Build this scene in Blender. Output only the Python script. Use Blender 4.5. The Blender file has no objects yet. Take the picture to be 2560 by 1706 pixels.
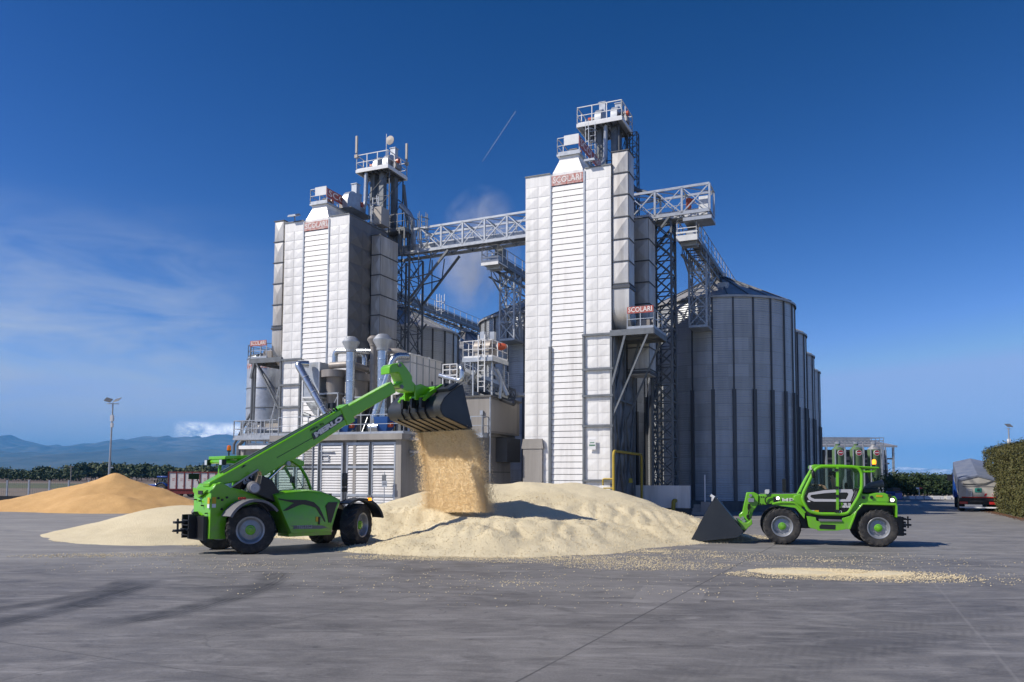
import bpy, math, random
from mathutils import Vector, Matrix, noise
random.seed(7)
SC = bpy.context.scene
COL = SC.collection
PI = math.pi
def rad(a): return math.radians(a)

# ------------------------------------------------------------------ camera (26 mm-class wide lens, slightly tilted)
FPX, PPX, PPY, CH = 2000.0, 1280.0, 1061.0, 2.1
_p, _r = rad(3.8), rad(0.29)
_R = Vector((1, 0, 0)); _F = Vector((0, math.cos(_p), math.sin(_p))); _U = Vector((0, -math.sin(_p), math.cos(_p)))
_R, _U = _R*math.cos(_r)+_U*math.sin(_r), _U*math.cos(_r)-_R*math.sin(_r)
EYE = Vector((0, 0, CH))
def ray(x, y): return _R*((x-PPX)/FPX)-_U*((y-PPY)/FPX)+_F
def at(x, y, Y):
    d = ray(x, y); return EYE+d*(Y/d.y)
def gnd(x, y, z=0.0):
    d = ray(x, y); return EYE+d*((z-CH)/d.z)
DK = 2560/2353
def Dg(x, y, z=0.0): return gnd(x*DK, y*DK, z)
cam = bpy.data.cameras.new('camera'); camo = bpy.data.objects.new('camera', cam); COL.objects.link(camo)
cam.sensor_width = 36; cam.lens = FPX/2560*36; cam.clip_start = .1; cam.clip_end = 60000
cam.shift_y = (PPY-853)/2560
camo.matrix_world = Matrix(((_R.x, _U.x, -_F.x, 0), (_R.y, _U.y, -_F.y, 0), (_R.z, _U.z, -_F.z, CH), (0, 0, 0, 1)))
SC.camera = camo

class Frame:
    def __init__(s, o, deg):
        s.o = Vector(o); s.a = rad(deg)
        s.U = Vector((math.cos(s.a), math.sin(s.a), 0)); s.V = Vector((-math.sin(s.a), math.cos(s.a), 0))
    def pt(s, p): return s.o+s.U*p[0]+s.V*p[1]+Vector((0, 0, p[2]))
    def loc(s, w):
        w = Vector(w)-s.o; return Vector((w.dot(s.U), w.dot(s.V), w.z))
    def onv(s, x, y, v):
        d = ray(x, y); t = (v-(EYE-s.o).dot(s.V))/d.dot(s.V); return s.loc(EYE+d*t)
    def onu(s, x, y, u):
        d = ray(x, y); t = (u-(EYE-s.o).dot(s.U))/d.dot(s.U); return s.loc(EYE+d*t)
    def onz(s, x, y, z): return s.loc(gnd(x, y, z))
class Crop:
    def __init__(s, x, y, k): s.x, s.y, s.k = x, y, k
    def __call__(s, px, py): return s.x+px/s.k, s.y+py/s.k
Q1 = Crop(440, 880, 2.941); Q2 = Crop(600, 480, 3.1797); Q3 = Crop(1220, 240, 2.614); Q4 = Crop(1700, 1080, 3.735)
Q5 = Crop(600, 800, 3.1797); Q6 = Crop(1220, 700, 2.6133); Q7 = Crop(0, 960, 3.5633); Q8 = Crop(2040, 1040, 4.3558)
Z1 = Crop(450, 1110, 6.0026); Z2 = Crop(600, 1110, 5.482); Z3 = Crop(760, 880, 4.802); Z4 = Crop(1720, 1210, 8.0); Z5 = Crop(1980, 1140, 6.0306)
T1 = Crop(640, 350, 6.0026); T2 = Crop(1400, 240, 6.0026); T3 = Crop(980, 500, 6.0026); T4 = Crop(960, 700, 6.0026)
T5 = Crop(600, 800, 6.0026); T6 = Crop(960, 860, 6.0026)
WORLD = Frame((0, 0, 0), 0)
_o = at(1530, 1225, 43.0)
FAC = Frame((_o.x, _o.y, 0), -23.5)
def fv(Q, x, y, v): return FAC.onv(*Q(x, y), v)
def fu(Q, x, y, u): return FAC.onu(*Q(x, y), u)

# ------------------------------------------------------------------ objects
FRM, BASE = {}, {}
def tag(o, label=None, cat=None, group=None, kind=None):
    if label: o['label'] = label
    if cat: o['category'] = cat
    if group: o['group'] = group
    if kind: o['kind'] = kind
    return o
def thing(name, label, cat, frame=WORLD, base=(0, 0, 0), group=None):
    o = bpy.data.objects.new(name, None); COL.objects.link(o)
    o.empty_display_size = .3
    o.location = frame.pt(base); o.rotation_euler = (0, 0, frame.a)
    FRM[o.name] = frame; BASE[o.name] = Vector(base)
    return tag(o, label, cat, group)
def copy_tree(o, parent=None):
    c = o.copy(); COL.objects.link(c)
    if parent: c.parent = parent
    for ch in list(o.children): copy_tree(ch, c)
    return c

class MB:
    def __init__(s): s.v = []; s.f = []
    def add(s, vs, fs):
        b = len(s.v); s.v += [Vector(p) for p in vs]; s.f += [tuple(i+b for i in f) for f in fs]; return s
    def box(s, x0, x1, y0, y1, z0, z1):
        if x0 > x1: x0, x1 = x1, x0
        if y0 > y1: y0, y1 = y1, y0
        if z0 > z1: z0, z1 = z1, z0
        return s.add([(x0, y0, z0), (x1, y0, z0), (x1, y1, z0), (x0, y1, z0), (x0, y0, z1), (x1, y0, z1), (x1, y1, z1), (x0, y1, z1)],
                     [(3, 2, 1, 0), (4, 5, 6, 7), (0, 1, 5, 4), (1, 2, 6, 5), (2, 3, 7, 6), (3, 0, 4, 7)])
    def beam(s, p, q, w, h=None, up=(0, 0, 1)):
        p, q = Vector(p), Vector(q); h = h or w
        d = q-p
        if d.length < 1e-5: return s
        d.normalize(); up = Vector(up)
        if abs(d.dot(up)) > .98: up = Vector((0, 1, 0)) if abs(d.y) < .9 else Vector((1, 0, 0))
        a = d.cross(up).normalized()*(w/2); b = a.cross(d).normalized()*(h/2)
        vs = [e+i*a+j*b for e in (p, q) for (i, j) in ((-1, -1), (1, -1), (1, 1), (-1, 1))]
        return s.add(vs, [(0, 1, 2, 3), (7, 6, 5, 4), (0, 4, 5, 1), (1, 5, 6, 2), (2, 6, 7, 3), (3, 7, 4, 0)])
    def tube(s, pts, r, n=10, cap=True):
        pts = [Vector(p) for p in pts]; m = len(pts)
        rs = r if isinstance(r, (list, tuple)) else [r]*m
        t0 = (pts[1]-pts[0]).normalized()
        a = t0.orthogonal().normalized(); vs = []
        for i, p in enumerate(pts):
            ti = (pts[i]-pts[i-1]).normalized() if i else t0
            to = (pts[i+1]-pts[i]).normalized() if i < m-1 else ti
            t = (ti+to).normalized() if (ti+to).length > 1e-4 else ti
            a = (a-t*a.dot(t)).normalized(); b = t.cross(a)
            k = 1/max(.5, t.dot(to)) if i < m-1 else 1
            for j in range(n):
                th = 2*PI*j/n
                vs.append(p+(a*math.cos(th)+b*math.sin(th))*rs[i]*(k if 0 < i < m-1 else 1))
        fs = [(i*n+j, i*n+(j+1) % n, (i+1)*n+(j+1) % n, (i+1)*n+j) for i in range(m-1) for j in range(n)]
        if cap: fs += [tuple(range(n-1, -1, -1)), tuple((m-1)*n+j for j in range(n))]
        return s.add(vs, fs)
    def lathe(s, prof, c=(0, 0, 0), ax='z', n=24, close=False, a0=0, a1=2*PI):
        c = Vector(c); vs = []; full = abs(a1-a0-2*PI) < 1e-6; k = n if full else n+1
        for (r, h) in prof:
            for j in range(k):
                th = a0+(a1-a0)*j/n; x, y = r*math.cos(th), r*math.sin(th)
                vs.append(c+Vector((x, y, h) if ax == 'z' else (x, h, y) if ax == 'y' else (h, x, y)))
        m = len(prof); fs = []
        for i in range(m-1 if not close else m):
            i2 = (i+1) % m
            for j in range(n):
                j2 = (j+1) % k
                q = (i*k+j, i*k+j2, i2*k+j2, i2*k+j)
                fs.append(q if ax != 'y' else q[::-1])
        return s.add(vs, fs)
    def prism(s, poly, fn, c0, c1):
        n = len(poly)
        ar = sum(poly[i][0]*poly[(i+1) % n][1]-poly[(i+1) % n][0]*poly[i][1] for i in range(n))
        vs = [fn(a, b, c0) for a, b in poly]+[fn(a, b, c1) for a, b in poly]
        fs = [tuple(range(n)), tuple(range(2*n-1, n-1, -1))]+[(i, n+i, n+(i+1) % n, (i+1) % n) for i in range(n)]
        # orient outward
        x = Vector(fn(1, 0, 0))-Vector(fn(0, 0, 0)); y = Vector(fn(0, 1, 0))-Vector(fn(0, 0, 0)); z = Vector(fn(0, 0, 1))-Vector(fn(0, 0, 0))
        if (x.cross(y).dot(z) > 0) == ((ar > 0) == (c1 > c0)): fs = [f[::-1] for f in fs]
        return s.add(vs, fs)
    def quad(s, a, b, c, d): return s.add([a, b, c, d], [(0, 1, 2, 3)])
    def loft(s, rings, cap=True, closed=True):
        n = len(rings[0]); b = []
        for r in rings: b += r
        fs = [(i*n+j, i*n+(j+1) % n, (i+1)*n+(j+1) % n, (i+1)*n+j) for i in range(len(rings)-1) for j in range(n if closed else n-1)]
        if cap: fs += [tuple(range(n-1, -1, -1)), tuple((len(rings)-1)*n+j for j in range(n))]
        return s.add(b, fs)
    def ball(s, c, r, n=10, sc=(1, 1, 1)):
        c = Vector(c); m = max(4, n//2)
        vs = [c+Vector((0, 0, -r*sc[2]))]
        for i in range(1, m):
            ph = -PI/2+PI*i/m
            vs += [c+Vector((r*sc[0]*math.cos(ph)*math.cos(2*PI*j/n), r*sc[1]*math.cos(ph)*math.sin(2*PI*j/n), r*sc[2]*math.sin(ph))) for j in range(n)]
        vs.append(c+Vector((0, 0, r*sc[2])))
        fs = [(0, 1+(j+1) % n, 1+j) for j in range(n)]
        for i in range(m-2): fs += [(1+i*n+j, 1+i*n+(j+1) % n, 1+(i+1)*n+(j+1) % n, 1+(i+1)*n+j) for j in range(n)]
        L = len(vs)-1; fs += [(L, L-n+j, L-n+(j+1) % n) for j in range(n)]
        return s.add(vs, fs)
    def xf(s, M):
        s.v = [M @ p for p in s.v]; return s
    def build(s, name, mt, parent=None, label=None, bevel=0, smooth=35, frame=WORLD, base=None, solid=False):
        me = bpy.data.meshes.new(name)
        if parent is not None: b = BASE[parent.name]
        else: b = Vector(base) if base else Vector((0, 0, 0))
        me.from_pydata([p-b for p in s.v], [], s.f)
        me.materials.append(mt)
        me.update()
        o = bpy.data.objects.new(name, me); COL.objects.link(o)
        BASE[o.name] = b; FRM[o.name] = frame if parent is None else FRM[parent.name]
        if parent is not None: o.parent = parent
        else: o.location = frame.pt(b); o.rotation_euler = (0, 0, frame.a)
        if smooth:
            me.shade_smooth(); me.set_sharp_from_angle(angle=rad(smooth))
        if bevel:
            md = o.modifiers.new('b', 'BEVEL'); md.width = bevel; md.segments = 2; md.limit_method = 'ANGLE'; md.angle_limit = rad(40)
        if label: o['label'] = label
        return o

def text(s, size, mt, parent, org, dx, dy, name='lettering', align='CENTER', depth=.004, bold=0.0, width=None, shear=0):
    cu = bpy.data.curves.new(name, 'FONT'); cu.body = s; cu.size = size; cu.align_x = align; cu.align_y = 'CENTER'; cu.extrude = depth
    cu.offset = bold; cu.resolution_u = 2; cu.shear = shear
    to = bpy.data.objects.new('tmp', cu)
    me = bpy.data.meshes.new_from_object(to); bpy.data.objects.remove(to)
    dx, dy = Vector(dx).normalized(), Vector(dy).normalized(); nz = dx.cross(dy)
    xs = [v.co.x for v in me.vertices]; w = max(xs)-min(xs)
    k = width/w if width else 1
    b = BASE[parent.name]
    for v in me.vertices:
        v.co = Vector(org)+dx*v.co.x*k+dy*v.co.y+nz*v.co.z-b
    me.name = name; me.materials.clear(); me.materials.append(mt)
    o = bpy.data.objects.new(name, me); COL.objects.link(o); o.parent = parent
    BASE[o.name] = b; FRM[o.name] = FRM[parent.name]
    return o

# ------------------------------------------------------------------ materials
class NT:
    def __init__(s, name):
        s.m = bpy.data.materials.new(name); s.m.use_nodes = True; s.t = s.m.node_tree
        s.b = s.t.nodes['Principled BSDF']
    def n(s, ty, **k):
        nd = s.t.nodes.new('ShaderNode'+ty)
        for a, v in k.items(): setattr(nd, a, v)
        return nd
    def L(s, a, b): s.t.links.new(a, b)
    def put(s, sock, v):
        if isinstance(v, bpy.types.NodeSocket): s.L(v, sock)
        else:
            try: sock.default_value = v
            except Exception: sock.default_value = (v, v, v, 1) if not hasattr(v, '__len__') else tuple(v)
    def math(s, op, a, b=0.0, c=0.0, clamp=False):
        nd = s.n('Math', operation=op); nd.use_clamp = clamp
        for i, v in enumerate((a, b, c)): s.put(nd.inputs[i], v)
        return nd.outputs[0]
    def co(s):
        return s.n('TexCoord').outputs['Object']
    def mp(s, vec, sc=(1, 1, 1), loc=(0, 0, 0), rot=(0, 0, 0)):
        nd = s.n('Mapping'); s.L(vec, nd.inputs[0]); nd.inputs['Scale'].default_value = sc; nd.inputs['Location'].default_value = loc; nd.inputs['Rotation'].default_value = rot
        return nd.outputs[0]
    def noise(s, vec, scale, detail=4, rough=.6, dist=0):
        nd = s.n('TexNoise'); s.L(vec, nd.inputs['Vector']); nd.inputs['Scale'].default_value = scale; nd.inputs['Detail'].default_value = detail
        nd.inputs['Roughness'].default_value = rough; nd.inputs['Distortion'].default_value = dist
        return nd.outputs['Fac']
    def ramp(s, fac, stops):
        nd = s.n('ValToRGB'); s.L(fac, nd.inputs[0]); e = nd.color_ramp.elements
        while len(e) < len(stops): e.new(.5)
        for i, (p, c) in enumerate(stops):
            e[i].position = p; e[i].color = (c, c, c, 1) if not hasattr(c, '__len__') else (*c[:3], 1)
        return nd.outputs[0]
    def mix(s, fac, a, b, mode='MIX'):
        nd = s.n('Mix', data_type='RGBA', blend_type=mode); s.put(nd.inputs[0], fac)
        s.put(nd.inputs[6], a if isinstance(a, bpy.types.NodeSocket) else (*a[:3], 1)); s.put(nd.inputs[7], b if isinstance(b, bpy.types.NodeSocket) else (*b[:3], 1))
        return nd.outputs[2]
    def bump(s, h, dist=.01, st=1.0, nrm=None):
        nd = s.n('Bump'); s.L(h, nd.inputs['Height']); nd.inputs['Distance'].default_value = dist; nd.inputs['Strength'].default_value = st
        if nrm: s.L(nrm, nd.inputs['Normal'])
        s.L(nd.outputs[0], s.b.inputs['Normal']); return nd.outputs[0]
    def set(s, **k):
        for a, v in k.items(): s.put(s.b.inputs[a.replace('_', ' ')], v)
        return s
def mat(name, col, rough=.5, metal=0.0, col2=None, ns=3.0, lo=.35, hi=.7, streak=False, bump=0, bs=40, coat=0, rvar=.12, spec=.5):
    s = NT(name); c = s.co()
    s.set(Roughness=rough, Metallic=metal, Specular_IOR_Level=spec)
    if coat: s.set(Coat_Weight=coat, Coat_Roughness=.08)
    col2 = col2 or tuple(x*.86 for x in col)
    v = s.mp(c, (1, 1, .08)) if streak else c
    f = s.noise(v, ns, 6, .65)
    s.L(s.mix(s.ramp(f, [(lo, 0), (hi, 1)]), col, col2), s.b.inputs['Base Color'])
    f2 = s.noise(c, ns*2.3, 3, .6)
    s.L(s.math('ADD', s.math('MULTIPLY', s.math('SUBTRACT', f2, .5), rvar*2), rough, clamp=True), s.b.inputs['Roughness'])
    if bump: s.bump(s.noise(c, bs, 4, .6), bump)
    return s.m
def emit(name, col, st, base=(.8, .8, .8)):
    s = NT(name); s.set(Base_Color=(*base, 1), Roughness=.2, Emission_Color=(*col, 1), Emission_Strength=st); return s.m
# ------------------------------------------------------------------ world, sun
SUN_AZ = Vector((-.955, -.295)); SUN_EL = rad(42.5)
W = bpy.data.worlds.new('World'); SC.world = W; W.use_nodes = True
wt = W.node_tree; bg = wt.nodes['Background']
sky = wt.nodes.new('ShaderNodeTexSky'); sky.sky_type = 'NISHITA'; sky.sun_disc = False
sky.sun_elevation = SUN_EL; sky.sun_rotation = math.atan2(SUN_AZ.x, SUN_AZ.y); sky.altitude = 300; sky.air_density = 1.0; sky.dust_density = .25; sky.ozone_density = 4.0
class WN(NT):
    def __init__(s): s.t = wt
wn = WN()
# the sky model is used at its own brightness pattern, with a steeper response so that the zenith is deep and the horizon pale
sr = wn.n('SeparateColor'); wn.L(sky.outputs[0], sr.inputs[0]); cr_ = wn.n('CombineColor')
for k, (a, g_, o_, mx_) in enumerate(((5.2, 2.5, .006, .32), (1.9, 1.95, .002, .47), (1.92, 1.86, 0, .62))):
    v_ = wn.math('POWER', wn.math('MINIMUM', wn.math('MULTIPLY', sr.outputs[k], .1), mx_), g_)
    wn.L(wn.math('MAXIMUM', wn.math('MULTIPLY', wn.math('SUBTRACT', wn.math('MULTIPLY', v_, a), o_), 10.0), 0.0), cr_.inputs[k])
skyc = cr_.outputs[0]
_g0 = wn.n('TexCoord').outputs['Generated']; _s0 = wn.n('SeparateXYZ'); wn.L(_g0, _s0.inputs[0])
pale = wn.math('POWER', 2.718, wn.math('MULTIPLY', wn.math('MAXIMUM', _s0.outputs[2], 0.0), -15.0))
skyc = wn.mix(pale, skyc, (3.7, 3.8, 3.2), 'ADD')
# thin streaky cirrus low on the left and a little cloud bank over the mountains, as part of the sky dome
gen = wn.n('TexCoord').outputs['Generated']
sep = wn.n('SeparateXYZ'); wn.L(gen, sep.inputs[0])
az = wn.math('ARCTAN2', sep.outputs[0], sep.outputs[1]); el = wn.math('ARCSINE', sep.outputs[2])
cmb = wn.n('CombineXYZ'); wn.L(az, cmb.inputs[0]); wn.L(el, cmb.inputs[1])
ci = wn.noise(wn.mp(cmb.outputs[0], (4.2, 17, 1), rot=(0, 0, rad(9))), 1.5, 7, .62, .5)
def band(x, a, b, c, d):
    u = wn.n('MapRange'); u.interpolation_type = 'SMOOTHSTEP'; wn.L(x, u.inputs[0]); u.inputs[1].default_value = a; u.inputs[2].default_value = b
    w = wn.n('MapRange'); w.interpolation_type = 'SMOOTHSTEP'; wn.L(x, w.inputs[0]); w.inputs[1].default_value = c; w.inputs[2].default_value = d; w.inputs[3].default_value = 1; w.inputs[4].default_value = 0
    return wn.math('MULTIPLY', u.outputs[0], w.outputs[0])
m1 = wn.math('MULTIPLY', band(az, -1.4, -.72, -.45, -.24), band(el, -.03, .04, .15, .33))
cf = wn.math('MULTIPLY', wn.math('MULTIPLY', wn.ramp(ci, [(.32, 0), (.7, 1)]), m1), .72)
skyc = wn.mix(cf, skyc, (5.6, 6.2, 7.2))
cn = wn.noise(wn.mp(cmb.outputs[0], (38, 60, 1)), 1.0, 6, .6, .3)
m2 = wn.math('MULTIPLY', band(az, -.405, -.38, -.335, -.31), band(el, .040, .046, .055, .065))
skyc = wn.mix(wn.math('MULTIPLY', wn.ramp(cn, [(.36, 0), (.56, 1)]), m2), skyc, (19, 19, 19.5))
wn.L(skyc, bg.inputs[0]); bg.inputs[1].default_value = .1
sun = bpy.data.lights.new('sun', 'SUN'); sun.energy = 5.0; sun.angle = rad(.53); sun.color = (1.0, .93, .83)
suno = bpy.data.objects.new('sun', sun); COL.objects.link(suno)
sd = Vector((SUN_AZ.x*math.cos(SUN_EL), SUN_AZ.y*math.cos(SUN_EL), math.sin(SUN_EL))).normalized()
suno.rotation_euler = sd.to_track_quat('Z', 'Y').to_euler(); suno.location = (-30, -15, 40)
vs = SC.view_settings; vs.view_transform = 'Standard'; vs.look = 'None'; vs.exposure = 0; vs.gamma = 1
SC.cycles.max_bounces = 6; SC.cycles.volume_bounces = 1; SC.cycles.transparent_max_bounces = 12
SC.cycles.use_denoising = True

# ------------------------------------------------------------------ ground, yard
s = NT('field'); c = s.co()
f = s.noise(s.mp(c, (.004, .02, 1)), 1, 4, .6); f2 = s.noise(c, .6, 8, .7)
sepn = s.n('SeparateXYZ'); s.L(c, sepn.inputs[0]); yy = sepn.outputs[1]
st = s.math('MULTIPLY', s.math('LESS_THAN', s.math('ABSOLUTE', s.math('SUBTRACT', yy, 165)), 38), s.math('ADD', .5, f2))
b1 = s.mix(s.ramp(f2, [(.35, 0), (.65, 1)]), (.17, .135, .105), (.24, .2, .155))
b1 = s.mix(s.math('MULTIPLY', st, .75), b1, (.085, .115, .05))
b1 = s.mix(s.math('MULTIPLY', s.math('GREATER_THAN', yy, 235), .8), b1, (.12, .08, .055))
s.L(b1, s.b.inputs['Base Color']); s.set(Roughness=.95); s.bump(f2, .3)
M_FIELD = s.m
g = MB().quad((-16000, -60, -.02), (16000, -60, -.02), (16000, 19000, -.02), (-16000, 19000, -.02)).build('ground', M_FIELD, smooth=0)
tag(g, kind='structure', label='flat brown ploughed field with a green strip running to the mountains')

def circ3(a, b, c):
    ax, ay, bx, by, cx, cy = a.x, a.y, b.x, b.y, c.x, c.y
    d = 2*(ax*(by-cy)+bx*(cy-ay)+cx*(ay-by))
    ux = ((ax*ax+ay*ay)*(by-cy)+(bx*bx+by*by)*(cy-ay)+(cx*cx+cy*cy)*(ay-by))/d
    uy = ((ax*ax+ay*ay)*(cx-bx)+(bx*bx+by*by)*(ax-cx)+(cx*cx+cy*cy)*(bx-ax))/d
    return ux, uy, math.hypot(ax-ux, ay-uy)
s = NT('yard_concrete'); c = s.co(); sp = s.n('SeparateXYZ'); s.L(c, sp.inputs[0]); X, Y = sp.outputs[0], sp.outputs[1]
big = s.noise(s.mp(c, (.16, .3, 1)), 1.0, 6, .62, .4); mid = s.noise(c, 1.1, 7, .68, .6); fine = s.noise(c, 28, 5, .75); dust = s.noise(s.mp(c, (.22, .8, 1), rot=(0, 0, rad(12))), 1.4, 8, .7, 1.2)
base = s.mix(s.ramp(big, [(.3, 0), (.7, 1)]), (.098, .095, .096), (.222, .215, .212))
base = s.mix(s.math('MULTIPLY', s.ramp(mid, [(.4, 0), (.68, 1)]), .6), base, (.28, .27, .265))
base = s.mix(s.math('MULTIPLY', s.ramp(fine, [(.35, 0), (.7, 1)]), .5), base, (.07, .068, .068))
stk = s.noise(s.mp(c, (.5, 2.0, 1), rot=(0, 0, rad(-14))), 1.5, 10, .78, .8)
base = s.mix(s.math('MULTIPLY', s.ramp(stk, [(.5, 0), (.68, 1)]), .6), base, (.34, .33, .325))

dk_ = s.noise(s.mp(c, (.5, 1.4, 1), rot=(0, 0, rad(20)), loc=(9, 3, 0)), 1.2, 10, .78, 1.0)
base = s.mix(s.math('MULTIPLY', s.ramp(dk_, [(.51, 0), (.66, 1)]), .7), base, (.065, .063, .064))
# pale trampled grain dust around the heaps
dm = s.n('MapRange'); s.L(s.math('ADD', Y, s.math('MULTIPLY', s.math('SUBTRACT', big, .5), 14)), dm.inputs[0]); dm.inputs[1].default_value = 13; dm.inputs[2].default_value = 27; dm.interpolation_type = 'SMOOTHSTEP'
lm = s.n('MapRange'); s.L(X, lm.inputs[0]); lm.inputs[1].default_value = -2; lm.inputs[2].default_value = -12; lm.interpolation_type = 'SMOOTHSTEP'
ds = s.math('MULTIPLY', dm.outputs[0], s.math('ADD', .35, s.math('MULTIPLY', lm.outputs[0], .4)))
base = s.mix(s.math('MULTIPLY', s.math('ADD', ds, s.math('MULTIPLY', s.ramp(dust, [(.5, 0), (.72, 1)]), .3)), s.ramp(dust, [(.3, .35), (.7, 1)])), base, (.36, .345, .315))
for k, (pts, w, st) in enumerate([(((0, 1432), (200, 1385), (335, 1335)), .26, 1.0), (((-40, 1405), (170, 1372), (290, 1330)), .2, .8), (((420, 1402), (560, 1365), (628, 1312)), .26, .9),
                   (((1500, 1568), (1900, 1470), (2353, 1385)), .3, .35), (((1740, 1568), (2000, 1490), (2353, 1430)), .3, .4), (((300, 1480), (800, 1405), (1300, 1380)), .3, .25), (((1180, 1440), (1700, 1400), (2300, 1370)), .22, .25)]):
    cx, cy, r = circ3(*[Dg(*q) for q in pts])
    dx = s.math('SUBTRACT', X, cx); dy = s.math('SUBTRACT', Y, cy)
    rr = s.math('SQRT', s.math('ADD', s.math('MULTIPLY', dx, dx), s.math('MULTIPLY', dy, dy)))
    dd = s.math('ABSOLUTE', s.math('SUBTRACT', rr, r))
    mr = s.n('MapRange'); mr.interpolation_type = 'SMOOTHSTEP'; s.L(dd, mr.inputs[0]); mr.inputs[1].default_value = w*1.7; mr.inputs[2].default_value = w*.5
    ps = [Dg(*q) for q in pts]; ext = max((ps[0]-ps[1]).length, (ps[2]-ps[1]).length)
    ex_, ey_ = s.math('SUBTRACT', X, ps[1].x), s.math('SUBTRACT', Y, ps[1].y)
    fx = s.n('MapRange'); fx.interpolation_type = 'SMOOTHSTEP'; s.L(s.math('SQRT', s.math('ADD', s.math('MULTIPLY', ex_, ex_), s.math('MULTIPLY', ey_, ey_))), fx.inputs[0]); fx.inputs[1].default_value = ext*1.1; fx.inputs[2].default_value = ext*.7
    tread = s.math('ADD', .8, s.math('MULTIPLY', .2, s.math('SINE', s.math('MULTIPLY', s.math('ADD', X, s.math('MULTIPLY', dd, 1.0)), 32))))
    fac = s.math('MULTIPLY', s.math('MULTIPLY', s.math('MULTIPLY', mr.outputs[0], fx.outputs[0]), s.math('MULTIPLY', tread, s.ramp(mid, [(.3, .3), (.6, 1)]))), st)
    base = s.mix(fac, base, (.03, .03, .032))
# hairline cracks, oil spots and one paler repaired rectangle
vo = s.n('TexVoronoi'); vo.feature = 'DISTANCE_TO_EDGE'; wv = s.n('VectorMath', operation='ADD'); s.L(c, wv.inputs[0])
nz_ = s.n('TexNoise'); s.L(c, nz_.inputs['Vector']); nz_.inputs['Scale'].default_value = .5; nz_.inputs['Detail'].default_value = 5; sc_ = s.n('VectorMath', operation='SCALE'); s.L(nz_.outputs['Color'], sc_.inputs[0]); sc_.inputs[3].default_value = 3.5; s.L(sc_.outputs[0], wv.inputs[1])
s.L(wv.outputs[0], vo.inputs['Vector']); vo.inputs['Scale'].default_value = .14
cm = s.n('MapRange'); s.L(vo.outputs['Distance'], cm.inputs[0]); cm.inputs[1].default_value = .0035; cm.inputs[2].default_value = .0012
base = s.mix(s.math('MULTIPLY', s.math('MULTIPLY', cm.outputs[0], s.ramp(big, [(.48, 0), (.6, 1)])), .5), base, (.05, .05, .05))
v3 = s.n('TexVoronoi'); s.L(s.mp(c, (.45, .45, 1)), v3.inputs['Vector']); v3.inputs['Randomness'].default_value = 1
om = s.n('MapRange'); om.interpolation_type = 'SMOOTHSTEP'; s.L(s.math('ADD', v3.outputs['Distance'], s.math('MULTIPLY', mid, .1)), om.inputs[0]); om.inputs[1].default_value = .16; om.inputs[2].default_value = .09
base = s.mix(s.math('MULTIPLY', om.outputs[0], .5), base, (.04, .038, .037))
q_ = [Dg(*k) for k in ((1448, 1384), (1608, 1386), (1628, 1352), (1478, 1346))]; msk = None
for a_, b_ in zip(q_, q_[1:]+q_[:1]):
    d_ = b_-a_; d_.z = 0; d_.normalize()
    e_ = s.math('ADD', s.math('MULTIPLY', s.math('SUBTRACT', X, a_.x), -d_.y), s.math('MULTIPLY', s.math('SUBTRACT', Y, a_.y), d_.x))
    e_ = s.math('GREATER_THAN', s.math('ADD', e_, s.math('MULTIPLY', s.math('SUBTRACT', mid, .5), .15)), 0.0); msk = e_ if msk is None else s.math('MULTIPLY', msk, e_)
base = s.mix(s.math('MULTIPLY', msk, .45), base, (.27, .26, .255))
# slab joints: straight saw cuts
def joint(a, b, w, colr, st, base, wig=0.0):
    a, b = Dg(*a), Dg(*b); d = (b-a); d.z = 0; d.normalize()
    v = s.math('ADD', s.math('MULTIPLY', s.math('SUBTRACT', X, a.x), -d.y), s.math('MULTIPLY', s.math('SUBTRACT', Y, a.y), d.x))
    v = s.math('ABSOLUTE', s.math('ADD', v, s.math('MULTIPLY', s.math('SUBTRACT', mid, .5), wig)))
    mr = s.n('MapRange'); s.L(v, mr.inputs[0]); mr.inputs[1].default_value = w*1.4; mr.inputs[2].default_value = w*.6
    return s.mix(s.math('MULTIPLY', s.math('MULTIPLY', mr.outputs[0], s.ramp(mid, [(.35, .35), (.5, 1)])), st), base, colr)
base = joint((1185, 1568), (1525, 1388), .014, (.05, .05, .05), .8, base)
base = joint((20, 1560), (800, 1400), .012, (.06, .06, .06), .5, base)
base = joint((2090, 1275), (2310, 1530), .02, (.28, .27, .26), .3, base, .05)
base = joint((0, 1475), (560, 1560), .014, (.05, .05, .05), .5, base)
s.L(base, s.b.inputs['Base Color'])
s.L(s.math('ADD', .62, s.math('MULTIPLY', s.math('SUBTRACT', mid, .5), .35)), s.b.inputs['Roughness'])
s.set(Specular_IOR_Level=.35)
s.bump(s.math('ADD', s.math('MULTIPLY', fine, .5), s.math('MULTIPLY', mid, .6)), .012)
M_YARD = s.m
yd = MB().add([(-70, -12, 0), (60, -12, 0), (60, 58, 0), (40, 128, 0), (14, 128, 0), (10, 75, 0), (-52, 62.0, 0), (-70, 62.0, 0)], [tuple(range(8))]).build('yard', M_YARD, smooth=0)
tag(yd, kind='structure', label='grey concrete yard with tyre marks and scattered grain')

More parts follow.
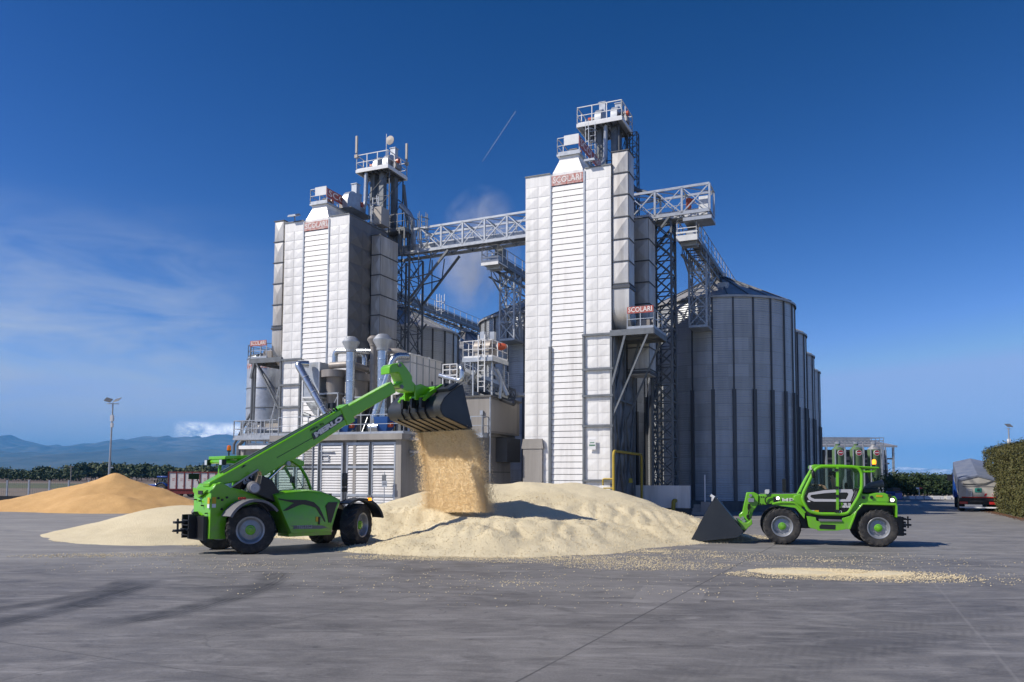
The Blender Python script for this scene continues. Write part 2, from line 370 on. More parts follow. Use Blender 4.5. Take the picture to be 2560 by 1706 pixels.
# ------------------------------------------------------------------ hills
s = NT('mountain_slope'); c = s.co()
f = s.noise(s.mp(c, (1, 1, 2)), .004, 9, .68); f2 = s.noise(c, .0011, 5, .6); gm = s.n('NewGeometry'); gz = s.n('SeparateXYZ'); s.L(gm.outputs['Position'], gz.inputs[0])
hi = s.n('MapRange'); s.L(s.math('ADD', gz.outputs[2], s.math('MULTIPLY', f, 900)), hi.inputs[0]); hi.inputs[1].default_value = 700; hi.inputs[2].default_value = 1400
b1 = s.mix(s.ramp(f, [(.4, 0), (.62, 1)]), (.04, .055, .035), (.10, .105, .07))
b1 = s.mix(hi.outputs[0], b1, s.mix(s.ramp(f, [(.42, 0), (.6, 1)]), (.15, .14, .125), (.3, .28, .26)))
s.L(b1, s.b.inputs['Base Color']); s.set(Roughness=.95); M_HILL = s.m
def hills(name, ridge, D, depth, label, rough=.06, hmul=1.0, seed=0):
    xs = [q[0] for q in ridge]; N = 420; m = MB(); J = 26
    x0, x1 = xs[0], xs[-1]; rows = []
    for i in range(N+1):
        sx = x0+(x1-x0)*i/N
        k = max(j for j in range(len(ridge)) if ridge[j][0] <= sx+1e-6); k = min(k, len(ridge)-2)
        t = (sx-ridge[k][0])/(ridge[k+1][0]-ridge[k][0]); t = t*t*(3-2*t)
        sy = ridge[k][1]*(1-t)+ridge[k+1][1]*t
        top = at(sx, sy, D); row = []
        for j in range(J+1):
            v = j/J*1.3-1     # -1 foot .. 0 ridge .. .3 back
            prof = max(0, 1-abs(v)**1.15) if v < 0 else 1-v*1.2
            y = D+v*depth; w = 1-min(1, abs(v)*2.2) if v > -.45 else 0
            nz = noise.fractal(Vector((top.x*.0013+seed, y*.0013, seed*.7)), 1.0, 2.1, 7)
            rg = 1-abs(noise.noise(Vector((top.x*.0022+seed, y*.0009, 3.1))))*1.6
            z = top.z*(prof+(nz*.18+rg*.12-.1)*min(1, abs(v)*3)*prof+(noise.fractal(Vector((top.x*.006+seed, 1.7, seed)), 1.0, 2.0, 5)*.6+nz*.4)*rough*(1-min(1, abs(v)*6)))
            row.append(m.v.__len__()); m.v.append(Vector((top.x, y, max(-5, z)*hmul)))
        rows.append(row)
    for i in range(N):
        for j in range(J): m.f.append((rows[i][j], rows[i+1][j], rows[i+1][j+1], rows[i][j+1]))
    o = m.build(name, M_HILL, smooth=180); tag(o, label=label, kind='structure'); return o
def q7(l): return [Q7(*q) for q in l]
hills('hills', [(-500, 1085)]+q7([(0, 465), (110, 465), (200, 490), (330, 530), (420, 540), (600, 552), (720, 540), (850, 527), (930, 545), (1050, 510), (1180, 535), (1300, 490), (1420, 474), (1580, 478), (1700, 468), (1800, 473), (1880, 478), (2000, 472), (2138, 484)])+[(760, 1112), (900, 1120), (1100, 1132), (1300, 1150), (1500, 1165)], 11500, 4300, 'far blue mountain ridge behind the left side of the yard', .16, 1, 1.0)
hills('hills', [(-500, 1120)]+q7([(0, 598), (150, 617), (300, 614), (500, 628), (700, 607), (900, 602), (1000, 592), (1160, 580), (1230, 596), (1400, 604), (1600, 600), (1800, 590), (2138, 600)])+[(780, 1138), (1000, 1150), (1300, 1172), (1500, 1185)], 7800, 3000, 'near dark blue wooded ridge in front of the far mountains', .1, 1, 4.0)
s = NT('snowy_rock'); c = s.co(); f = s.noise(c, .003, 8, .7)
s.L(s.mix(s.ramp(f, [(.4, 0), (.58, 1)]), (.2, .21, .24), (.8, .82, .85)), s.b.inputs['Base Color']); s.set(Roughness=.9); M_SNOW = s.m
_t = M_HILL; M_HILL = M_SNOW
hills('hills', [(2080, 1190)]+[Q8(*q) for q in [(300, 560), (600, 585), (860, 580), (940, 555), (1040, 590), (1130, 585), (1240, 580), (1330, 592), (1440, 585), (1520, 570), (1640, 590), (1900, 600), (2265, 610)]]+[(2750, 1196)], 15500, 4000, 'faint snowy mountain ridge above the trees on the right', .1, 1, 8.0)
M_HILL = _t
# ------------------------------------------------------------------ haze
s = NT('haze_air'); s.t.nodes.remove(s.b)
pv = s.n('VolumePrincipled'); pv.inputs['Color'].default_value = (.13, .50, 1.0, 1); pv.inputs['Density'].default_value = 8.5e-5; pv.inputs['Anisotropy'].default_value = -.1
s.L(pv.outputs[0], s.t.nodes['Material Output'].inputs['Volume']); M_HAZE = s.m
hz = MB().box(-15900, 15900, -55, 18800, -6.5, 720).build('haze', M_HAZE, smooth=0); tag(hz, kind='stuff', label='thin blue air haze over the plain')
# ------------------------------------------------------------------ grain
def grain_mat(name, c1, c2, c3, sc=34):
    s = NT(name); c = s.co()
    v = s.n('TexVoronoi'); s.L(c, v.inputs['Vector']); v.inputs['Scale'].default_value = sc
    col = s.mix(v.outputs['Color'], c1, c2)
    big = s.noise(c, .55, 6, .65, .5)
    col = s.mix(s.math('MULTIPLY', s.ramp(big, [(.4, 0), (.72, 1)]), .6), col, c3)
    f2 = s.noise(c, 9, 4, .7)
    col = s.mix(s.math('MULTIPLY', s.ramp(f2, [(.55, 0), (.8, 1)]), .3), col, tuple(x*.55 for x in c1))
    s.L(col, s.b.inputs['Base Color']); s.set(Roughness=.75, Specular_IOR_Level=.25)
    h = s.math('ADD', s.math('MULTIPLY', v.outputs['Distance'], .55), s.math('MULTIPLY', f2, .6))
    s.bump(h, .03, .9); return s.m
M_PALE = grain_mat('pale_grain', (.66, .565, .375), (.77, .685, .475), (.60, .51, .325))
M_CORN = grain_mat('orange_maize', (.60, .355, .135), (.72, .46, .20), (.54, .31, .115), 26)
M_KERNEL = mat('kernel', (.74, .64, .43), .6, col2=(.58, .46, .26), ns=40)

def smax(a, b, k):
    h = max(k-abs(a-b), 0)/k
    return max(a, b)+h*h*k*.25
def heightfield(name, cones, x0, x1, y0, y1, st, mt, nz=.05, k=.45, extra=None):
    nx, ny = int((x1-x0)/st), int((y1-y0)/st); Hh = {}
    m = MB(); idx = {}
    for i in range(nx+1):
        for j in range(ny+1):
            x, y = x0+i*st, y0+j*st
            wx = x+.5*noise.noise(Vector((x*.35, y*.35, 2))); wy = y+.5*noise.noise(Vector((x*.35, y*.35, 9)))
            z = -.3
            for (cx, cy, h, sl, ex) in cones:
                d = math.hypot((wx-cx)/ex, wy-cy)
                z = smax(z, h-sl*(math.sqrt(d*d+.35*.35)-.35), k)
            z += nz*noise.fractal(Vector((x*.9, y*.9, 5)), 1, 2, 5)*min(1, max(0, z+.25)*3)
            if extra: z = extra(x, y, z)
            Hh[i, j] = max(z, -.06)
    for i in range(nx):
        for j in range(ny):
            q = [(i, j), (i+1, j), (i+1, j+1), (i, j+1)]
            if max(Hh[a] for a in q) <= -.03: continue
            ids = []
            for a in q:
                if a not in idx:
                    idx[a] = len(m.v); m.v.append(Vector((x0+a[0]*st, y0+a[1]*st, Hh[a])))
                ids.append(idx[a])
            m.f.append(tuple(ids))
    return m, Hh
# (centre x, centre y, height, slope, x-stretch)
def pk(dx, Y, h, sl, ex=1.0):
    p = at(dx*DK, 1100*DK, Y); return (p.x, Y, h, sl, ex)
main = [pk(925, 32.0, .95, .33, 1.0), pk(1010, 32.5, 1.52, .28, 1.0), pk(1110, 33, 1.80, .27, 1.0), pk(1215, 33, 1.92, .27, 1.0), pk(1310, 33, 1.88, .28, .9), pk(1400, 32.5, 1.42, .27, .8), pk(1475, 32, 1.0, .26, .7), pk(1545, 31, .6, .25, .6),
        pk(1055, 29.3, 1.28, .48, 1.25), pk(1100, 26.4, .80, .42, 1.3), pk(1170, 25.6, .74, .36, 1.4), pk(1060, 24.3, .66, .36, 1.3), pk(1255, 26.0, .70, .36, 1.4), pk(1345, 26.8, .60, .35, 1.4), pk(1430, 28.4, .5, .3, 1.4), pk(1510, 29.5, .45, .25, 1.5), pk(1130, 23.3, .42, .26, 1.7),
        pk(880, 28.6, .72, .36, 1.2), pk(800, 30, .72, .36, 1.4), pk(720, 30.5, .8, .36, 1.4)]
def lumps(x, y, z):
    # shovel-bite clods and slips on the near flank
    if z > .05:
        a = noise.noise(Vector((x*1.6, y*1.6, 1)))
        g_ = noise.noise(Vector((x*1.9+.6*noise.noise(Vector((x*.5, y*.5, 4))), y*.35, 6)))
        if y < 30: z -= .13*max(0, .25-abs(g_))*4*min(1, z*1.6)*(.5+.5*noise.noise(Vector((x*.4, y*.4, 8))))
        if y < 27.5: z += .10*max(0, a)*min(1, z*2)-.05*max(0, -a)
    return z
m, HF = heightfield('grain_heap', main, -11.5, 8.5, 18.5, 42, .1, M_PALE, .055, .5, lumps)
o = m.build('grain_heap', M_PALE, smooth=180)
tag(o, 'long heap of pale cream grain in front of the silver towers', 'grain heap')
left = [pk(415, 29.6, .98, .30, 1.1), pk(365, 29.4, .5, .26, .9), pk(440, 27.0, .5, .34, 1.3), pk(500, 29.5, .9, .3, 1.5), pk(395, 26.4, .2, .16, 1.3), pk(590, 30, .75, .3, 1.5)]
m, _ = heightfield('grain_heap', left, -20.5, -8.5, 22, 37, .1, M_PALE, .035, .5)
o = m.build('grain_heap', M_PALE, smooth=180)
tag(o, 'low spread of pale cream grain behind the rear of the big loader on the left', 'grain heap')
corn = [pk(268, 51, 2.25, .43, 1.0), pk(235, 51, 1.75, .34, 1.3), pk(190, 50.5, 1.35, .32, 1.4), pk(125, 50, .85, .28, 1.5), pk(312, 51, .85, .40, 1.0), pk(355, 50.5, .38, .26, 1.2), pk(250, 47, 1.05, .42, 1.5), pk(400, 50.5, .28, .18, 1.4), pk(60, 49, .5, .22, 1.7)]
m, _ = heightfield('maize_heap', corn, -37, -13, 41, 60, .14, M_CORN, .06, .28)
o = m.build('maize_heap', M_CORN, smooth=180)
tag(o, 'rounded heap of orange maize kernels in front of the blue tractor', 'grain heap')

def kernels(pts, r0, r1, rnd):
    m = MB()
    for p in pts:
        r = rnd.uniform(r0, r1); a = rnd.uniform(0, PI); dx = Vector((math.cos(a), math.sin(a), rnd.uniform(-.5, .5)))*r; dy = Vector((-math.sin(a), math.cos(a), rnd.uniform(-.5, .5)))*r*.62; dz = Vector((0, 0, r*.5))
        b = len(m.v); m.v += [p+dx, p+dy, p-dx, p-dy, p+dz, p-dz]
        m.f += [(b, b+1, b+4), (b+1, b+2, b+4), (b+2, b+3, b+4), (b+3, b, b+4), (b+1, b, b+5), (b+2, b+1, b+5), (b+3, b+2, b+5), (b, b+3, b+5)]
    return m
rnd = random.Random(3)
# spilled patches: (D centre x, y, radius across, radius in depth, count, thickness)
pts = []; film = MB()
def spill(dx, dy, rx, ry, n, pw=1.0, ang=0):
    c = Dg(dx, dy); ca, sa = math.cos(rad(ang)), math.sin(rad(ang))
    for _ in range(n):
        t = rnd.random()**pw; a = rnd.uniform(0, 2*PI); x, y = rx*t*math.cos(a), ry*t*math.sin(a)
        x, y = x*ca-y*sa, x*sa+y*ca
        pts.append(Vector((c.x+x, c.y+y, .008+rnd.random()*.008)))
spill(1940, 1322, 2.6, 1.0, 4200, .75); spill(1860, 1312, 1.3, .5, 3800, .9); spill(2060, 1330, 1.9, .8, 900, .7)
spill(1000, 1282, 2.4, .8, 2600, .7); spill(1280, 1285, 3.2, 1.2, 2600, .7); spill(1480, 1300, 2.2, 1.1, 1300, .7); spill(1500, 1268, 2.0, .9, 1200)
spill(240, 1277, 2.4, .7, 800, .8, 8); spill(300, 1245, 2.6, .7, 900); spill(1720, 1235, 1.2, 1.4, 1300, .8); spill(1180, 1340, 6, 3.2, 500); spill(1900, 1290, 5, 2.5, 700); spill(900, 1255, 1.2, .8, 700)
spill(2200, 1330, 2.5, 1.2, 250); spill(560, 1300, 5, 2, 350); spill(1650, 1280, 2.5, 1.4, 500); spill(520, 1255, 1.4, .5, 700); spill(760, 1240, 1.6, .8, 600)
o = kernels(pts, .010, .022, rnd).build('spilled_grain', M_KERNEL, smooth=0); tag(o, 'loose pale kernels scattered over the grey yard', 'grain', kind='stuff')
# the thickest spill has a low body of its own under the loose kernels
c1 = Dg(1890, 1317)
m, _ = heightfield('grain_patch', [(c1.x, c1.y, .03, .11, 3.2), (c1.x+.7, c1.y-.1, .018, .09, 3.0), (c1.x-.6, c1.y+.1, .03, .12, 2.6)], c1.x-3, c1.x+3.5, c1.y-1, c1.y+1, .05, M_PALE, .03, .012)
o = m.build('grain_patch', M_PALE, smooth=180); tag(o, 'thin flat patch of pale grain on the yard in front of the small loader', 'grain heap')
# rough kernels on the surface of the near flank of the main heap, so that its outline is not a clean curve
pts = []
for (i, j), z in HF.items():
    x, y = -11.5+i*.1, 18.5+j*.1
    if z > -.05 and y < 31 and rnd.random() < .55: pts.append(Vector((x+rnd.uniform(-.05, .05), y+rnd.uniform(-.05, .05), max(z, 0)+.012)))
o = kernels(pts, .014, .03, rnd).build('loose_grain', M_KERNEL, smooth=0); tag(o, 'loose kernels lying over the flank of the long pale heap', 'grain', kind='stuff')
# ------------------------------------------------------------------ plant materials
M_WHITE = mat('white_sheet', (.87, .86, .835), .4, .05, col2=(.50, .485, .46), ns=1.3, lo=.46, hi=.84, streak=True)
M_LOUVRE = mat('louvre_sheet', (.62, .615, .61), .5, .1, col2=(.42, .41, .395), ns=1.6, lo=.45, hi=.85, streak=True)
M_SLAT = mat('slat_sheet', (.85, .84, .815), .42, .05, col2=(.52, .50, .47), ns=1.6, lo=.5, hi=.88, streak=True)
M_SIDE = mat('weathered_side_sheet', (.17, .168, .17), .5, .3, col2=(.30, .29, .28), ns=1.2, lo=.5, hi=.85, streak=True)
M_DUCT = mat('stained_duct', (.62, .61, .59), .45, .3, col2=(.26, .235, .21), ns=1.5, lo=.38, hi=.75, streak=True)
M_GALV = mat('galvanised_steel', (.50, .53, .56), .42, .55, col2=(.36, .38, .41), ns=2.5)
M_STEEL = mat('grey_steel', (.20, .215, .23), .5, .4, col2=(.13, .14, .15), ns=2)
M_DARK = mat('dark_steel', (.10, .105, .115), .5, .4, ns=2)
M_SHINY = mat('bright_pipe', (.60, .64, .68), .24, .85, col2=(.44, .47, .5), ns=3)
M_DULL = mat('dull_duct', (.33, .305, .285), .5, .35, col2=(.22, .2, .185), ns=2.5, streak=True)
M_CONC = mat('concrete', (.36, .34, .315), .85, col2=(.22, .205, .19), ns=.9, bump=.01, bs=30, streak=True)
M_CONCD = mat('dark_concrete', (.16, .155, .15), .85, col2=(.09, .09, .09), ns=1.2, bump=.01, streak=True)
M_TAN = mat('tan_sheet', (.40, .37, .33), .5, .1, col2=(.33, .3, .27), ns=1, streak=True)
M_SIGNRED = mat('faded_red', (.42, .07, .055), .5, col2=(.36, .16, .13), ns=5, lo=.4, hi=.65)
M_SIGNPALE = mat('worn_red', (.44, .12, .10), .55, col2=(.62, .5, .47), ns=6, lo=.38, hi=.62)
M_LETTER = mat('white_letters', (.86, .84, .82), .5, col2=(.7, .62, .6), ns=8)
M_REDPAINT = mat('orange_red_paint', (.50, .09, .035), .4)
M_BLUEP = mat('blue_motor_paint', (.015, .085, .30), .45)
M_YEL = mat('yellow_gas_pipe', (.50, .36, .04), .45, col2=(.42, .29, .03))
M_BLACK = mat('black_plastic', (.018, .018, .02), .5)
M_WPAINT = mat('white_frame_paint', (.78, .79, .8), .4)

def silo_mat():
    s = NT('corrugated_silo'); c = s.co(); sp = s.n('SeparateXYZ'); s.L(c, sp.inputs[0]); z = sp.outputs[2]
    an = s.math('ARCTAN2', sp.outputs[1], sp.outputs[0])
    # one tone per curved sheet: ring number and sheet number
    ring = s.math('FLOOR', s.math('DIVIDE', z, .87)); sh = s.math('FLOOR', s.math('ADD', s.math('MULTIPLY', an, 24/(2*PI)), s.math('MULTIPLY', s.math('MODULO', ring, 2.0), .5)))
    cmb = s.n('CombineXYZ'); s.L(ring, cmb.inputs[0]); s.L(sh, cmb.inputs[1])
    wn_ = s.n('TexWhiteNoise'); wn_.noise_dimensions = '3D'; s.L(cmb.outputs[0], wn_.inputs['Vector'])
    st = s.noise(s.mp(c, (1, 1, .1)), 2.2, 6, .65)
    k = s.math('ADD', s.math('MULTIPLY', wn_.outputs['Value'], .3), s.math('MULTIPLY', st, .8))
    col = s.mix(s.ramp(k, [(.3, 0), (.85, 1)]), (.50, .525, .55), (.34, .355, .37))
    seam = s.math('LESS_THAN', s.math('MODULO', z, .87), .045)
    col = s.mix(s.math('MULTIPLY', seam, .35), col, (.16, .17, .18))
    s.L(col, s.b.inputs['Base Color']); s.set(Metallic=.3, Roughness=.36)
    s.bump(s.noise(c, 3.0, 3, .5), .02); return s.m
M_SILO = silo_mat()
s_ = NT('silo_roof_sheet'); c_ = s_.co(); f_ = s_.noise(c_, 1.4, 6, .65)
s_.L(s_.mix(s_.ramp(f_, [(.35, 0), (.7, 1)]), (.50, .50, .50), (.34, .33, .32)), s_.b.inputs['Base Color']); s_.set(Metallic=.5, Roughness=.5)
M_ROOF = s_.m

# ------------------------------------------------------------------ silos
A0 = FAC.loc((14.85, 56.9, 0))
SR, SH = 5.1, 14.1
def silo(u, v, label):
    t = thing('grain_silo', label, 'silo', FAC, (u, v, 0), 'corrugated grain silos')
    MB().lathe([(SR+.35, 0), (SR+.35, .62), (SR+.1, .66)], (u, v, 0), n=64).build('plinth', M_CONCD, t)
    pit = .15; n = int((SH-.6)/pit*4); prof = [(SR+.012*math.sin(2*PI*(k % 4)/4), .6+(SH-.6)*k/n) for k in range(n+1)]
    MB().lathe(prof, (u, v, 0), n=90).build('wall', M_SILO, t, smooth=70)
    rf = MB(); rise = 2.35
    prof = [(SR+.16, SH-.12), (SR+.16, SH+.02), (.55, SH+rise), (.55, SH+rise+.35), (.01, SH+rise+.4)]
    rf.lathe(prof, (u, v, 0), n=48)
    ro = rf.build('roof', M_ROOF, t, smooth=20)
    rb = MB()
    for k in range(24):
        a = 2*PI*k/24; d = Vector((math.cos(a), math.sin(a), 0))
        rb.beam(Vector((u, v, SH+.05))+d*(SR+.1), Vector((u, v, SH+rise+.03))+d*.6, .07, .09)
    rb.build('roof_rib', M_STEEL, ro)
    hp = MB()
    a = rad(-75); d = Vector((math.cos(a), math.sin(a), 0)); p = Vector((u, v, SH+.95))+d*3.1
    hp.box(p.x-.35, p.x+.35, p.y-.35, p.y+.35, p.z-.2, p.z+.32); hp.build('roof_hatch', M_GALV, ro)
    first = None
    for k in range(24):
        deg = (k*15+4) % 360; deg = deg-360 if deg > 180 else deg
        if not (-215 < deg < 35 or deg > 145): continue
        if first is None:
            q = MB(); q.box(SR+.0, SR+.08, -.045, .045, .6, SH-.1); q.box(SR+.0, SR+.17, -.11, .11, .6, 7.9)
            q.v = [p+Vector((u, v, 0)) for p in q.v]
            first = q.build('stiffener', M_DARK, t); o = first
        else:
            o = first.copy(); COL.objects.link(o); o.parent = t
        o.rotation_euler = (0, 0, rad(deg))
    return t
sv, su = 12.6, 13.4
S0 = silo(A0.x, A0.y, 'nearest corrugated silo, standing right of the tall silver tower')
for r, k, lab in ((0, 1, 'second corrugated silo from the front in the row right of the towers'), (0, 2, 'third corrugated silo from the front in the row right of the towers'), (0, 3, 'farthest corrugated silo at the right end, behind the three others'),
                  (1, 1, 'silo glimpsed through the lattice mast between the right tower and the nearest silo'), (2, 1, 'silo showing in the narrow gap between the dark shaded silo and the sunlit one'),
                  (1, 0, 'sunlit corrugated silo between the two silver towers, behind the fan platform'), (2, 0, 'dark shaded corrugated silo behind the lattice mast beside the left tower')):
    c = copy_tree(S0); c.location = FAC.pt((A0.x-r*su, A0.y+k*sv, 0)); c['label'] = lab

# ------------------------------------------------------------------ small builders (facility coordinates)
def rail(m, pts, z, h=1.05, step=1.2, r=.022, closed=False, mid=True):
    """hand rail along pts (u, v) at deck height z"""
    P = [Vector((*p, z)) for p in pts]
    if closed: P.append(P[0])
    for a, b in zip(P, P[1:]):
        L = (b-a).length; n = max(1, round(L/step))
        for i in range(n+1):
            q = a.lerp(b, i/n); m.beam(q, q+Vector((0, 0, h)), r*2.1)
        m.beam(a+Vector((0, 0, h)), b+Vector((0, 0, h)), r*2)
        if mid: m.beam(a+Vector((0, 0, h*.52)), b+Vector((0, 0, h*.52)), r*1.6)
        m.beam(a+Vector((0, 0, .07)), b+Vector((0, 0, .07)), .02, .14)
    return m
def ladder(m, p, z0, z1, w=.45, cage=0.0, dirv=(1, 0), st=.3):
    d = Vector((*dirv, 0)).normalized(); n = Vector((-d.y, d.x, 0)); p = Vector((*p, 0))
    for s in (-1, 1):
        m.beam(p+d*s*w/2+Vector((0, 0, z0)), p+d*s*w/2+Vector((0, 0, z1)), .05)
    z = z0+st
    while z < z1: m.beam(p-d*w/2+Vector((0, 0, z)), p+d*w/2+Vector((0, 0, z)), .03); z += st
    if cage:
        z = z0+cage
        while z <= z1+.01:
            hoop = [p-n*(.35*math.sin(PI*k/6))*2+d*(.36*math.cos(PI*k/6))+Vector((0, 0, z)) for k in range(7)]
            for a, b in zip(hoop, hoop[1:]): m.beam(a, b, .035, .05)
            z += .8
        for k in (1, 3, 5):
            q = p-n*(.35*math.sin(PI*k/6))*2+d*(.36*math.cos(PI*k/6)); m.beam(q+Vector((0, 0, z0+cage)), q+Vector((0, 0, z1)), .035)
    return m
def lattice(m, u0, u1, v0, v1, z0, z1, leg=.14, br=.07, bay=None, x=True):
    bay = bay or (u1-u0)*1.15; n = max(1, round((z1-z0)/bay)); C = [(u0, v0), (u1, v0), (u1, v1), (u0, v1)]
    for c in C: m.beam((*c, z0), (*c, z1), leg)
    for i in range(n):
        a, b = z0+(z1-z0)*i/n, z0+(z1-z0)*(i+1)/n
        for c, d in zip(C, C[1:]+C[:1]):
            m.beam((*c, b), (*d, b), br)
            m.beam((*c, a), (*d, b), br)
            if x: m.beam((*d, a), (*c, b), br)
    return m
def pyramids(m, o, du, dz, nu, nz, hgt, nrm, gap=.012):
    """grid of shallow pressed pyramids: o corner, du/dz cell vectors, nrm outward"""
    o, du, dz, nrm = Vector(o), Vector(du), Vector(dz), Vector(nrm)
    for i in range(nu):
        for j in range(nz):
            p = o+du*i+dz*j; e = du*gap/du.length; f = dz*gap/dz.length
            a, b, c, d = p+e+f, p+du-e+f, p+du-e+dz-f, p+e+dz-f
            k = m.v.__len__(); ap = p+du*.5+dz*.5+nrm*hgt*(1+.25*noise.noise(p*1.7))
            m.v += [a, b, c, d, ap]; m.f += [(k, k+1, k+4), (k+1, k+2, k+4), (k+2, k+3, k+4), (k+3, k, k+4)]
    return m
def sign_board(t, name, p0, p1, h, s, mt, lm, nrm, th=.04, size=None):
    """upright sign from p0 to p1 (bottom corners) with lettering on the side of nrm"""
    p0, p1 = Vector(p0), Vector(p1); nrm = Vector(nrm).normalized(); d = (p1-p0)
    m = MB(); b = [p0, p1, p1+Vector((0, 0, h)), p0+Vector((0, 0, h))]
    m.add(b+[q-nrm*th for q in b], [(0, 1, 2, 3), (7, 6, 5, 4), (0, 4, 5, 1), (1, 5, 6, 2), (2, 6, 7, 3), (3, 7, 4, 0)])
    sb = m.build(name, mt, t)
    dd = d if d.cross(Vector((0, 0, 1))).dot(nrm) > 0 else -d
    text(s, size or h*.95, lm, sb, (p0+p1)/2+Vector((0, 0, h*.5))+nrm*.008, dd, (0, 0, 1), width=d.length*.9, bold=.004)
    return sb

# ------------------------------------------------------------------ drying towers
def dryer(u1, side, top, label):
    """u1: right edge of the front; side +1: air duct on the right, -1: on the left"""
    w = 5.08; u0 = u1-w; D = 4.5
    t = thing('drying_tower', label, 'drying tower', FAC, (u1-w/2, D/2, 0), 'silver grain drying towers')
    ua, ub = u0+1.55, u1-1.54
    # body: front block + recessed core
    m = MB(); m.box(u0+.05, ua, .06, D, 0, top); m.box(ub, u1-.05, .06, D, 0, top); m.box(ua, ub, .14, D, 0, top); m.build('body', M_WHITE, t)
    if side > 0:
        m = MB(); m.box(u0+.1, u1-1.0, D+.03, 8.3, 0, 17.45); m.build('shade_block', M_SIDE, t)  # unseen block added behind the tower to throw shade on the nearest silo
    nz = 30; pz = (top-.62)/nz
    for nm, a, b in (('wall_panel', u0, ua), ('wall_panel', ub, u1)):
        m = MB(); cw = (b-a)/2
        pyramids(m, (a, 0, 0), (cw, 0, 0), (0, 0, pz), 2, nz, .019, (0, -1, 0))
        m.box(a, b, .0, .05, top-.62, top); m.box(a, b, .012, .05, 0, top-.62)
        m.build(nm, M_WHITE, t, smooth=0)
    # side skin towards the right: shallow pressed panels
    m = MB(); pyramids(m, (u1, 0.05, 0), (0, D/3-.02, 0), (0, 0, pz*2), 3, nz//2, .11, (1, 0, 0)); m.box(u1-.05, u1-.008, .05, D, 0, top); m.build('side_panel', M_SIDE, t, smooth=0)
    # slats
    m = MB(); n = 54; z0 = 1.25; z1 = top-.75; hh = (z1-z0)/n*1.0
    n = int((z1-z0)/.335); hh = (z1-z0)/n
    for i in range(n):
        a = z0+i*hh
        m.add([(ua+.05, -.02, a+.03), (ub-.05, -.02, a+.03), (ub-.05, .01, a+hh), (ua+.05, .01, a+hh), (ua+.05, .02, a+.02), (ub-.05, .02, a+.02)], [(0, 1, 2, 3), (5, 4, 3, 2), (1, 0, 4, 5)])
    m.build('slats', M_SLAT, t, smooth=0)
    m = MB(); m.box(ua+.05, ub-.05, .1, .135, z0-.3, z1+.1); m.build('slat_backing', M_BLACK, t)
    m = MB()
    for u in (ua, ub): m.box(u-.045, u+.045, -.05, .1, .3, top-.1)
    m.beam((ua, -.02, .3), (ub, -.02, .3), .2); m.build('corner_post', M_GALV, t)
    mz = 9.9 if side > 0 else 9.65
    m = MB()
    e0, e1 = (ub, u1) if side > 0 else (u0, ua)
    for u in (e0-.02, e1+.0): m.box(u-.06, u+.06, -.13, -.052, .4, mz)
    for z in (1.95, 4.9, 6.55, 8.0, mz): m.beam((e0-.1, -.1, z), (e1+.1, -.1, z), .1, .12)
    o2 = ua if side > 0 else ub
    m.box(o2-.07, o2+.07, -.13, -.052, .4, mz-.5)
    m.build('front_frame', M_STEEL, t)
    # hopper on the roof, its machine deck and sign
    m = MB(); q = [(ua+.1, .02), (ub-.1, .02), (ub-.1, D-.3), (ua+.1, D-.3)]; q2 = [(ua+.42, .25), (ub-.42, .25), (ub-.42, D-.6), (ua+.42, D-.6)]
    m.loft([[Vector((*a, top-.15)) for a in q], [Vector((*a, top+.02)) for a in q], [Vector((*a, top+.78)) for a in q2], [Vector((*a, top+1.02)) for a in q2]]); m.build('hopper', M_WHITE, t, smooth=0)
    m = MB(); m.box(ua+.3, ub-.3, .12, D-.4, top+1.02, top+1.12); dk = m.build('roof_deck', M_GALV, t)
    m = MB(); dz = top+1.12; rail(m, [(ub-.34, .16), (ua+.34, .16), (ua+.34, D-.45), (ub-.34, D-.45)], dz, .95, 1.1); m.build('railing', M_GALV, dk)
    m = MB(); m.box(ua+.75, ub-.36, .09, .13, dz+.45, dz+1.02); m.build('wind_screen', M_WPAINT, dk)
    m = MB(); m.box(ua+.9, ua+1.35, .6, 1.3, dz, dz+.42); m.tube([(ua+.75, 1, dz+.3), (ub-.5, 1, dz+.3)], .14); m.build('drive_unit', M_DULL, dk)
    sign_board(t, 'roof_sign', (ub-.32, .1, dz+.3), (ub-.32, D-.3, dz+.3), .6, 'SCOLARI', M_SIGNRED, M_LETTER, (1, 0, 0))
    sign_board(t, 'front_sign', (ua+.06, -.045, top-.72), (ub-.06, -.045, top-.72), .56, 'SCOLARI', M_SIGNPALE, M_LETTER, (0, -1, 0), .03, .5)
    if side > 0:
        m = MB(); m.box(u0-.03, u0+1.12, -.16, -.08, 0, 3.7); m.prism([(u0-.12, 3.7), (u0+1.2, 3.7), (u0+1.12, 4.25), (u0-.02, 4.25)], lambda a, b, c: Vector((a, c, b)), -.2, -.06); m.build('base_cladding', M_CONC, t)
    # edge coping and floodlight
    m = MB(); m.box(u0-.03, ua-.04, -.05, .05, top, top+.06); m.box(ub+.04, u1+.03, -.05, .05, top, top+.06); m.box(u1-.05, u1+.05, .05, D, top, top+.06); m.build('coping', M_STEEL, t)
    uf = (ub+.4) if side > 0 else (ua-.75)
    m = MB(); m.beam((uf, .0, top+.06), (uf, -.05, top+.4), .05); m.beam((uf-.3, -.05, top+.4), (uf+.3, -.05, top+.4), .05)
    f = m.build('floodlight', M_STEEL, t); m = MB(); m.loft([[Vector((uf+a, -.12+b*.5, top+.36+b*.16)) for a, b in ((-.34, -.5), (.34, -.5), (.3, .7), (-.3, .7))], [Vector((uf+a, -.12+b*.5, top+.50+b*.2)) for a, b in ((-.28, -.5), (.28, -.5), (.2, .6), (-.2, .6))]]); m.build('lamp_head', M_GALV, f)
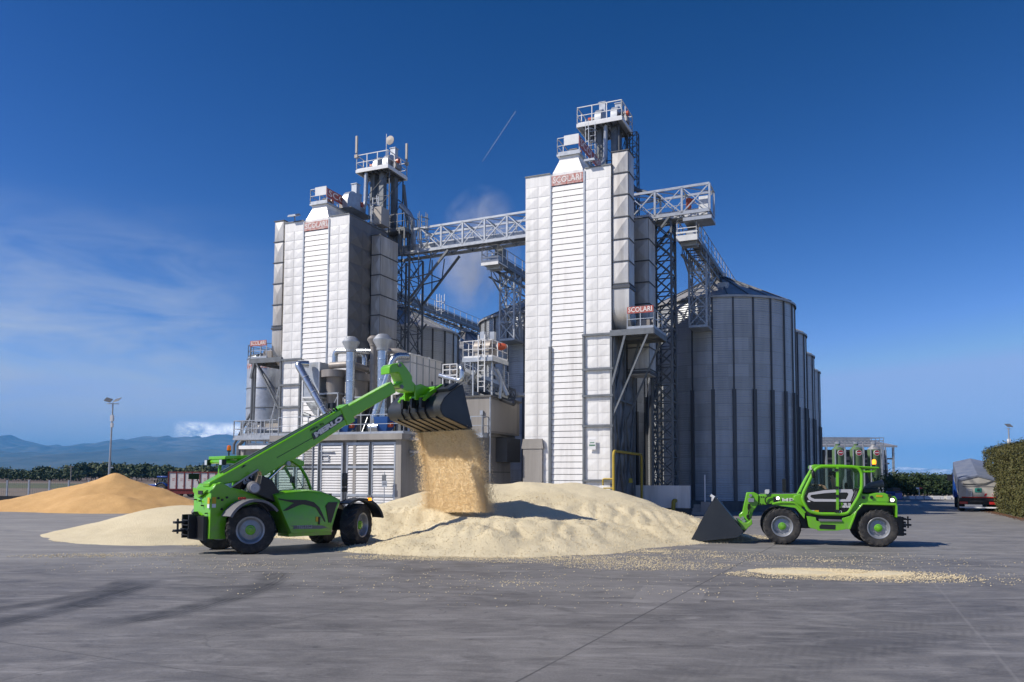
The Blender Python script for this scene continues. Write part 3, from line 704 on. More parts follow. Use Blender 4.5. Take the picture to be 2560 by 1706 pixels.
    # air ducts beside the tower
    def duct(a, b, va, vb, zt, zb, name, elbow):
        m = MB(); n = max(2, round((zt-zb-.3)/1.3)); ph = (zt-zb-.3)/n
        m.box(a+.02, b-.02, va+.02, vb, zb, zt)
        pyramids(m, (a, va, zb+.3), (b-a, 0, 0), (0, 0, ph), 1, n, .06, (0, -1, 0), .03)
        pyramids(m, (b, va, zb+.3), (0, vb-va, 0), (0, 0, ph), 1, n, .06, (1, 0, 0), .03)
        d = m.build(name, M_DUCT, t, smooth=0)
        for k in range(n+1):
            z = zb+.3+k*ph; MB().box(a-.04, b+.04, va-.05, vb+.02, z-.025, z+.025).build('flange', M_DARK, d)
        MB().box(a-.05, b+.05, va-.06, vb+.03, zb+.05, zb+.2).build('collar', M_DARK, d)
        if elbow:
            rings = []
            for k in range(9):
                ph2 = PI/2*k/8
                vr = vb+.25; R0, R1 = vr-va, .25
                c0 = Vector((0, vr, zb-elbow))
                if k == 0:
                    rings.append([Vector((x, y, zb+.02)) for x, y in ((a, va), (b, va), (b, vb), (a, vb))])
                yo, zo = vr-R0*math.cos(ph2), zb-elbow-R0*math.sin(ph2)*.95; yi, zi = vr-R1*math.cos(ph2), zb-elbow-R1*math.sin(ph2)
                rings.append([Vector((a, yo, zo)), Vector((b, yo, zo)), Vector((b, yi, zi)), Vector((a, yi, zi))])
            m = MB().loft(rings); m.build('elbow', M_DUCT, d, smooth=30)
        return d
    if side > 0:
        duct(u1+.02, u1+.95, .12, 1.3, top+.75, 12.35, 'air_duct', 1.0)
        duct(u1+.05, u1+1.35, 3.0, 4.6, top-2.2, 8.0, 'air_duct', 0)
    else:
        duct(fv(T1, 285, 1150, .15).x, fv(T1, 425, 1135, .15).x, .15, 1.4, top+.3, 11.7, 'air_duct', 1.0)
        duct(u1+.12, u1+.85, 2.35, 4.5, top-.75, 7.0, 'air_duct', 0)
    # platform under the duct with sign
    pz = 9.95 if side > 0 else 9.75
    a, b = (u1-.05, fv(Q3, 1082, 1420, -.1).x) if side > 0 else (u0-2.55, u0+.05)
    m = MB(); m.box(a, b, -.15, 2.9, pz, pz+.12)
    for v in (-.12, 1.3, 2.85): m.beam((a, v, pz-.1), (b, v, pz-.1), .09, .2)
    m.beam((a if side < 0 else b, -.15, pz-.08), (a if side < 0 else b, 2.9, pz-.08), .08, .24)
    pl = m.build('platform', M_STEEL, t)
    m = MB(); x0, x1 = (fv(Q3, 910, 1380, -.1).x, b) if side > 0 else (a, u0-1.2)
    rail(m, [(x0, -.1), (x1, -.1), (x1, 2.85), (x0, 2.85)] if side > 0 else [(x1, -.1), (x0, -.1), (x0, 2.85), (x1, 2.85)], pz+.12, 1.0, .95); m.build('railing', M_GALV, pl)
    m = MB(); m.box(x0+.3, x0+1.0, .8, 1.7, pz+.12, pz+.75); m.tube([(x0+.2, 1.2, pz+.65), (x1-.3, 1.2, pz+.65)], .22); m.build('fan_motor', M_DULL, pl)
    sign_board(pl, 'platform_sign', (x0, -.14, pz+.95), (x1, -.14, pz+.95), .36, 'SCOLARI', M_SIGNRED, M_LETTER, (0, -1, 0), .03, .38)
    m = MB()
    if side > 0:
        for v in (-.1, 2.8):
            m.beam((b-1.55, v, pz-.15), (u1+.02, v, pz-2.9), .11); m.beam((b-.3, v, pz-.15), (u1+.02, v+.1, pz-4.6), .09)
        m.beam((b-1.5, -.1, pz-.15), (b-.2, 2.8, pz-.15), .08)
        # cross bracing on the shaded side wall
        for v in (.15, 2.2, 4.3): m.beam((u1+.1, v, .3), (u1+.1, v, pz), .13)
        for z in (6.4,): m.beam((u1+.1, .15, z), (u1+.1, 4.3, z), .1)
        for va, vb in ((.15, 2.2), (2.2, 4.3)):
            m.beam((u1+.1, va, .6), (u1+.1, vb, 6.3), .1); m.beam((u1+.1, vb, .6), (u1+.1, va, 6.3), .1); m.beam((u1+.1, va, 6.5), (u1+.1, vb, pz-.3), .1)
    else:
        m.beam((a+.5, -.1, pz-.15), (u0-.05, -.1, pz-3.3), .1); m.beam((a+.1, -.1, pz-1.2), (a+.35, -.1, pz-.2), .14)
    m.build('brace', M_STEEL, t)
    return t
RTT, LTT = 19.3, 18.75
dr = dryer(0.0, 1, RTT, 'right silver drying tower with its stained air duct and railed platform on the right side')
dl = dryer(-17.2, -1, LTT, 'left silver drying tower standing behind the raised green boom')
# notice plates on the right tower
m = MB(); a = fv(Q6, 658, 1110, -.14); b = fv(Q6, 704, 1040, -.14); m.box(a.x, b.x, -.16, -.14, a.z, b.z); pn = m.build('notice_plate', M_WPAINT, dr)
M_GREENT = mat('notice_green', (.08, .22, .13), .5)
m = MB(); m.box(a.x+.03, b.x-.03, -.166, -.161, a.z+.35*(b.z-a.z), a.z+.48*(b.z-a.z)); m.box(a.x+.2*(b.x-a.x), b.x-.2*(b.x-a.x), -.166, -.161, a.z+.62*(b.z-a.z), a.z+.7*(b.z-a.z)); m.build('notice_print', M_GREENT, pn)
Z6 = Crop(560, 1030, 6.0026); Z7 = Crop(900, 1000, 5.348); Z8 = Crop(560, 840, 5.408); Z9 = Crop(1500, 1080, 6.0026)
def arc(c, r, e1, e2, a0, a1, n=7):
    c, e1, e2 = Vector(c), Vector(e1), Vector(e2)
    return [c+e1*(r*math.cos(a0+(a1-a0)*i/n))+e2*(r*math.sin(a0+(a1-a0)*i/n)) for i in range(n+1)]
def elbow_path(pts, r=.5, n=5):
    """round the corners of a polyline"""
    pts = [Vector(p) for p in pts]; out = [pts[0]]
    for a, b, c in zip(pts, pts[1:], pts[2:]):
        k = min(r, (a-b).length*.49, (c-b).length*.49); p = b+(a-b).normalized()*k; q = b+(c-b).normalized()*k
        for i in range(n+1):
            t = i/n; out.append(p*(1-t)**2+b*2*t*(1-t)+q*t*t)
    out.append(pts[-1]); return out

# ------------------------------------------------------------------ bucket elevators with head platforms
def head_unit(t, u, v, z, flip=1, tall=1.15):
    """elevator head: half-round hood, motor and vent box"""
    m = MB(); w = .42
    prof = [(-.75, 0), (.75, 0), (.75, .55)]+[(.75*math.cos(a), .55+.75*math.sin(a)) for a in [PI*k/10 for k in range(1, 10)]]+[(-.75, .55)]
    m.prism(prof, lambda a, b, c: (u+c, v+a, z+b), -w/2, w/2); h = m.build('elevator_head', M_GALV, t)
    m = MB(); m.tube([(u+flip*.25, v-.1, z+.75), (u+flip*.6, v-.1, z+.75)], .16); m.box(u+flip*.3, u+flip*.75, v-.35, v+.3, z+.2, z+.55); m.build('gear_motor', M_DULL, t)
    m = MB(); m.tube([(u+flip*.6, v-.1, z+.75), (u+flip*.8, v-.1, z+.75)], .17); m.build('motor_cap', M_REDPAINT, t)
    m = MB(); m.box(u-.2, u+.2, v+.25, v+.65, z+.9, z+.95+tall); m.box(u-.24, u+.24, v+.21, v+.69, z+.95+tall, z+1.0+tall); m.build('vent_box', M_GALV, t)
def elevator(u0, u1, v0, v1, z, legs, label, zb=0):
    t = thing('bucket_elevator', label, 'elevator', FAC, ((u0+u1)/2, (v0+v1)/2, zb), 'bucket elevators above the drying towers')
    m = MB(); m.box(u0, u1, v0, v1, z-.05, z)
    pl = m.build('head_platform', M_GALV, t)
    m = MB(); m.box(u0-.04, u1+.04, v0-.06, v0, z-.16, z+.06); m.box(u0-.04, u1+.04, v1, v1+.06, z-.16, z+.06); m.box(u0-.06, u0, v0, v1, z-.16, z+.06); m.box(u1, u1+.06, v0, v1, z-.16, z+.06); m.build('edge_beam', M_WPAINT, pl)
    m = MB()
    for k in range(1, 7):
        u = u0+(u1-u0)*k/7; m.box(u-.05, u+.05, v0, v1, z-.2, z-.05)
    m.build('floor_joist', M_DARK, pl)
    m = MB(); rail(m, [(u0, v0), (u1, v0), (u1, v1), (u0, v1)], z, 1.12, .95, .024, True); m.build('railing', M_WPAINT, pl)
    m = MB()
    for (a, b, w, d) in legs: m.box(a-w/2, a+w/2, b-d/2, b+d/2, zb, z-.05)
    tr = m.build('elevator_leg', M_STEEL, t)
    m = MB()
    us = [q[0] for q in legs]; vs_ = [q[1] for q in legs]
    lattice(m, min(us)-.45, max(us)+.4, min(vs_)-.4, max(vs_)+.5, max(zb, z-9), z-.2, .07, .035, 1.9, False); m.build('mast_frame', M_DARK, t)
    return t
RE = elevator(-3.65, -.78, 5.0, 7.5, 24.25, [(-2.45, 5.9, .34, .42), (-2.45, 6.8, .34, .42), (-1.5, 5.9, .34, .42), (-1.5, 6.8, .34, .42)], 'tall bucket elevator mast with a railed head platform behind the right tower', 17.47)
head_unit(RE, -2.5, 6.3, 24.25, -1, 1.0); head_unit(RE, -1.45, 6.3, 24.25, 1, .75)
m = MB(); m.tube(elbow_path([(-1.9, 5.35, 24.1), (-1.95, 5.35, 21.9), (-3.1, 3.6, 19.4)], .3), .14); m.build('spout_pipe', M_GALV, RE)
m = MB(); ladder(m, (-2.75, 5.2), 17.5, 24.2, .42, 2.2, (1, 0)); m.build('caged_ladder', M_GALV, RE)
m = MB(); ladder(m, (-.95, 7.3), 17.5, 24.2, .5, 0, (1, 0)); lattice(m, -.95, -.35, 7.0, 7.5, 17.5, 24.1, .06, .035, .7, False); m.build('rear_ladder', M_DARK, RE)
m = MB(); m.tube(elbow_path([(-1.3, 7.1, 21.8), (-.6, 7.0, 20.4), (1.2, 6.9, 19.6)], .3), .13); m.build('spout_pipe', M_STEEL, RE)
LE = elevator(-20.2, -17.6, 5.0, 7.55, 23.8, [(-19.25, 5.8, .34, .42), (-19.25, 6.7, .34, .42), (-18.5, 5.8, .36, .42), (-18.1, 6.7, .34, .42)], 'bucket elevator mast with antennas and a dish on its platform behind the left tower')
head_unit(LE, -19.1, 6.4, 23.8, -1, .2); head_unit(LE, -18.2, 6.3, 23.8, 1, 1.0)
m = MB(); m.tube(elbow_path([(-19.5, 5.2, 23.6), (-19.55, 5.2, 21.3), (-20.6, 3.4, 18.9)], .3), .15); m.build('spout_pipe', M_GALV, LE)
m = MB(); m.tube(elbow_path([(-17.7, 6.9, 21.6), (-16.9, 7.1, 20.8), (-16.7, 7.1, 19.6), (-16.75, 7.1, 17.9)], .6), .2); m.build('spout_pipe', M_GALV, LE)
m = MB(); m.tube([(-17.7, 7.3, 23.2), (-17.2, 7.3, 19.4), (-17.2, 7.3, 17.9)], .12); m.build('spout_pipe', M_STEEL, LE)
m = MB(); m.tube([(-17.75, 5.02, 23.8), (-17.75, 5.02, 26.1)], .03, 6); m.build('antenna_pole', M_WPAINT, LE)
m = MB(); c_ = Vector((-17.4, 5.0, 25.55)); m.lathe([(.01, .03), (.12, .02), (.24, -.02), (.32, -.06), (.32, -.1), (.01, -.12)], (0, 0, 0), 'y', 20); m.v = [p+c_ for p in m.v]; m.build('dish', M_DULL, LE)
for (u, v) in ((-20.22, 5.0), (-17.6, 7.5)):
    m = MB(); m.tube([(u, v, 24.8), (u, v, 26.0)], .04, 6); m.box(u-.07, u+.07, v-.08, v+.05, 25.1, 26.35); m.box(u-.12, u+.12, v-.1, v+.1, 24.75, 24.98); m.build('antenna', M_TAN, LE)

# second machine deck, left tower roof: more heads behind the sign
t = thing('elevator_head', 'twin vents and a rust-red half-round elevator hood on top of the left tower', 'elevator head', FAC, (-18.9, 3.2, LTT+1.1))
head_unit(t, -19.35, 3.5, LTT+1.14, 1, .75); head_unit(t, -18.75, 2.4, LTT+1.14, -1, 1.0)
m = MB(); m.box(-20, -18.2, 1.6, 4.3, LTT+1.125, LTT+1.16); m.build('base_plate', M_STEEL, t)
t = thing('roof_walkway', 'caged ladder and railed walkway on the roof of the left tower', 'walkway', FAC, (-17.6, 4.4, LTT))
m = MB(); rail(m, [(-19.4, 4.6), (-17.3, 4.6), (-17.3, 2.6)], LTT+.3, 1.05, .8); m.box(-19.4, -17.3, 3.9, 4.6, LTT+.24, LTT+.3); m.build('walkway', M_GALV, t)
m = MB(); ladder(m, (-17.9, 4.0), LTT, LTT+2.5, .45, 1.0); m.build('caged_ladder', M_GALV, t)
m = MB(); m.box(-17.5, -16.9, 3.2, 4.2, LTT+.3, LTT+1.5); m.build('control_box', M_TAN, t)

# ------------------------------------------------------------------ conveyor bridge
t = thing('conveyor_bridge', 'long grey truss conveyor bridge carried high between the towers', 'conveyor bridge', FAC, (-5.5, 6.8, 0))
BV0, BV1, BL, BR = 6.0, 7.55, -18.2, 4.32
def bz(u): return 17.72+(u-BL)*.4/(BR-BL)
m = MB(); HB = 1.6
for v in (BV0, BV1):
    m.beam((BL, v, bz(BL)), (BR, v, bz(BR)), .12, .2); m.beam((BL+2.2, v, bz(BL+2.2)+HB), (BR, v, bz(BR)+HB), .12, .14)
n = 12; us = [-15.5+(BR+15.5)*i/n for i in range(n+1)]
for i, u in enumerate(us):
    for v in (BV0, BV1): m.beam((u, v, bz(u)), (u, v, bz(u)+HB), .12)
    m.beam((u, BV0, bz(u)+HB), (u, BV1, bz(u)+HB), .08); m.beam((u, BV0, bz(u)-.04), (u, BV1, bz(u)-.04), .1)
    if i < n:
        a = us[i+1]
        for v in (BV0, BV1):
            m.beam((u, v, bz(u)+HB), (a, v, bz(a)), .07) if i % 2 == 0 else m.beam((u, v, bz(u)), (a, v, bz(a)+HB), .07)
            m.beam((u, v, bz(u)), (a, v, bz(a)+HB), .05) if i % 2 == 0 else m.beam((u, v, bz(u)+HB), (a, v, bz(a)), .05)
        m.beam((u, BV0, bz(u)+HB), (a, BV1, bz(a)+HB), .06); m.beam((u, BV1, bz(u)-.05), (a, BV0, bz(a)-.05), .06)
m.build('truss', M_GALV, t)
m = MB(); m.box(BL+.4, BR-.5, BV0+.75, BV1-.12, 17.98, 18.5); m.box(BL+.4, BR-.5, BV0+.8, BV1-.2, 18.5, 18.56); m.build('conveyor_trough', M_WPAINT, t)
m = MB(); m.box(BL, BR, BV0+.05, BV0+.75, 17.82, 17.87); m.build('walkway', M_STEEL, t)
m = MB()
for i in range(30):
    u = BL+.7+(BR-BL-1.4)*i/29; m.box(u-.03, u+.03, BV0+.74, BV1-.11, 17.96, 18.53)
rail(m, [(BL+.3, BV0+.72), (BR-.3, BV0+.72)], 17.9, .95, 1.6, .015); m.build('trough_rib', M_GALV, t)
m = MB(); m.tube([(BR-1.35, BV0+.6, 18.55), (BR-1.35, BV0+.6, 19.15)], .16); m.tube([(BR-1.5, BV0+.6, 19.0), (BR-1.0, BV0+.6, 19.0)], .12); m.build('motor', M_REDPAINT, t)
m = MB(); m.box(BR-.75, BR-.2, BV0+.6, BV1-.2, 18.0, 19.2); m.build('end_box', M_WPAINT, t)
m = MB(); m.box(BR-1.6, BR+.1, BV0, BV1, 17.6, 17.8); m.build('end_floor', M_GALV, t)
# struts below the right end
m = MB()
for v in (BV0, BV1): m.beam((1.9, v, bz(2.5)-.1), (-.2, v, 15.4), .12); m.beam((1.2, v, bz(2)-.1), (-.2, v, 16.4), .08)
m.beam((1.9, BV0, bz(2)-.15), (1.9, BV1, bz(2)-.15), .1); m.build('strut', M_STEEL, t)
# machine house where the bridge meets the left elevator
m = MB(); rail(m, [(-18.4, 5.7), (-16.6, 5.7), (-16.6, 7.4)], 19.4, 1.1, .7); m.box(-18.4, -16.6, 5.7, 7.4, 19.3, 19.4); m.beam((-17, 5.7, 17.6), (-17, 5.7, 19.4), .1); m.beam((-16.6, 5.7, 17.6), (-16.6, 5.7, 19.4), .1)
for k in range(5): m.tube([(-18.2+k*.45, 6.4+.2*(k % 2), 18), (-18.2+k*.45, 6.4+.2*(k % 2), 20.3-.2*(k % 3))], .09, 8)
m.build('transfer_deck', M_STEEL, t)
m = MB(); ladder(m, (-15.3, 6.2), 17.8, 20.4, .45, .6); m.build('caged_ladder', M_STEEL, t)

t = thing('lattice_mast', 'dark lattice mast with slanting struts carrying the left end of the bridge', 'lattice mast', FAC, (-17, 7, 0), 'lattice masts under the bridge')
m = MB(); lattice(m, -17.75, -16.35, 6.0, 7.9, 0, 17.6, .12, .05, 1.75); m.build('mast', M_STEEL, t)
m = MB()
for v, dv in ((6.0, 0), (7.9, 0)):
    m.beam((-16.35, v, 14.4), (-13.3, v-(.2 if v > 7 else 0), 17.6), .14)
    m.beam((-16.35, v, 12.6), (-16.0, v, 13.0), .1)
    m.beam((-16.35, v, 15.9), (-14.8, v, 16.1), .07); m.beam((-14.8, v, 16.1), (-14.6, v, 17.6), .06); m.beam((-15.6, v, 15.2), (-15.6, v, 17.6), .06)
m.beam((-14.8, 6, 16.1), (-14.8, 7.9, 16.1), .06); m.build('strut', M_STEEL, t)
t = thing('lattice_mast', 'lattice mast in the gap between the right tower and the nearest silo', 'lattice mast', FAC, (1.2, 7, 0), 'lattice masts under the bridge')
m = MB(); lattice(m, .75, 1.95, 6.2, 7.4, 0, 17.9, .12, .07, 1.15); m.build('mast', M_STEEL, t)

# ------------------------------------------------------------------ conveyors over the silo rows
def silo_conveyor(uc, v0, v1, label, lat=True, top=17.4):
    t = thing('silo_conveyor', label, 'conveyor', FAC, (uc, v0, 0), 'conveyors running over the silo rows')
    m = MB(); w = .58
    m.box(uc-.2, uc+.35, v0+.5, v1, top-.62, top-.1); m.build('trough', M_STEEL, t)
    m = MB()
    for s_ in (-w, w):
        m.beam((uc+s_, v0, top-.75), (uc+s_, v1, top-.75), .08, .2)
        m.beam((uc+s_, v0+1, top-1.45), (uc+s_, v1, top-1.45), .08, .1)
    n = int((v1-v0)/1.3)
    for i in range(n+1):
        v = v0+(v1-v0)*i/n; m.beam((uc-w, v, top-.78), (uc+w, v, top-.78), .07)
        for s_ in (-w, w):
            if i and v > v0+1: m.beam((uc+s_, v, top-.75), (uc+s_, v, top-1.45), .05)
            if 0 < i < n: m.beam((uc+s_, v, top-.75 if i % 2 else top-1.45), (uc+s_, v+(v1-v0)/n, top-1.45 if i % 2 else top-.75), .05)
    m.build('truss', M_STEEL, t)
    m = MB(); rail(m, [(uc-w, v0+1.5), (uc-w, v1)], top-.75, 1.15, 1.3, .02); rail(m, [(uc+w, v0+1.5), (uc+w, v1)], top-.75, 1.15, 1.3, .02); m.build('railing', M_GALV, t)
    m = MB(); m.box(uc-w-.05, uc+w+.05, v0-.15, v0+1.5, top-.82, top-.74); m.box(uc-w-.06, uc+w+.06, v0-.19, v0-.13, top-.95, top-.6); m.box(uc-w-.06, uc+w+.06, v0-.19, v0-.13, top-.48, top-.38)
    rail(m, [(uc-w, v0+1.5), (uc-w, v0-.16), (uc+w, v0-.16), (uc+w, v0+1.5)], top-.78, 1.2, 1.1, .025); m.build('end_platform', M_WPAINT, t)
    m = MB()
    for v in (v0+.4, v0+.9): m.box(uc-w+.1, uc+w-.1, v, v+.12, top-1.1, top-.85)
    m.box(uc-.1, uc+.5, v0+.2, v0+.7, top-.7, top-.2); m.build('drive_unit', M_GALV, t)
    m = MB(); m.loft([[Vector((uc+.1+a*.3, v0+1.4+b*.3, top+.6)) for a, b in ((-1, -1), (1, -1), (1, 1), (-1, 1))], [Vector((uc+.1+a*.3, v0+1.4+b*.3, top)) for a, b in ((-1, -1), (1, -1), (1, 1), (-1, 1))], [Vector((uc+.1+a*.16, v0+1.4+b*.16, top-.5)) for a, b in ((-1, -1), (1, -1), (1, 1), (-1, 1))]]); m.build('feed_spout', M_STEEL, t)
    if lat:
        m = MB(); lattice(m, uc-.55, uc+.55, A0.y-SR-1.75, A0.y-SR-.65, 11.9, top-.8, .11, .06, 1.05); m.box(uc-.6, uc+.6, A0.y-SR-1.8, A0.y-SR+.45, 11.75, 11.9)
        m.beam((uc-.5, v0+1.2, top-1.4), (uc-.55, A0.y-SR-1.7, 15.3), .09); m.beam((uc+.5, A0.y-SR+2.4, top-1.4), (uc+.5, A0.y-SR-.6, 14.5), .09); m.beam((uc+.5, A0.y-SR+.9, top-1.4), (uc+.5, A0.y-SR+.9, 15.2), .06)
        m.beam((uc+.5, A0.y-SR-.6, 14.9), (uc+.5, A0.y-SR+.9, 15.2), .07); m.build('support_lattice', M_GALV, t)
    m = MB()
    for k in range(3):
        m.tube(elbow_path([(uc, A0.y+k*sv-.8, top-.8), (uc, A0.y+k*sv, SH+2.6)], .1), .16, 8)
        if A0.y+k*sv > v1: break
    m.build('drop_pipe', M_STEEL, t); return t
silo_conveyor(A0.x-.25, 6.4, A0.y+30, 'conveyor with a railed end platform running back over the right silo row')
silo_conveyor(A0.x-13.65, 6.9, A0.y+12, 'conveyor end on a pale lattice leg, just left of the tall right tower')
silo_conveyor(A0.x-27.0, 9.0, A0.y+17.2, 'long dark conveyor slanting down from the left tower towards the sunlit silo', False, 17.9)
t = thing('caged_ladder', 'white safety cage of a ladder standing on the long dark conveyor', 'ladder', FAC, (-23.0, 22, 17.2))
p_ = fu(T4, 825, 500, -23.0); m = MB(); ladder(m, (p_.x, p_.y), p_.z-.1, p_.z+1.7, .6, .3, (.3, 1)); m.build('cage', M_WPAINT, t)

# ------------------------------------------------------------------ front plant building with louvred doors
FV = -5.0
t = thing('plant_building', 'low pale building with tall louvred double doors below the left tower', 'building', FAC, (-15.5, -2.6, 0))
m = MB(); m.box(-20.9, -10.1, FV+.12, -.3, 0, 3.66); m.box(-18.6, -10.1, FV+.12, -.3, 3.66, 4.08)
for a, b in ((-20.95, -20.75), (-10.42, -10.08), (-13.12, -12.93)): m.box(a, b, FV-.02, FV+.12, 0, 4.08 if a > -18.6 else 3.66)
m.build('wall', M_CONC, t)
m = MB(); m.box(-18.7, -9.92, FV-.22, -.2, 4.08, 4.4); m.build('roof_slab', M_CONC, t)
m = MB(); m.box(-21.0, -18.72, FV-.15, -.3, 3.66, 3.86); m.build('lower_roof', M_WHITE, t)
# louvred leaves measured on the facade
edges = [(-18, 183), (200, 466), (512, 792), (812, 1100)]
us = [(fv(Z3, a, 1300, FV).x, fv(Z3, b, 1300, FV).x) for a, b in edges]
us = [(u-.0, w) for u, w in us]
left_leaf = [(us[0][0]-2*(us[1][1]-us[1][0])-.12-.9*k*1.52, 0) for k in range(2)]
leaves = us+[(-16.95, -15.75), (-18.25, -17.05), (-19.55, -18.35)]
first = None
for i, (a, b) in enumerate(leaves):
    zt = 3.95 if a > -18.6 else 3.5
    m = MB(); v = FV+.02
    m.box(a, a+.09, v-.05, v+.06, .12, zt); m.box(b-.09, b, v-.05, v+.06, .12, zt)
    for z in (.12, 1.02, 2.55, zt-.14): m.box(a+.09, b-.09, v-.045, v+.06, z, z+.14)
    d = m.build('louvred_door', M_GALV, t)
    m = MB(); z = .28
    while z < zt-.2:
        if not any(abs(z+.07-q-.07) < .13 for q in (1.02, 2.55)):
            m.add([(a+.09, v-.04, z), (b-.09, v-.04, z), (b-.09, v-.012, z+.118), (a+.09, v-.012, z+.118), (a+.09, v-.0, z-.012), (b-.09, v-.0, z-.012)], [(0, 1, 2, 3), (1, 0, 4, 5)])
        z += .147
    m.build('louvres', M_LOUVRE, d, smooth=0)
    m = MB(); m.box(a+.06, b-.06, v+.045, v+.09, .15, zt-.05); m.build('backing', M_CONCD, d)
    m = MB(); m.tube([((a if i % 2 else b)-.02, v-.07, .2), ((a if i % 2 else b)-.02, v-.07, zt-.1)], .02, 6); m.box((a if i % 2 else b)-.1, (a if i % 2 else b)+.06, v-.1, v-.05, 1.0, 1.1); m.build('bolt_bar', M_STEEL, d)
m = MB(); a, b = fv(Z6, 1460, 740, FV-.05), fv(Z6, 1575, 650, FV-.05)
m.box(a.x, b.x, FV-.07, FV-.04, a.z, a.z+.04); m.box(a.x, b.x, FV-.07, FV-.04, b.z-.04, b.z); m.box(a.x, a.x+.04, FV-.07, FV-.04, a.z, b.z); m.box(b.x-.04, b.x, FV-.07, FV-.04, a.z, b.z); m.box(a.x-.05, b.x+.3, FV-.12, FV-.04, b.z+.2, b.z+.24); m.build('hatch_frame', M_GALV, t)
# roof railing
m = MB(); rail(m, [(-18.3, FV+.05), (-9.98, FV+.05), (-9.98, -1.0)], 4.4, 1.05, 1.85, .022); m.build('roof_railing', M_GALV, t)
# side walkway brackets and tray on the shaded right side
m = MB(); m.box(-10.0, -8.3, FV+.6, -1.05, 4.05, 4.2)
for v in (FV+.8, -2.6): m.beam((-10.0, v, 3.2), (-8.5, v, 4.05), .07); m.beam((-10.0, v, 3.45), (-8.7, v, 3.4), .2, .12)
m.build('side_walkway', M_GALV, t)
# walkway deck at the left end
m = MB(); m.box(-21.5, -18.72, FV-.1, -3.4, 4.2, 4.32); rail(m, [(-18.8, FV-.08), (-21.45, FV-.08), (-21.45, -3.4)], 4.32, 1.0, .62)
rail(m, [(-18.9, FV+.4), (-20.9, FV+.4)], 3.88, .4, .6); m.build('left_walkway', M_GALV, t)
t2 = thing('sign_post', 'thin post with two small grey sign plates in front of the louvred doors', 'sign', FAC, (*fv(Z7, 322, 1330, FV-.35).xy, 0))
a = fv(Z7, 328, 960, FV-.35); m = MB(); m.tube([(a.x, FV-.35, 0), (a.x, FV-.35, a.z)], .022, 8); m.build('post', M_GALV, t2)
for (x0, y0, x1, y1, mt_) in ((296, 1080, 350, 1000, M_STEEL), (296, 1168, 362, 1085, M_GALV)):
    p, q = fv(Z7, x0, y0, FV-.38), fv(Z7, x1, y1, FV-.38); m = MB(); m.box(p.x, q.x, FV-.40, FV-.375, p.z, q.z); pl = m.build('sign_plate', mt_, t2)
    if mt_ is M_GALV:
        m = MB()
        for k in (.35, .6): m.box(p.x+.04, q.x-.04, FV-.406, FV-.402, p.z+(q.z-p.z)*k, p.z+(q.z-p.z)*(k+.1))
        m.build('print', M_DARK, pl)

# ------------------------------------------------------------------ machines on the roof of the plant building
def stack(u, v, z0, z1, r, mt_, label, capscale=1.0):
    t = thing('exhaust_stack', label, 'exhaust stack', FAC, (u, v, z0), 'exhaust stacks on the plant roof')
    m = MB(); m.lathe([(r, z0), (r, z1)], (u, v, 0), n=20)
    z = z0+.9
    while z < z1-.2:
        m.lathe([(r, z-.03), (r+.018, z-.02), (r+.018, z+.02), (r, z+.03)], (u, v, 0), n=20); z += 1.15
    m.build('pipe', mt_, t)
    k = capscale; m = MB(); m.lathe([(r, z1-.05), (r*1.2, z1), (r*1.2, z1+.18*k), (r*1.95, z1+.62*k), (r*1.95, z1+.72*k), (r*1.3, z1+1.0*k), (r*.9, z1+1.08*k), (r*.85, z1+.95*k)], (u, v, 0), n=20)
    m.build('cowl', mt_ if mt_ is M_DULL else M_GALV, t); return t
stack(-14.8, -3.0, 4.4, 9.35, .26, M_SHINY, 'bright steel exhaust stack with a wide cowl, the left of the two bright ones', .8)
stack(-12.64, -3.0, 4.4, 9.3, .28, M_SHINY, 'bright steel exhaust stack with a wide cowl beside the white cabin', .85)
p_ = fv(T5, 2010, 240, -2.2); stack(p_.x, -2.2, 6.6, p_.z-.6, .2, M_DULL, 'dull beige exhaust stack with a small cowl between the bright stacks', .55)
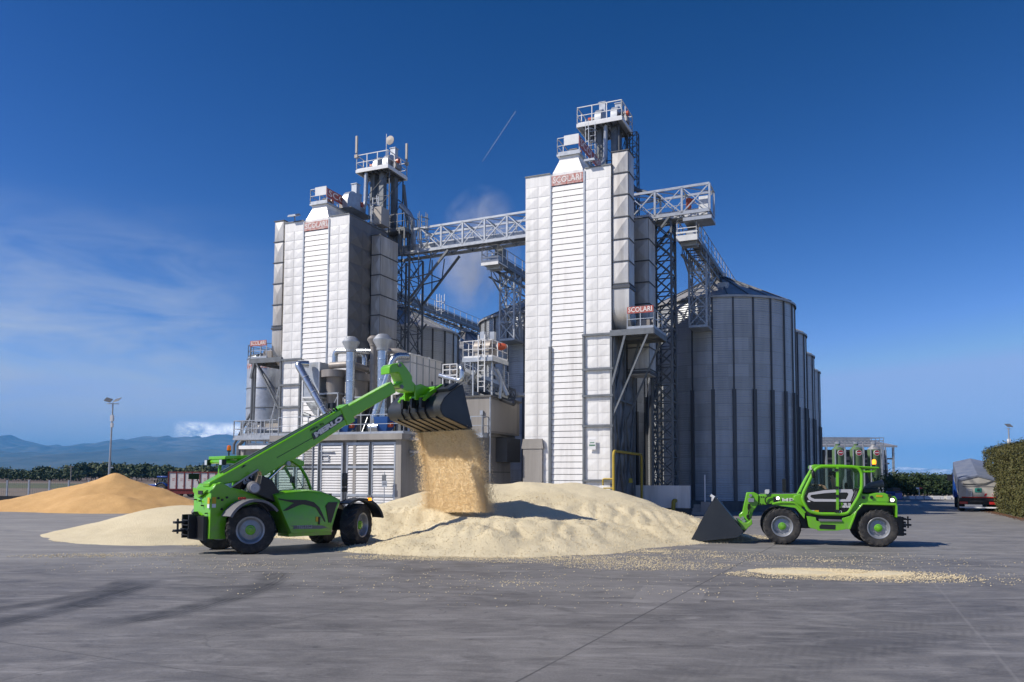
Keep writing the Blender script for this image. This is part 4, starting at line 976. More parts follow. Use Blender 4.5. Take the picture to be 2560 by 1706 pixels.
# cyclone separators
def cyclone(u, v, zt, r, label):
    t = thing('cyclone', label, 'cyclone', FAC, (u, v, 4.4), 'cyclone separators')
    m = MB(); m.lathe([(.01, zt+.02), (r*1.0, zt), (r*1.0, zt-.5), (r*.98, zt-.52), (r*.98, zt-1.45)], (u, v, 0), n=24)
    m.build('barrel', M_DULL, t)
    m = MB(); ring = []
    for k in range(15):
        a = -PI*.9+2*PI*.86*k/14; rr = r*1.02+.30*(1-k/14*.6); ring.append((a, rr))
    vs_ = []; fs = []
    for a, rr in ring:
        for z in (zt-.02, zt-.45): vs_ += [(u+rr*math.cos(a), v+rr*math.sin(a), z)]
        vs_ += [(u+r*.9*math.cos(a), v+r*.9*math.sin(a), zt-.02), (u+r*.9*math.cos(a), v+r*.9*math.sin(a), zt-.45)]
    for k in range(14):
        b = k*4; fs += [(b, b+4, b+5, b+1), (b, b+2, b+6, b+4), (b+1, b+5, b+7, b+3)]
    m.add(vs_, fs); m.build('inlet_scroll', M_DULL, t)
    m = MB(); m.lathe([(r*.95, zt-1.45), (.14, 4.95), (.14, 4.6), (.2, 4.58), (.2, 4.4)], (u, v, 0), n=24); m.build('cone', M_DULL, t)
    m = MB(); s_ = r*1.15
    for a, b in ((-1, -1), (1, -1), (1, 1), (-1, 1)): m.beam((u+a*s_, v+b*s_, 4.4), (u+a*s_, v+b*s_, zt-1.45), .07)
    for q, w in (((-1, -1), (1, -1)), ((1, -1), (1, 1)), ((1, 1), (-1, 1)), ((-1, 1), (-1, -1))):
        m.beam((u+q[0]*s_, v+q[1]*s_, zt-1.45), (u+w[0]*s_, v+w[1]*s_, zt-1.45), .08, .1); m.beam((u+q[0]*s_, v+q[1]*s_, 4.5), (u+w[0]*s_, v+w[1]*s_, zt-1.6), .04)
    m.build('stand', M_GALV, t); return t
CU = fv(Q5, 760, 500, -2.0).x
cyclone(CU, -2.0, 8.45, .58, 'dull grey cyclone with a scroll inlet left of the first bright stack')
cyclone(fv(Q5, 945, 500, -1.6).x, -1.6, 8.2, .55, 'dull grey cyclone standing between the two bright stacks')
cyclone(fv(Q5, 1000, 500, -.6).x+.2, -.4, 8.0, .5, 'rearmost dull cyclone, half hidden behind the other two')
def pipe_thing(label, pts, r, mt_, er=.5, seams=True, name='duct_pipe', cat='pipe', n=14):
    pts = [Vector(p) for p in pts]; t = thing(name, label, cat, FAC, (pts[-1].x, pts[-1].y, pts[-1].z), 'bent pipes on the plant roof')
    m = MB(); path = elbow_path(pts, er, 6); m.tube(path, r, n); m.build('pipe', mt_, t)
    if seams:
        m = MB()
        for a, b in zip(pts, pts[1:]):
            L = (b-a).length; d = (b-a).normalized(); k = 1
            while k*1.1 < L-.3:
                c = a+d*k*1.1; m.tube([c-d*.025, c+d*.025], r+.016, n); k += 1
        if m.v: m.build('seam_ring', M_GALV, t)
    return t
v = -3.4
def P(Q, x, y, v_): return fv(Q, x, y, v_)
pipe_thing('fat bright pipe bending from the hopper box down behind the boom', [P(Q5, 545, 352, v+.5), P(Q5, 455, 345, v), P(Q5, 690, 760, v), P(Q5, 790, 850, v)], .22, M_SHINY, .45)
pipe_thing('fat bright pipe curving from the white cabin down to the right blue fan', [P(Q5, 1335, 290, v+1.3), P(Q5, 1225, 285, v+.6), P(Q5, 1060, 800, v), P(Q5, 1090, 858, v+.2), P(Q5, 1180, 850, v+.4)], .21, M_SHINY, .5)
pipe_thing('bright elbow pipe over the left cyclone running to the dull stack', [P(Q5, 755, 340, -2), P(Q5, 755, 250, -2), P(Q5, 860, 248, -2.0), P(Q5, 1050, 252, -2)], .17, M_SHINY, .4)
pipe_thing('dull grey pipe running from the left cyclone scroll across to the rear cyclone', [P(Q5, 720, 365, -2.6), P(Q5, 850, 355, -2.75), P(Q5, 905, 362, -2.6), P(Q5, 1045, 405, -1.2)], .2, M_DULL, .3)
pipe_thing('small bright hoop pipe between the two bright stacks', [P(Q5, 905, 340, -1.8), P(Q5, 912, 270, -1.8), P(Q5, 990, 272, -1.7), P(Q5, 990, 400, -1.7)], .15, M_SHINY, .45)
pipe_thing('dull curved pipe reaching back behind the right bright stack', [P(Q5, 1015, 430, -1.3), P(Q5, 1020, 330, -1.3), P(Q5, 1110, 310, -1.1)], .14, M_DULL, .5)
pipe_thing('dull brown elbow pipe on the corner of the white cabin roof', [P(Q5, 1165, 330, -1.5), P(Q5, 1165, 255, -1.5), P(Q5, 1240, 248, -1.4), P(Q5, 1320, 275, -1.2)], .2, M_DULL, .45)
# hopper box with funnel
t = thing('hopper', 'pale blue-grey hopper box with a funnel on a frame left of the cyclones', 'hopper', FAC, (*P(Q5, 570, 900, -2.4).xy, 4.4))
a, b = P(Q5, 497, 620, -2.6), P(Q5, 632, 335, -2.6)
m = MB(); m.box(a.x, b.x, -2.6, -1.3, a.z, b.z); q = [(a.x, -2.6), (b.x, -2.6), (b.x, -1.3), (a.x, -1.3)]; cx = (a.x+b.x)/2
m.loft([[Vector((*p, a.z)) for p in q], [Vector((cx+(p[0]-cx)*.2, -1.95+(p[1]+1.95)*.2, a.z-1.0)) for p in q]]); m.build('box', M_GALV, t)
m = MB()
for p in q: m.beam((*p, 4.4), (*p, b.z), .08)
for z in (a.z, a.z-.25, 5.2): m.beam((a.x, -2.62, z), (b.x, -2.62, z), .08); m.beam((b.x+.02, -2.6, z), (b.x+.02, -1.3, z), .08)
m.build('frame', M_WPAINT, t)
m = MB(); p = P(Q5, 530, 755, -2.65); m.tube([p+Vector((-.2, 0, .05)), p+Vector((.25, 0, -.1))], .13, 8); m.build('valve_motor', M_STEEL, t)
# blue fans
for (x, lab) in ((845, 'blue fan unit standing on the plant roof behind the lettered boom'), (1150, 'blue fan unit at the foot of the curved bright pipe')):
    p = P(Q5, x, 860, -3.2); t = thing('fan_unit', lab, 'fan', FAC, (p.x, -3.2, 4.4), 'blue fans on the plant roof')
    m = MB(); m.loft([[Vector((p.x+a*w, -3.2+b*w, z)) for a, b in ((-1, -1), (1, -1), (1, 1), (-1, 1))] for w, z in ((.2, 4.5), (.42, 5.0), (.45, 5.45))]); m.build('casing', M_BLUEP, t)
    m = MB(); m.tube([(p.x-.8, -3.4, 4.85), (p.x-.2, -3.4, 4.85)], .3, 12); m.build('fan_duct', M_SHINY, t)
    m = MB(); m.tube([(p.x+.35, -3.4, 5.0), (p.x+.62, -3.4, 5.0)], .14, 10); m.build('motor', M_REDPAINT, t)
# white cabin
a, b = P(Q5, 1205, 280, -2), P(Q5, 1352, 275, -2); u0, u1, zt = a.x, b.x, 9.15
t = thing('filter_cabin', 'white panelled filter cabin raised on legs behind the loader bucket', 'cabin', FAC, ((u0+u1)/2, -.2, 4.4))
m = MB(); m.box(u0, u1, -2, 1.75, 6.95, zt); m.box(u0-.05, u1+.05, -2.06, 1.8, zt, zt+.07); m.build('body', M_WHITE, t)
m = MB()
for k in range(6):
    v_ = -2+3.75*k/5; m.box(u1+.003, u1+.03, v_-.04, v_+.04, 6.95, zt)
m.box(u1+.003, u1+.024, -2, 1.75, zt-.48, zt-.42); m.box(u0, u1, -2.03, -2.003, zt-.5, zt-.42); m.build('panel_seam', M_GALV, t)
m = MB(); m.box(u1+.004, u1+.05, .55, .65, 7.6, 7.85); m.build('door_handle', M_DARK, t)
m = MB()
for u in (u0+.05, u1-.05):
    for v_ in (-1.95, -.1, 1.7): m.beam((u, v_, 4.4), (u, v_, 6.95), .1)
for z in (5.3, 6.0, 6.9): m.beam((u0, -1.97, z), (u1, -1.97, z), .08, .1)
m.beam((u0, -1.97, 5.3), (u1, -1.97, 6.9), .05); m.build('leg_frame', M_WPAINT, t)
m = MB()
for k in range(7): m.box(u1-.5-.1*(k % 2), u1-.3, -1.2+.4*k, -1.05+.4*k, zt+.07, zt+.14+.04*(k % 3))
m.build('roof_fitting', M_GALV, t)
# dark machinery masses under and behind the cyclones
t = thing('machine_housing', 'dark machinery housing under the cyclones behind the roof railing', 'machine', FAC, (-14.2, -1.2, 4.4))
m = MB(); m.box(-16.2, -11.2, -1.0, -.35, 4.4, 7.2); m.build('housing', M_CONCD, t)
m = MB()
for k in range(12):
    u = -16+.42*k; m.beam((u, -1.1, 4.4), (u+.1, -1.1, 6.2+.4*(k % 3)), .07); m.box(u, u+.3, -1.4, -1.02, 4.4+.3*(k % 4), 4.8+.45*(k % 3))
m.build('fittings', M_STEEL, t)

# ------------------------------------------------------------------ concrete building with tan side
t = thing('concrete_building', 'concrete building with a tan upper side panel between the grain fall and the right tower', 'building', FAC, (-8.3, 1.2, 0))
CB = -1.0; cu = fv(Q5, 1985, 605, CB).x; cl = -10.0
m = MB(); m.box(cl, cu, CB, 3.3, 4.6, 6.62); m.box(cl, cu-.5, CB+.35, 3.1, 0, 4.6); m.box(cl, cu-.25, CB+.1, 3.2, 4.45, 4.6); m.build('wall', M_CONC, t)
m = MB(); m.box(cu+.003, cu+.05, CB+.05, 2.75, 4.72, 6.5); m.build('side_panel', M_TAN, t)
m = MB(); m.box(cl-.05, cu+.12, CB-.08, 3.4, 6.62, 6.72); m.build('roof_edge', M_CONCD, t)
m = MB(); m.box(cu-.48, cu+.25, .9, 2.9, 3.0, 4.4); m.build('intake_box', M_DARK, t)
m = MB()
for z in (2.4, 1.3): m.box(cu-.49, cu-.46, CB+.5, 3.0, z-.03, z+.03)
m.box(cl+.1, cu-.6, CB+.3, CB+.345, 2.6, 2.7); m.build('form_line', M_CONCD, t)
m = MB(); m.box(cl+.2, cu-.05, CB-.75, CB-.03, 4.3, 4.42); rail(m, [(cl+.2, CB-.72), (cu-.08, CB-.72), (cu-.08, CB-.02)], 4.42, 1.05, .75); m.build('balcony', M_GALV, t)
m = MB(); m.tube([(cu+.06, CB-.05, .2), (cu+.06, CB-.05, 6.6)], .05, 8); m.tube([(cu-.45, CB-.06, 3.2), (cu-.45, CB-.06, 5.6)], .02, 6); m.box(cu-.55, cu-.37, CB-.12, CB-.02, 5.6, 5.85); m.build('downpipe', M_GALV, t)
m = MB(); m.tube([(cu-1.7, CB-.4, 5.0), (cu-1.45, CB-.4, 5.0)], .12, 10); m.build('motor', M_REDPAINT, t)
# ------------------------------------------------------------------ twin fan platform
v = -1.0; a, b = P(T4, 1187, 1190, v), P(T4, 1625, 1150, v); u0, u1, z = a.x, b.x, 8.85
t = thing('fan_platform', 'small railed platform with twin round hoods and a red motor before the sunlit silo', 'platform', FAC, ((u0+u1)/2, 0, 6.7))
m = MB(); m.box(u0, u1, v, v+2.15, z-.06, z); m.box(u0-.03, u1+.03, v-.05, v, z-.2, z+.03); m.box(u1, u1+.05, v, v+2.15, z-.2, z+.03); m.build('deck', M_GALV, t)
m = MB(); rail(m, [(u0, v), (u1, v), (u1, v+2.1), (u0, v+2.1)], z, 1.0, .6, .02, True); ladder(m, ((u0+u1)/2+.3, v-.12), 6.9, z+1.3, .4); m.build('railing', M_WPAINT, t)
for k, du in ((0, .62), (1, 1.25)):
    m = MB(); prof = [(-.55, 0), (.55, 0)]+[(.55*math.cos(q), .6+.62*math.sin(q)) for q in [PI*j/9 for j in range(10)]]
    m.prism(prof, lambda A, B, c: (u0+du+c, v+1.0+A, z+B), -.2, .2); m.build('fan_hood', M_DULL, t)
    m = MB(); m.box(u0+du-.17, u0+du+.17, v+.42, v+.47, z+.1, z+.75); m.build('hood_door', M_TAN, t)
    m = MB(); m.box(u0+du-.14, u0+du+.14, v+1.2, v+1.5, z+1.1, z+1.75-.05*k); m.build('vent_box', M_GALV, t)
m = MB(); m.tube([(u1-.35, v+1, z+.75), (u1-.05, v+1, z+.75)], .17, 10); m.build('gear_motor', M_DULL, t)
m = MB(); m.tube([(u1-.05, v+1, z+.75), (u1+.22, v+1, z+.75), (u1+.4, v+1, z+.75)], [.22, .2, .12], 10); m.build('motor', M_REDPAINT, t)
m = MB()
for u in (u0+.5, u1-.15):
    for w in (v+.3, v+1.9): m.beam((u, w, 6.7), (u, w, z-.06), .09)
m.tube(elbow_path([(u0+1.0, v+.8, z-.1), (u0+.1, v+.7, z-1.1)], .1), .14, 8); m.tube(elbow_path([(u0+1.2, v+.8, z-.1), (u1+.1, v+.9, z-1.2), (u1+.5, v+1.0, z-2.1)], .2), .14, 8); m.build('leg', M_GALV, t)
# conveyor gallery across the roof and its pipework
t = thing('roof_conveyor', 'dark conveyor gallery with railing crossing above the tan-sided building', 'conveyor', FAC, (-8.2, 1, 6.7))
p, q = fu(T6, 1215, 440, -8.9), fu(T6, 1862, 690, -6.2)
m = MB(); p1, q1 = p-Vector((0, 0, .55)), q-Vector((0, 0, .45))
for o_ in (Vector((0, 0, 0)), Vector((.2, .6, 0))):
    m.beam(p+o_, q+o_, .1, .16); m.beam(p1+o_, q1+o_, .08, .12)
    for k in range(11):
        t0, t1 = k/10, min(1, (k+1)/10); m.beam(p.lerp(q, t0)+o_, p1.lerp(q1, t0)+o_, .06)
        if k < 10: m.beam(p.lerp(q, t0)+o_, p1.lerp(q1, t1)+o_, .05)
m.build('truss', M_STEEL, t)
m = MB()
for k in range(9):
    c = p.lerp(q, k/8); m.beam(c, c+Vector((0, 0, 1.0)), .045)
for h in (.55, 1.0): m.beam(p+Vector((0, 0, h)), q+Vector((0, 0, h)), .035)
m.beam(p+Vector((0, 0, .15)), q+Vector((0, 0, .15)), .03, .3); m.build('railing', M_GALV, t)
m = MB(); m.tube([p1+Vector((.4, .3, -.25)), q1+Vector((.3, .3, -.3))], .2, 10); m.build('under_pipe', M_DARK, t)
pipe_thing('bright return-bend pipe left of the fan platform', [P(Z3, 1630, 285, -.9), P(Z3, 1895, 355, -.9), P(Z3, 1900, 190, -.9), P(Z3, 1850, 185, -.6), P(Z3, 1850, 260, -.5)], .17, M_SHINY, .28)
pipe_thing('pale horizontal pipe leading into the left edge of the right tower', [P(Q5, 2080, 605, 1.2), P(Q5, 2265, 597, 1.2)], .13, M_GALV, .1)
pipe_thing('thin bent drain pipe at the right end of the roof conveyor', [P(T6, 1690, 380, -.5), P(T6, 1760, 530, -.3), P(T6, 1740, 820, -.3)], .09, M_GALV, .3)
t = thing('valve_rack', 'small white frame rack with valves beside the white cabin', 'rack', FAC, (*P(Z3, 1750, 300, -.9).xy, 7.4))
m = MB(); a, b = P(Z3, 1668, 285, -1), P(Z3, 1838, 145, -1)
for z in (a.z, (a.z+b.z)/2, b.z): m.beam((a.x, -1, z), (b.x, -1, z), .05)
for u in (a.x, (a.x+b.x)/2, b.x): m.beam((u, -1, a.z-.5), (u, -1, b.z), .05)
m.box(a.x, b.x, -1, -.3, a.z-.05, a.z); m.build('frame', M_WPAINT, t)
m = MB(); c = (a+b)/2; m.ball(c+Vector((.25, .1, -.1)), .16, 8); m.tube([c+Vector((-.3, .1, .2)), c+Vector((.3, .1, .2))], .07, 8); m.build('valve', M_DULL, t)

# ------------------------------------------------------------------ left tank and its stair tower
tu, tv, tr = -26.75, 4.0, 1.5
t = thing('storage_tank', 'round pale metal tank with faded red letters left of the left tower', 'tank', FAC, (tu, tv, 0))
m = MB(); m.lathe([(.4, 4.6), (tr, 5.7), (tr, 10.45), (tr-.05, 10.55), (.3, 11.0), (.01, 11.02)], (tu, tv, 0), n=40); m.build('shell', M_GALV, t)
m = MB()
for z in (6.9, 8.3, 10.4): m.lathe([(tr, z-.04), (tr+.03, z-.03), (tr+.03, z+.03), (tr, z+.04)], (tu, tv, 0), n=40)
m.build('band', M_STEEL, t)
m = MB()
for k in range(6):
    a = 2*PI*k/6+.3; m.beam((tu+1.45*math.cos(a), tv+1.45*math.sin(a), 0), (tu+1.45*math.cos(a), tv+1.45*math.sin(a), 5.8), .14)
m.build('leg', M_STEEL, t)
mark = 'IGHI BOR'
for i, ch in enumerate(mark):
    if ch == ' ': continue
    a = rad(-128+i*11.0); n_ = Vector((math.cos(a), math.sin(a), 0))
    text(ch, .52, M_SIGNPALE, t, Vector((tu, tv, 9.85))+n_*(tr+.012), (-n_.y, n_.x, 0), (0, 0, 1), bold=.012)
m = MB(); ring = [(tu+1.45*math.cos(2*PI*k/10), tv+1.45*math.sin(2*PI*k/10)) for k in range(10)]; rail(m, ring, 10.55, .9, 9, .018, True); m.build('railing', M_STEEL, t)
t = thing('service_platform', 'grey service walkway with pipes and a tan hood at the foot of the tank', 'platform', FAC, (-24.6, 0, 0))
a, b = fv(Z8, 232, 1390, .2), fv(Z8, 750, 1385, .2)
m = MB(); m.box(a.x, b.x, .2, 3.0, a.z-.02, a.z+.2); rail(m, [(b.x, .22), (a.x, .22), (a.x, 2.9)], a.z+.2, 1.0, .6); m.build('walkway', M_GALV, t)
c, d = fv(Z8, 452, 1340, .8), fv(Z8, 750, 1170, .8)
m = MB(); m.box(c.x, d.x, .8, 2.4, c.z, d.z); m.build('hood', M_WPAINT, t)
m = MB(); m.box(c.x+.3, d.x, .74, .798, c.z+.45, d.z-.05); m.build('hood_panel', M_TAN, t)
m = MB(); m.box(c.x-.1, d.x+.1, .7, 2.5, d.z, d.z+.08); m.box(c.x+.3, d.x, .76, .797, c.z, c.z+.32); m.build('hood_roof', M_STEEL, t)
zt = a.z
m = MB()
def ln(*q, w=.13): 
    for (x, y), (x2, y2) in zip(q, q[1:]): m.tube([fv(Z8, x, y, .3), fv(Z8, x2, y2, .3)], w/2, 8)
ln((395, 350), (360, 1340), w=.17); ln((428, 380), (395, 1180), w=.16); ln((395, 350), (470, 250), w=.16); ln((415, 345), (755, 840), w=.2)
ln((362, 1050), (225, 1300), (135, 1470), (128, 1600), w=.16); ln((270, 1400), (200, 1480), (198, 1620), w=.3); ln((290, 1340), (330, 1190), (400, 1230), w=.14); m.build('pipework', M_STEEL, t)
m = MB()
for u in (a.x+.3, b.x-.3):
    for v_ in (.4, 2.8): m.beam((u, v_, 0), (u, v_, zt), .14)
for k in range(5): m.box(a.x+.5+k*.55, a.x+.85+k*.55, .6, 1.2, zt-.75+.1*(k % 2), zt-.3)
m.beam((a.x, .3, zt-.9), (b.x, .3, zt-.9), .1, .16); m.build('leg', M_STEEL, t)
m = MB(); m.tube([fv(Z8, 760, 640, 0), fv(Z8, 632, 1165, 0)], .045, 6); m.build('brace', M_GALV, t)

# ------------------------------------------------------------------ yellow gas pipe, low wall and steps by the right tower
t = thing('gas_pipe', 'yellow gas pipe rising and crossing the shaded side of the right tower', 'pipe', FAC, (.3, 0, 0))
m = MB(); a, b = fv(Z9, 205, 850, -.35), fv(Z9, 207, 285, -.35); ue = a.x
q = fu(Z9, 622, 360, ue+.1); m.tube(elbow_path([(ue, -.35, a.z-.4), (ue, -.35, b.z), (ue+.1, q.y, b.z-.05), (ue+.1, q.y, .2)], .3), .075, 10); m.build('main_pipe', M_YEL, t)
m = MB(); c = fv(Z9, 45, 705, -.35); m.tube(elbow_path([(ue, -.35, c.z), (c.x, -.35, c.z), (c.x, -.35, c.z-.35)], .08), .045, 8); d = fv(Z9, 50, 845, -.35); m.tube([(ue, -.35, d.z), (d.x, -.35, d.z)], .035, 8); m.build('branch_pipe', M_YEL, t)
t = thing('low_wall', 'low grey rendered wall with a yellow pipe stub at the foot of the nearest silo', 'wall', FAC, (2.5, 6.0, 0))
a, b = fv(Z9, 480, 1100, 5.6), fv(Z9, 1350, 808, 5.6)
m = MB(); m.box(a.x, b.x, 5.6, 5.85, .35, b.z); m.build('wall', M_WHITE, t)
m = MB(); m.box(a.x, b.x+.1, 5.7, 8.5, 0, .33); m.build('footing', M_CONCD, t)
c = fv(Z9, 1115, 1060, 5.5); m = MB(); m.tube(elbow_path([(c.x+.05, 5.6, c.z+.1), (c.x, 5.3, c.z+.1), (c.x-.03, 5.28, .05)], .2), .12, 10); m.build('pipe_stub', M_YEL, t)
t = thing('steps', 'short concrete steps with a white post beside the low grey wall', 'steps', FAC, (*fv(Z9, 1440, 1190, 5.2).xy, 0))
a, b = fv(Z9, 1375, 1195, 5.2), fv(Z9, 1515, 1110, 5.2)
m = MB()
for k in range(3): m.box(a.x, b.x, 5.2+k*.3, 6.4, k*.19, (k+1)*.19)
m.box(b.x, b.x+1.0, 5.2, 6.6, 0, .75); m.build('step', M_CONC, t)
m = MB(); p = fv(Z9, 1577, 1150, 5.4); m.tube([(p.x, 5.4, .6), (p.x, 5.4, 2.3)], .04, 8); m.build('post', M_WPAINT, t)
# caution sheets on the shaded side wall
M_YELS = mat('yellow_label', (.55, .42, .02), .5)
m = MB(); a = fu(Z9, 412, 765, .02); b = fu(Z9, 468, 700, .02); m.box(.10, .12, a.y, b.y, a.z, b.z); m.build('warning_label', M_YELS, dr)
# ------------------------------------------------------------------ loaders
M_GREEN = mat('lime_green_paint', (.155, .50, .004), .32, col2=(.14, .46, .005), ns=1.5, coat=.5, rvar=.05)
def dirty(mt_, z0, z1, col, amt):
    n_ = NT.__new__(NT); n_.m = mt_; n_.t = mt_.node_tree; n_.b = n_.t.nodes['Principled BSDF']
    old = n_.b.inputs['Base Color'].links[0].from_socket; c = n_.co(); sp = n_.n('SeparateXYZ'); n_.L(c, sp.inputs[0])
    mr = n_.n('MapRange'); n_.L(sp.outputs[2], mr.inputs[0]); mr.inputs[1].default_value = z1; mr.inputs[2].default_value = z0
    f = n_.math('MULTIPLY', n_.ramp(n_.noise(c, 4, 7, .72), [(.40, 0), (.72, 1)]), n_.math('MULTIPLY', mr.outputs[0], amt))
    n_.L(n_.mix(f, old, col), n_.b.inputs['Base Color'])
dirty(M_GREEN, .3, 2.4, (.20, .17, .12), .55)
M_GREY = mat('grey_mudguard', (.17, .165, .18), .55, col2=(.14, .14, .15), ns=3)
M_BLK = mat('black_trim', (.014, .014, .016), .42)
M_GLOSSBLK = mat('glossy_black_panel', (.008, .008, .01), .12, rvar=.02)
M_RUB = mat('tyre_rubber', (.020, .020, .021), .8, col2=(.085, .076, .064), ns=4, lo=.45, hi=.75, bump=.004, bs=50)
M_RIM = mat('silver_rim', (.36, .38, .41), .4, .5, col2=(.30, .31, .33), ns=6)
M_CHROME = mat('chrome_rod', (.75, .78, .82), .12, 1.0)
M_BUCKET = mat('anthracite_bucket', (.028, .034, .042), .38, .2, col2=(.04, .045, .052), ns=1.4)
M_DUSTB = mat('dusty_bucket_floor', (.21, .17, .115), .6, col2=(.07, .065, .06), ns=1.6, lo=.45, hi=.75)
M_SILVER = mat('silver_decal', (.50, .50, .52), .4)
M_WHITEL = mat('white_decal', (.8, .8, .8), .5)
M_SEAT = mat('seat_fabric', (.015, .015, .016), .8)
M_AMBER = NT('amber_beacon').set(Base_Color=(.75, .18, .005, 1), Roughness=.15, Transmission_Weight=.3, Emission_Color=(1, .25, .01, 1), Emission_Strength=.12).m
M_AMBERLIT = NT('amber_beacon_lit').set(Base_Color=(.8, .22, .01, 1), Roughness=.15, Emission_Color=(1, .33, .02, 1), Emission_Strength=2.2).m
M_REDL = mat('red_lens', (.45, .02, .015), .2)
M_LENS = mat('clear_lamp_lens', (.75, .76, .78), .15, .3)
M_LIT = emit('lit_headlamp', (1, .93, .8), 4)
s = NT('cab_glass'); s.t.nodes.remove(s.b)
tr = s.n('BsdfTransparent'); tr.inputs[0].default_value = (.80, .86, .84, 1); gl = s.n('BsdfGlossy'); gl.inputs['Roughness'].default_value = .03; gl.inputs[0].default_value = (.9, .95, 1, 1)
fr = s.n('Fresnel'); fr.inputs[0].default_value = 1.5; mx = s.n('MixShader'); s.L(s.math('ADD', s.math('MULTIPLY', fr.outputs[0], .22), .0), mx.inputs[0]); s.L(tr.outputs[0], mx.inputs[1]); s.L(gl.outputs[0], mx.inputs[2]); s.L(mx.outputs[0], s.t.nodes['Material Output'].inputs[0]); M_GLASS = s.m

def wheel(t, u, v, z, r, w, side, steer=0, green=M_GREEN, lugs=20):
    """side +1: outer face towards +v"""
    Mx = Matrix.Translation((u, v, z)) @ Matrix.Rotation(rad(steer), 4, 'Z')
    m = MB(); h = w/2; rr = r*.545
    prof = [(rr, -h*.82), (rr*1.12, -h*.93), (r*.80, -h), (r*.93, -h*.93), (r*.945, -h*.72), (r*.95, 0), (r*.945, h*.72), (r*.93, h*.93), (r*.80, h), (rr*1.12, h*.93), (rr, h*.82)]
    m.lathe(prof, (0, 0, 0), 'y', 48)
    for k in range(lugs):
        for sg in (-1, 1):
            a0 = 2*PI*(k+(.5 if sg > 0 else 0))/lugs; da = .42*20/lugs
            R0, R1 = r*.93, r*1.0; th = .055*20/lugs
            def pp(a, rad_, y): return Vector((rad_*math.cos(a), y, rad_*math.sin(a)))
            rows = []
            for (y, a, ro) in ((-.04*h*sg, a0, R1), (.45*h*sg, a0-da*.35, R1), (.86*h*sg, a0-da*.7, R1*.985), (1.01*h*sg, a0-da*.86, r*.90), (1.02*h*sg, a0-da*.95, r*.80)):
                ri = ro-r*.075 if y*sg < .95*h else ro-r*.0
                rows.append([pp(a-th, ri, y*.97), pp(a-th*.75, ro, y), pp(a+th*.75, ro, y), pp(a+th, ri, y*.97)])
            m.loft(rows)
    m.xf(Mx); o = m.build('wheel', M_RUB, t, smooth=30)
    m = MB(); f = side
    prof = [(rr*1.0, .80*h*f), (rr*1.06, .86*h*f), (rr*1.02, .92*h*f), (rr*.93, .86*h*f), (rr*.86, .60*h*f), (rr*.80, .35*h*f), (rr*.74, .30*h*f), (rr*.45, .38*h*f), (.001, .40*h*f)]
    m.lathe(prof if f < 0 else prof, (0, 0, 0), 'y', 40)
    prof = [(rr*1.0, -.80*h*f), (rr*1.05, -.88*h*f), (rr*.92, -.84*h*f), (rr*.85, -.4*h*f), (.001, -.35*h*f)]
    m.lathe(prof, (0, 0, 0), 'y', 32)
    for k in range(10):
        a = 2*PI*k/10; c = Vector((rr*.56*math.cos(a), .36*h*f, rr*.56*math.sin(a))); m.tube([c, c+Vector((0, .05*f, 0))], .017, 6)
    m.xf(Mx); m.build('rim', M_RIM, o)
    m = MB(); m.lathe([(rr*.36, .3*h*f), (rr*.38, .52*h*f), (rr*.34, .60*h*f), (rr*.2, .63*h*f), (rr*.18, .74*h*f), (.001, .76*h*f)], (0, 0, 0), 'y', 28)
    for k in range(12):
        a = 2*PI*k/12; c = Vector((rr*.29*math.cos(a), .6*h*f, rr*.29*math.sin(a))); m.tube([c, c+Vector((0, .02*f, 0))], .009, 5)
    m.xf(Mx); m.build('hub', green, o)
    return o
def mudguard(t, u, v, z, r, w, a0, a1, mt_, n=12, th=.035, name='mudguard', lip=.07):
    m = MB(); rings = []
    for k in range(n+1):
        a = rad(a0+(a1-a0)*k/n); c, s_ = math.cos(a), math.sin(a)
        def q(rad_, y): return Vector((u+rad_*c, v+y, z+rad_*s_))
        h = w/2; rings.append([q(r, -h), q(r, h), q(r-lip, h), q(r-lip, h-th), q(r-th, h-th), q(r-th, -h+th), q(r-lip, -h+th), q(r-lip, -h)])
    m.loft(rings); return m.build(name, mt_, t, smooth=40)
def PL(fr, Q, pts, v): return [(lambda p: (p.x, p.z))(fr.onv(*Q(x, y), v)) for x, y in pts]
def slab(poly, v0, v1): return MB().prism(poly, lambda a, b, c: Vector((a, c, b)), v0, v1)
def loop_tube(m, poly, v, r, close=True, n=8):
    P_ = [Vector((a, v, b)) for a, b in poly]
    if close: P_ = P_+[P_[0]]
    m.tube(elbow_path(P_, .12, 3), r, n)

# ================================================================== big loader, boom raised (front right side seen)
TL = Frame((-7.75, 22.54, 0), 45)
def tp(Q, pts, v): return PL(TL, Q, pts, v)
big = thing('telehandler', 'large lime green telehandler tipping its raised dark bucket over the grain heap', 'telehandler', TL, (1.6, 0, 0), 'lime green telehandlers')
WB, WR, WZ = 3.4, .655, .645
for u, st in ((0, -27), (WB, 30)):
    wheel(big, u, -.93, WZ, WR, .50, -1, st); wheel(big, u, .93, WZ, WR, .50, 1, st)
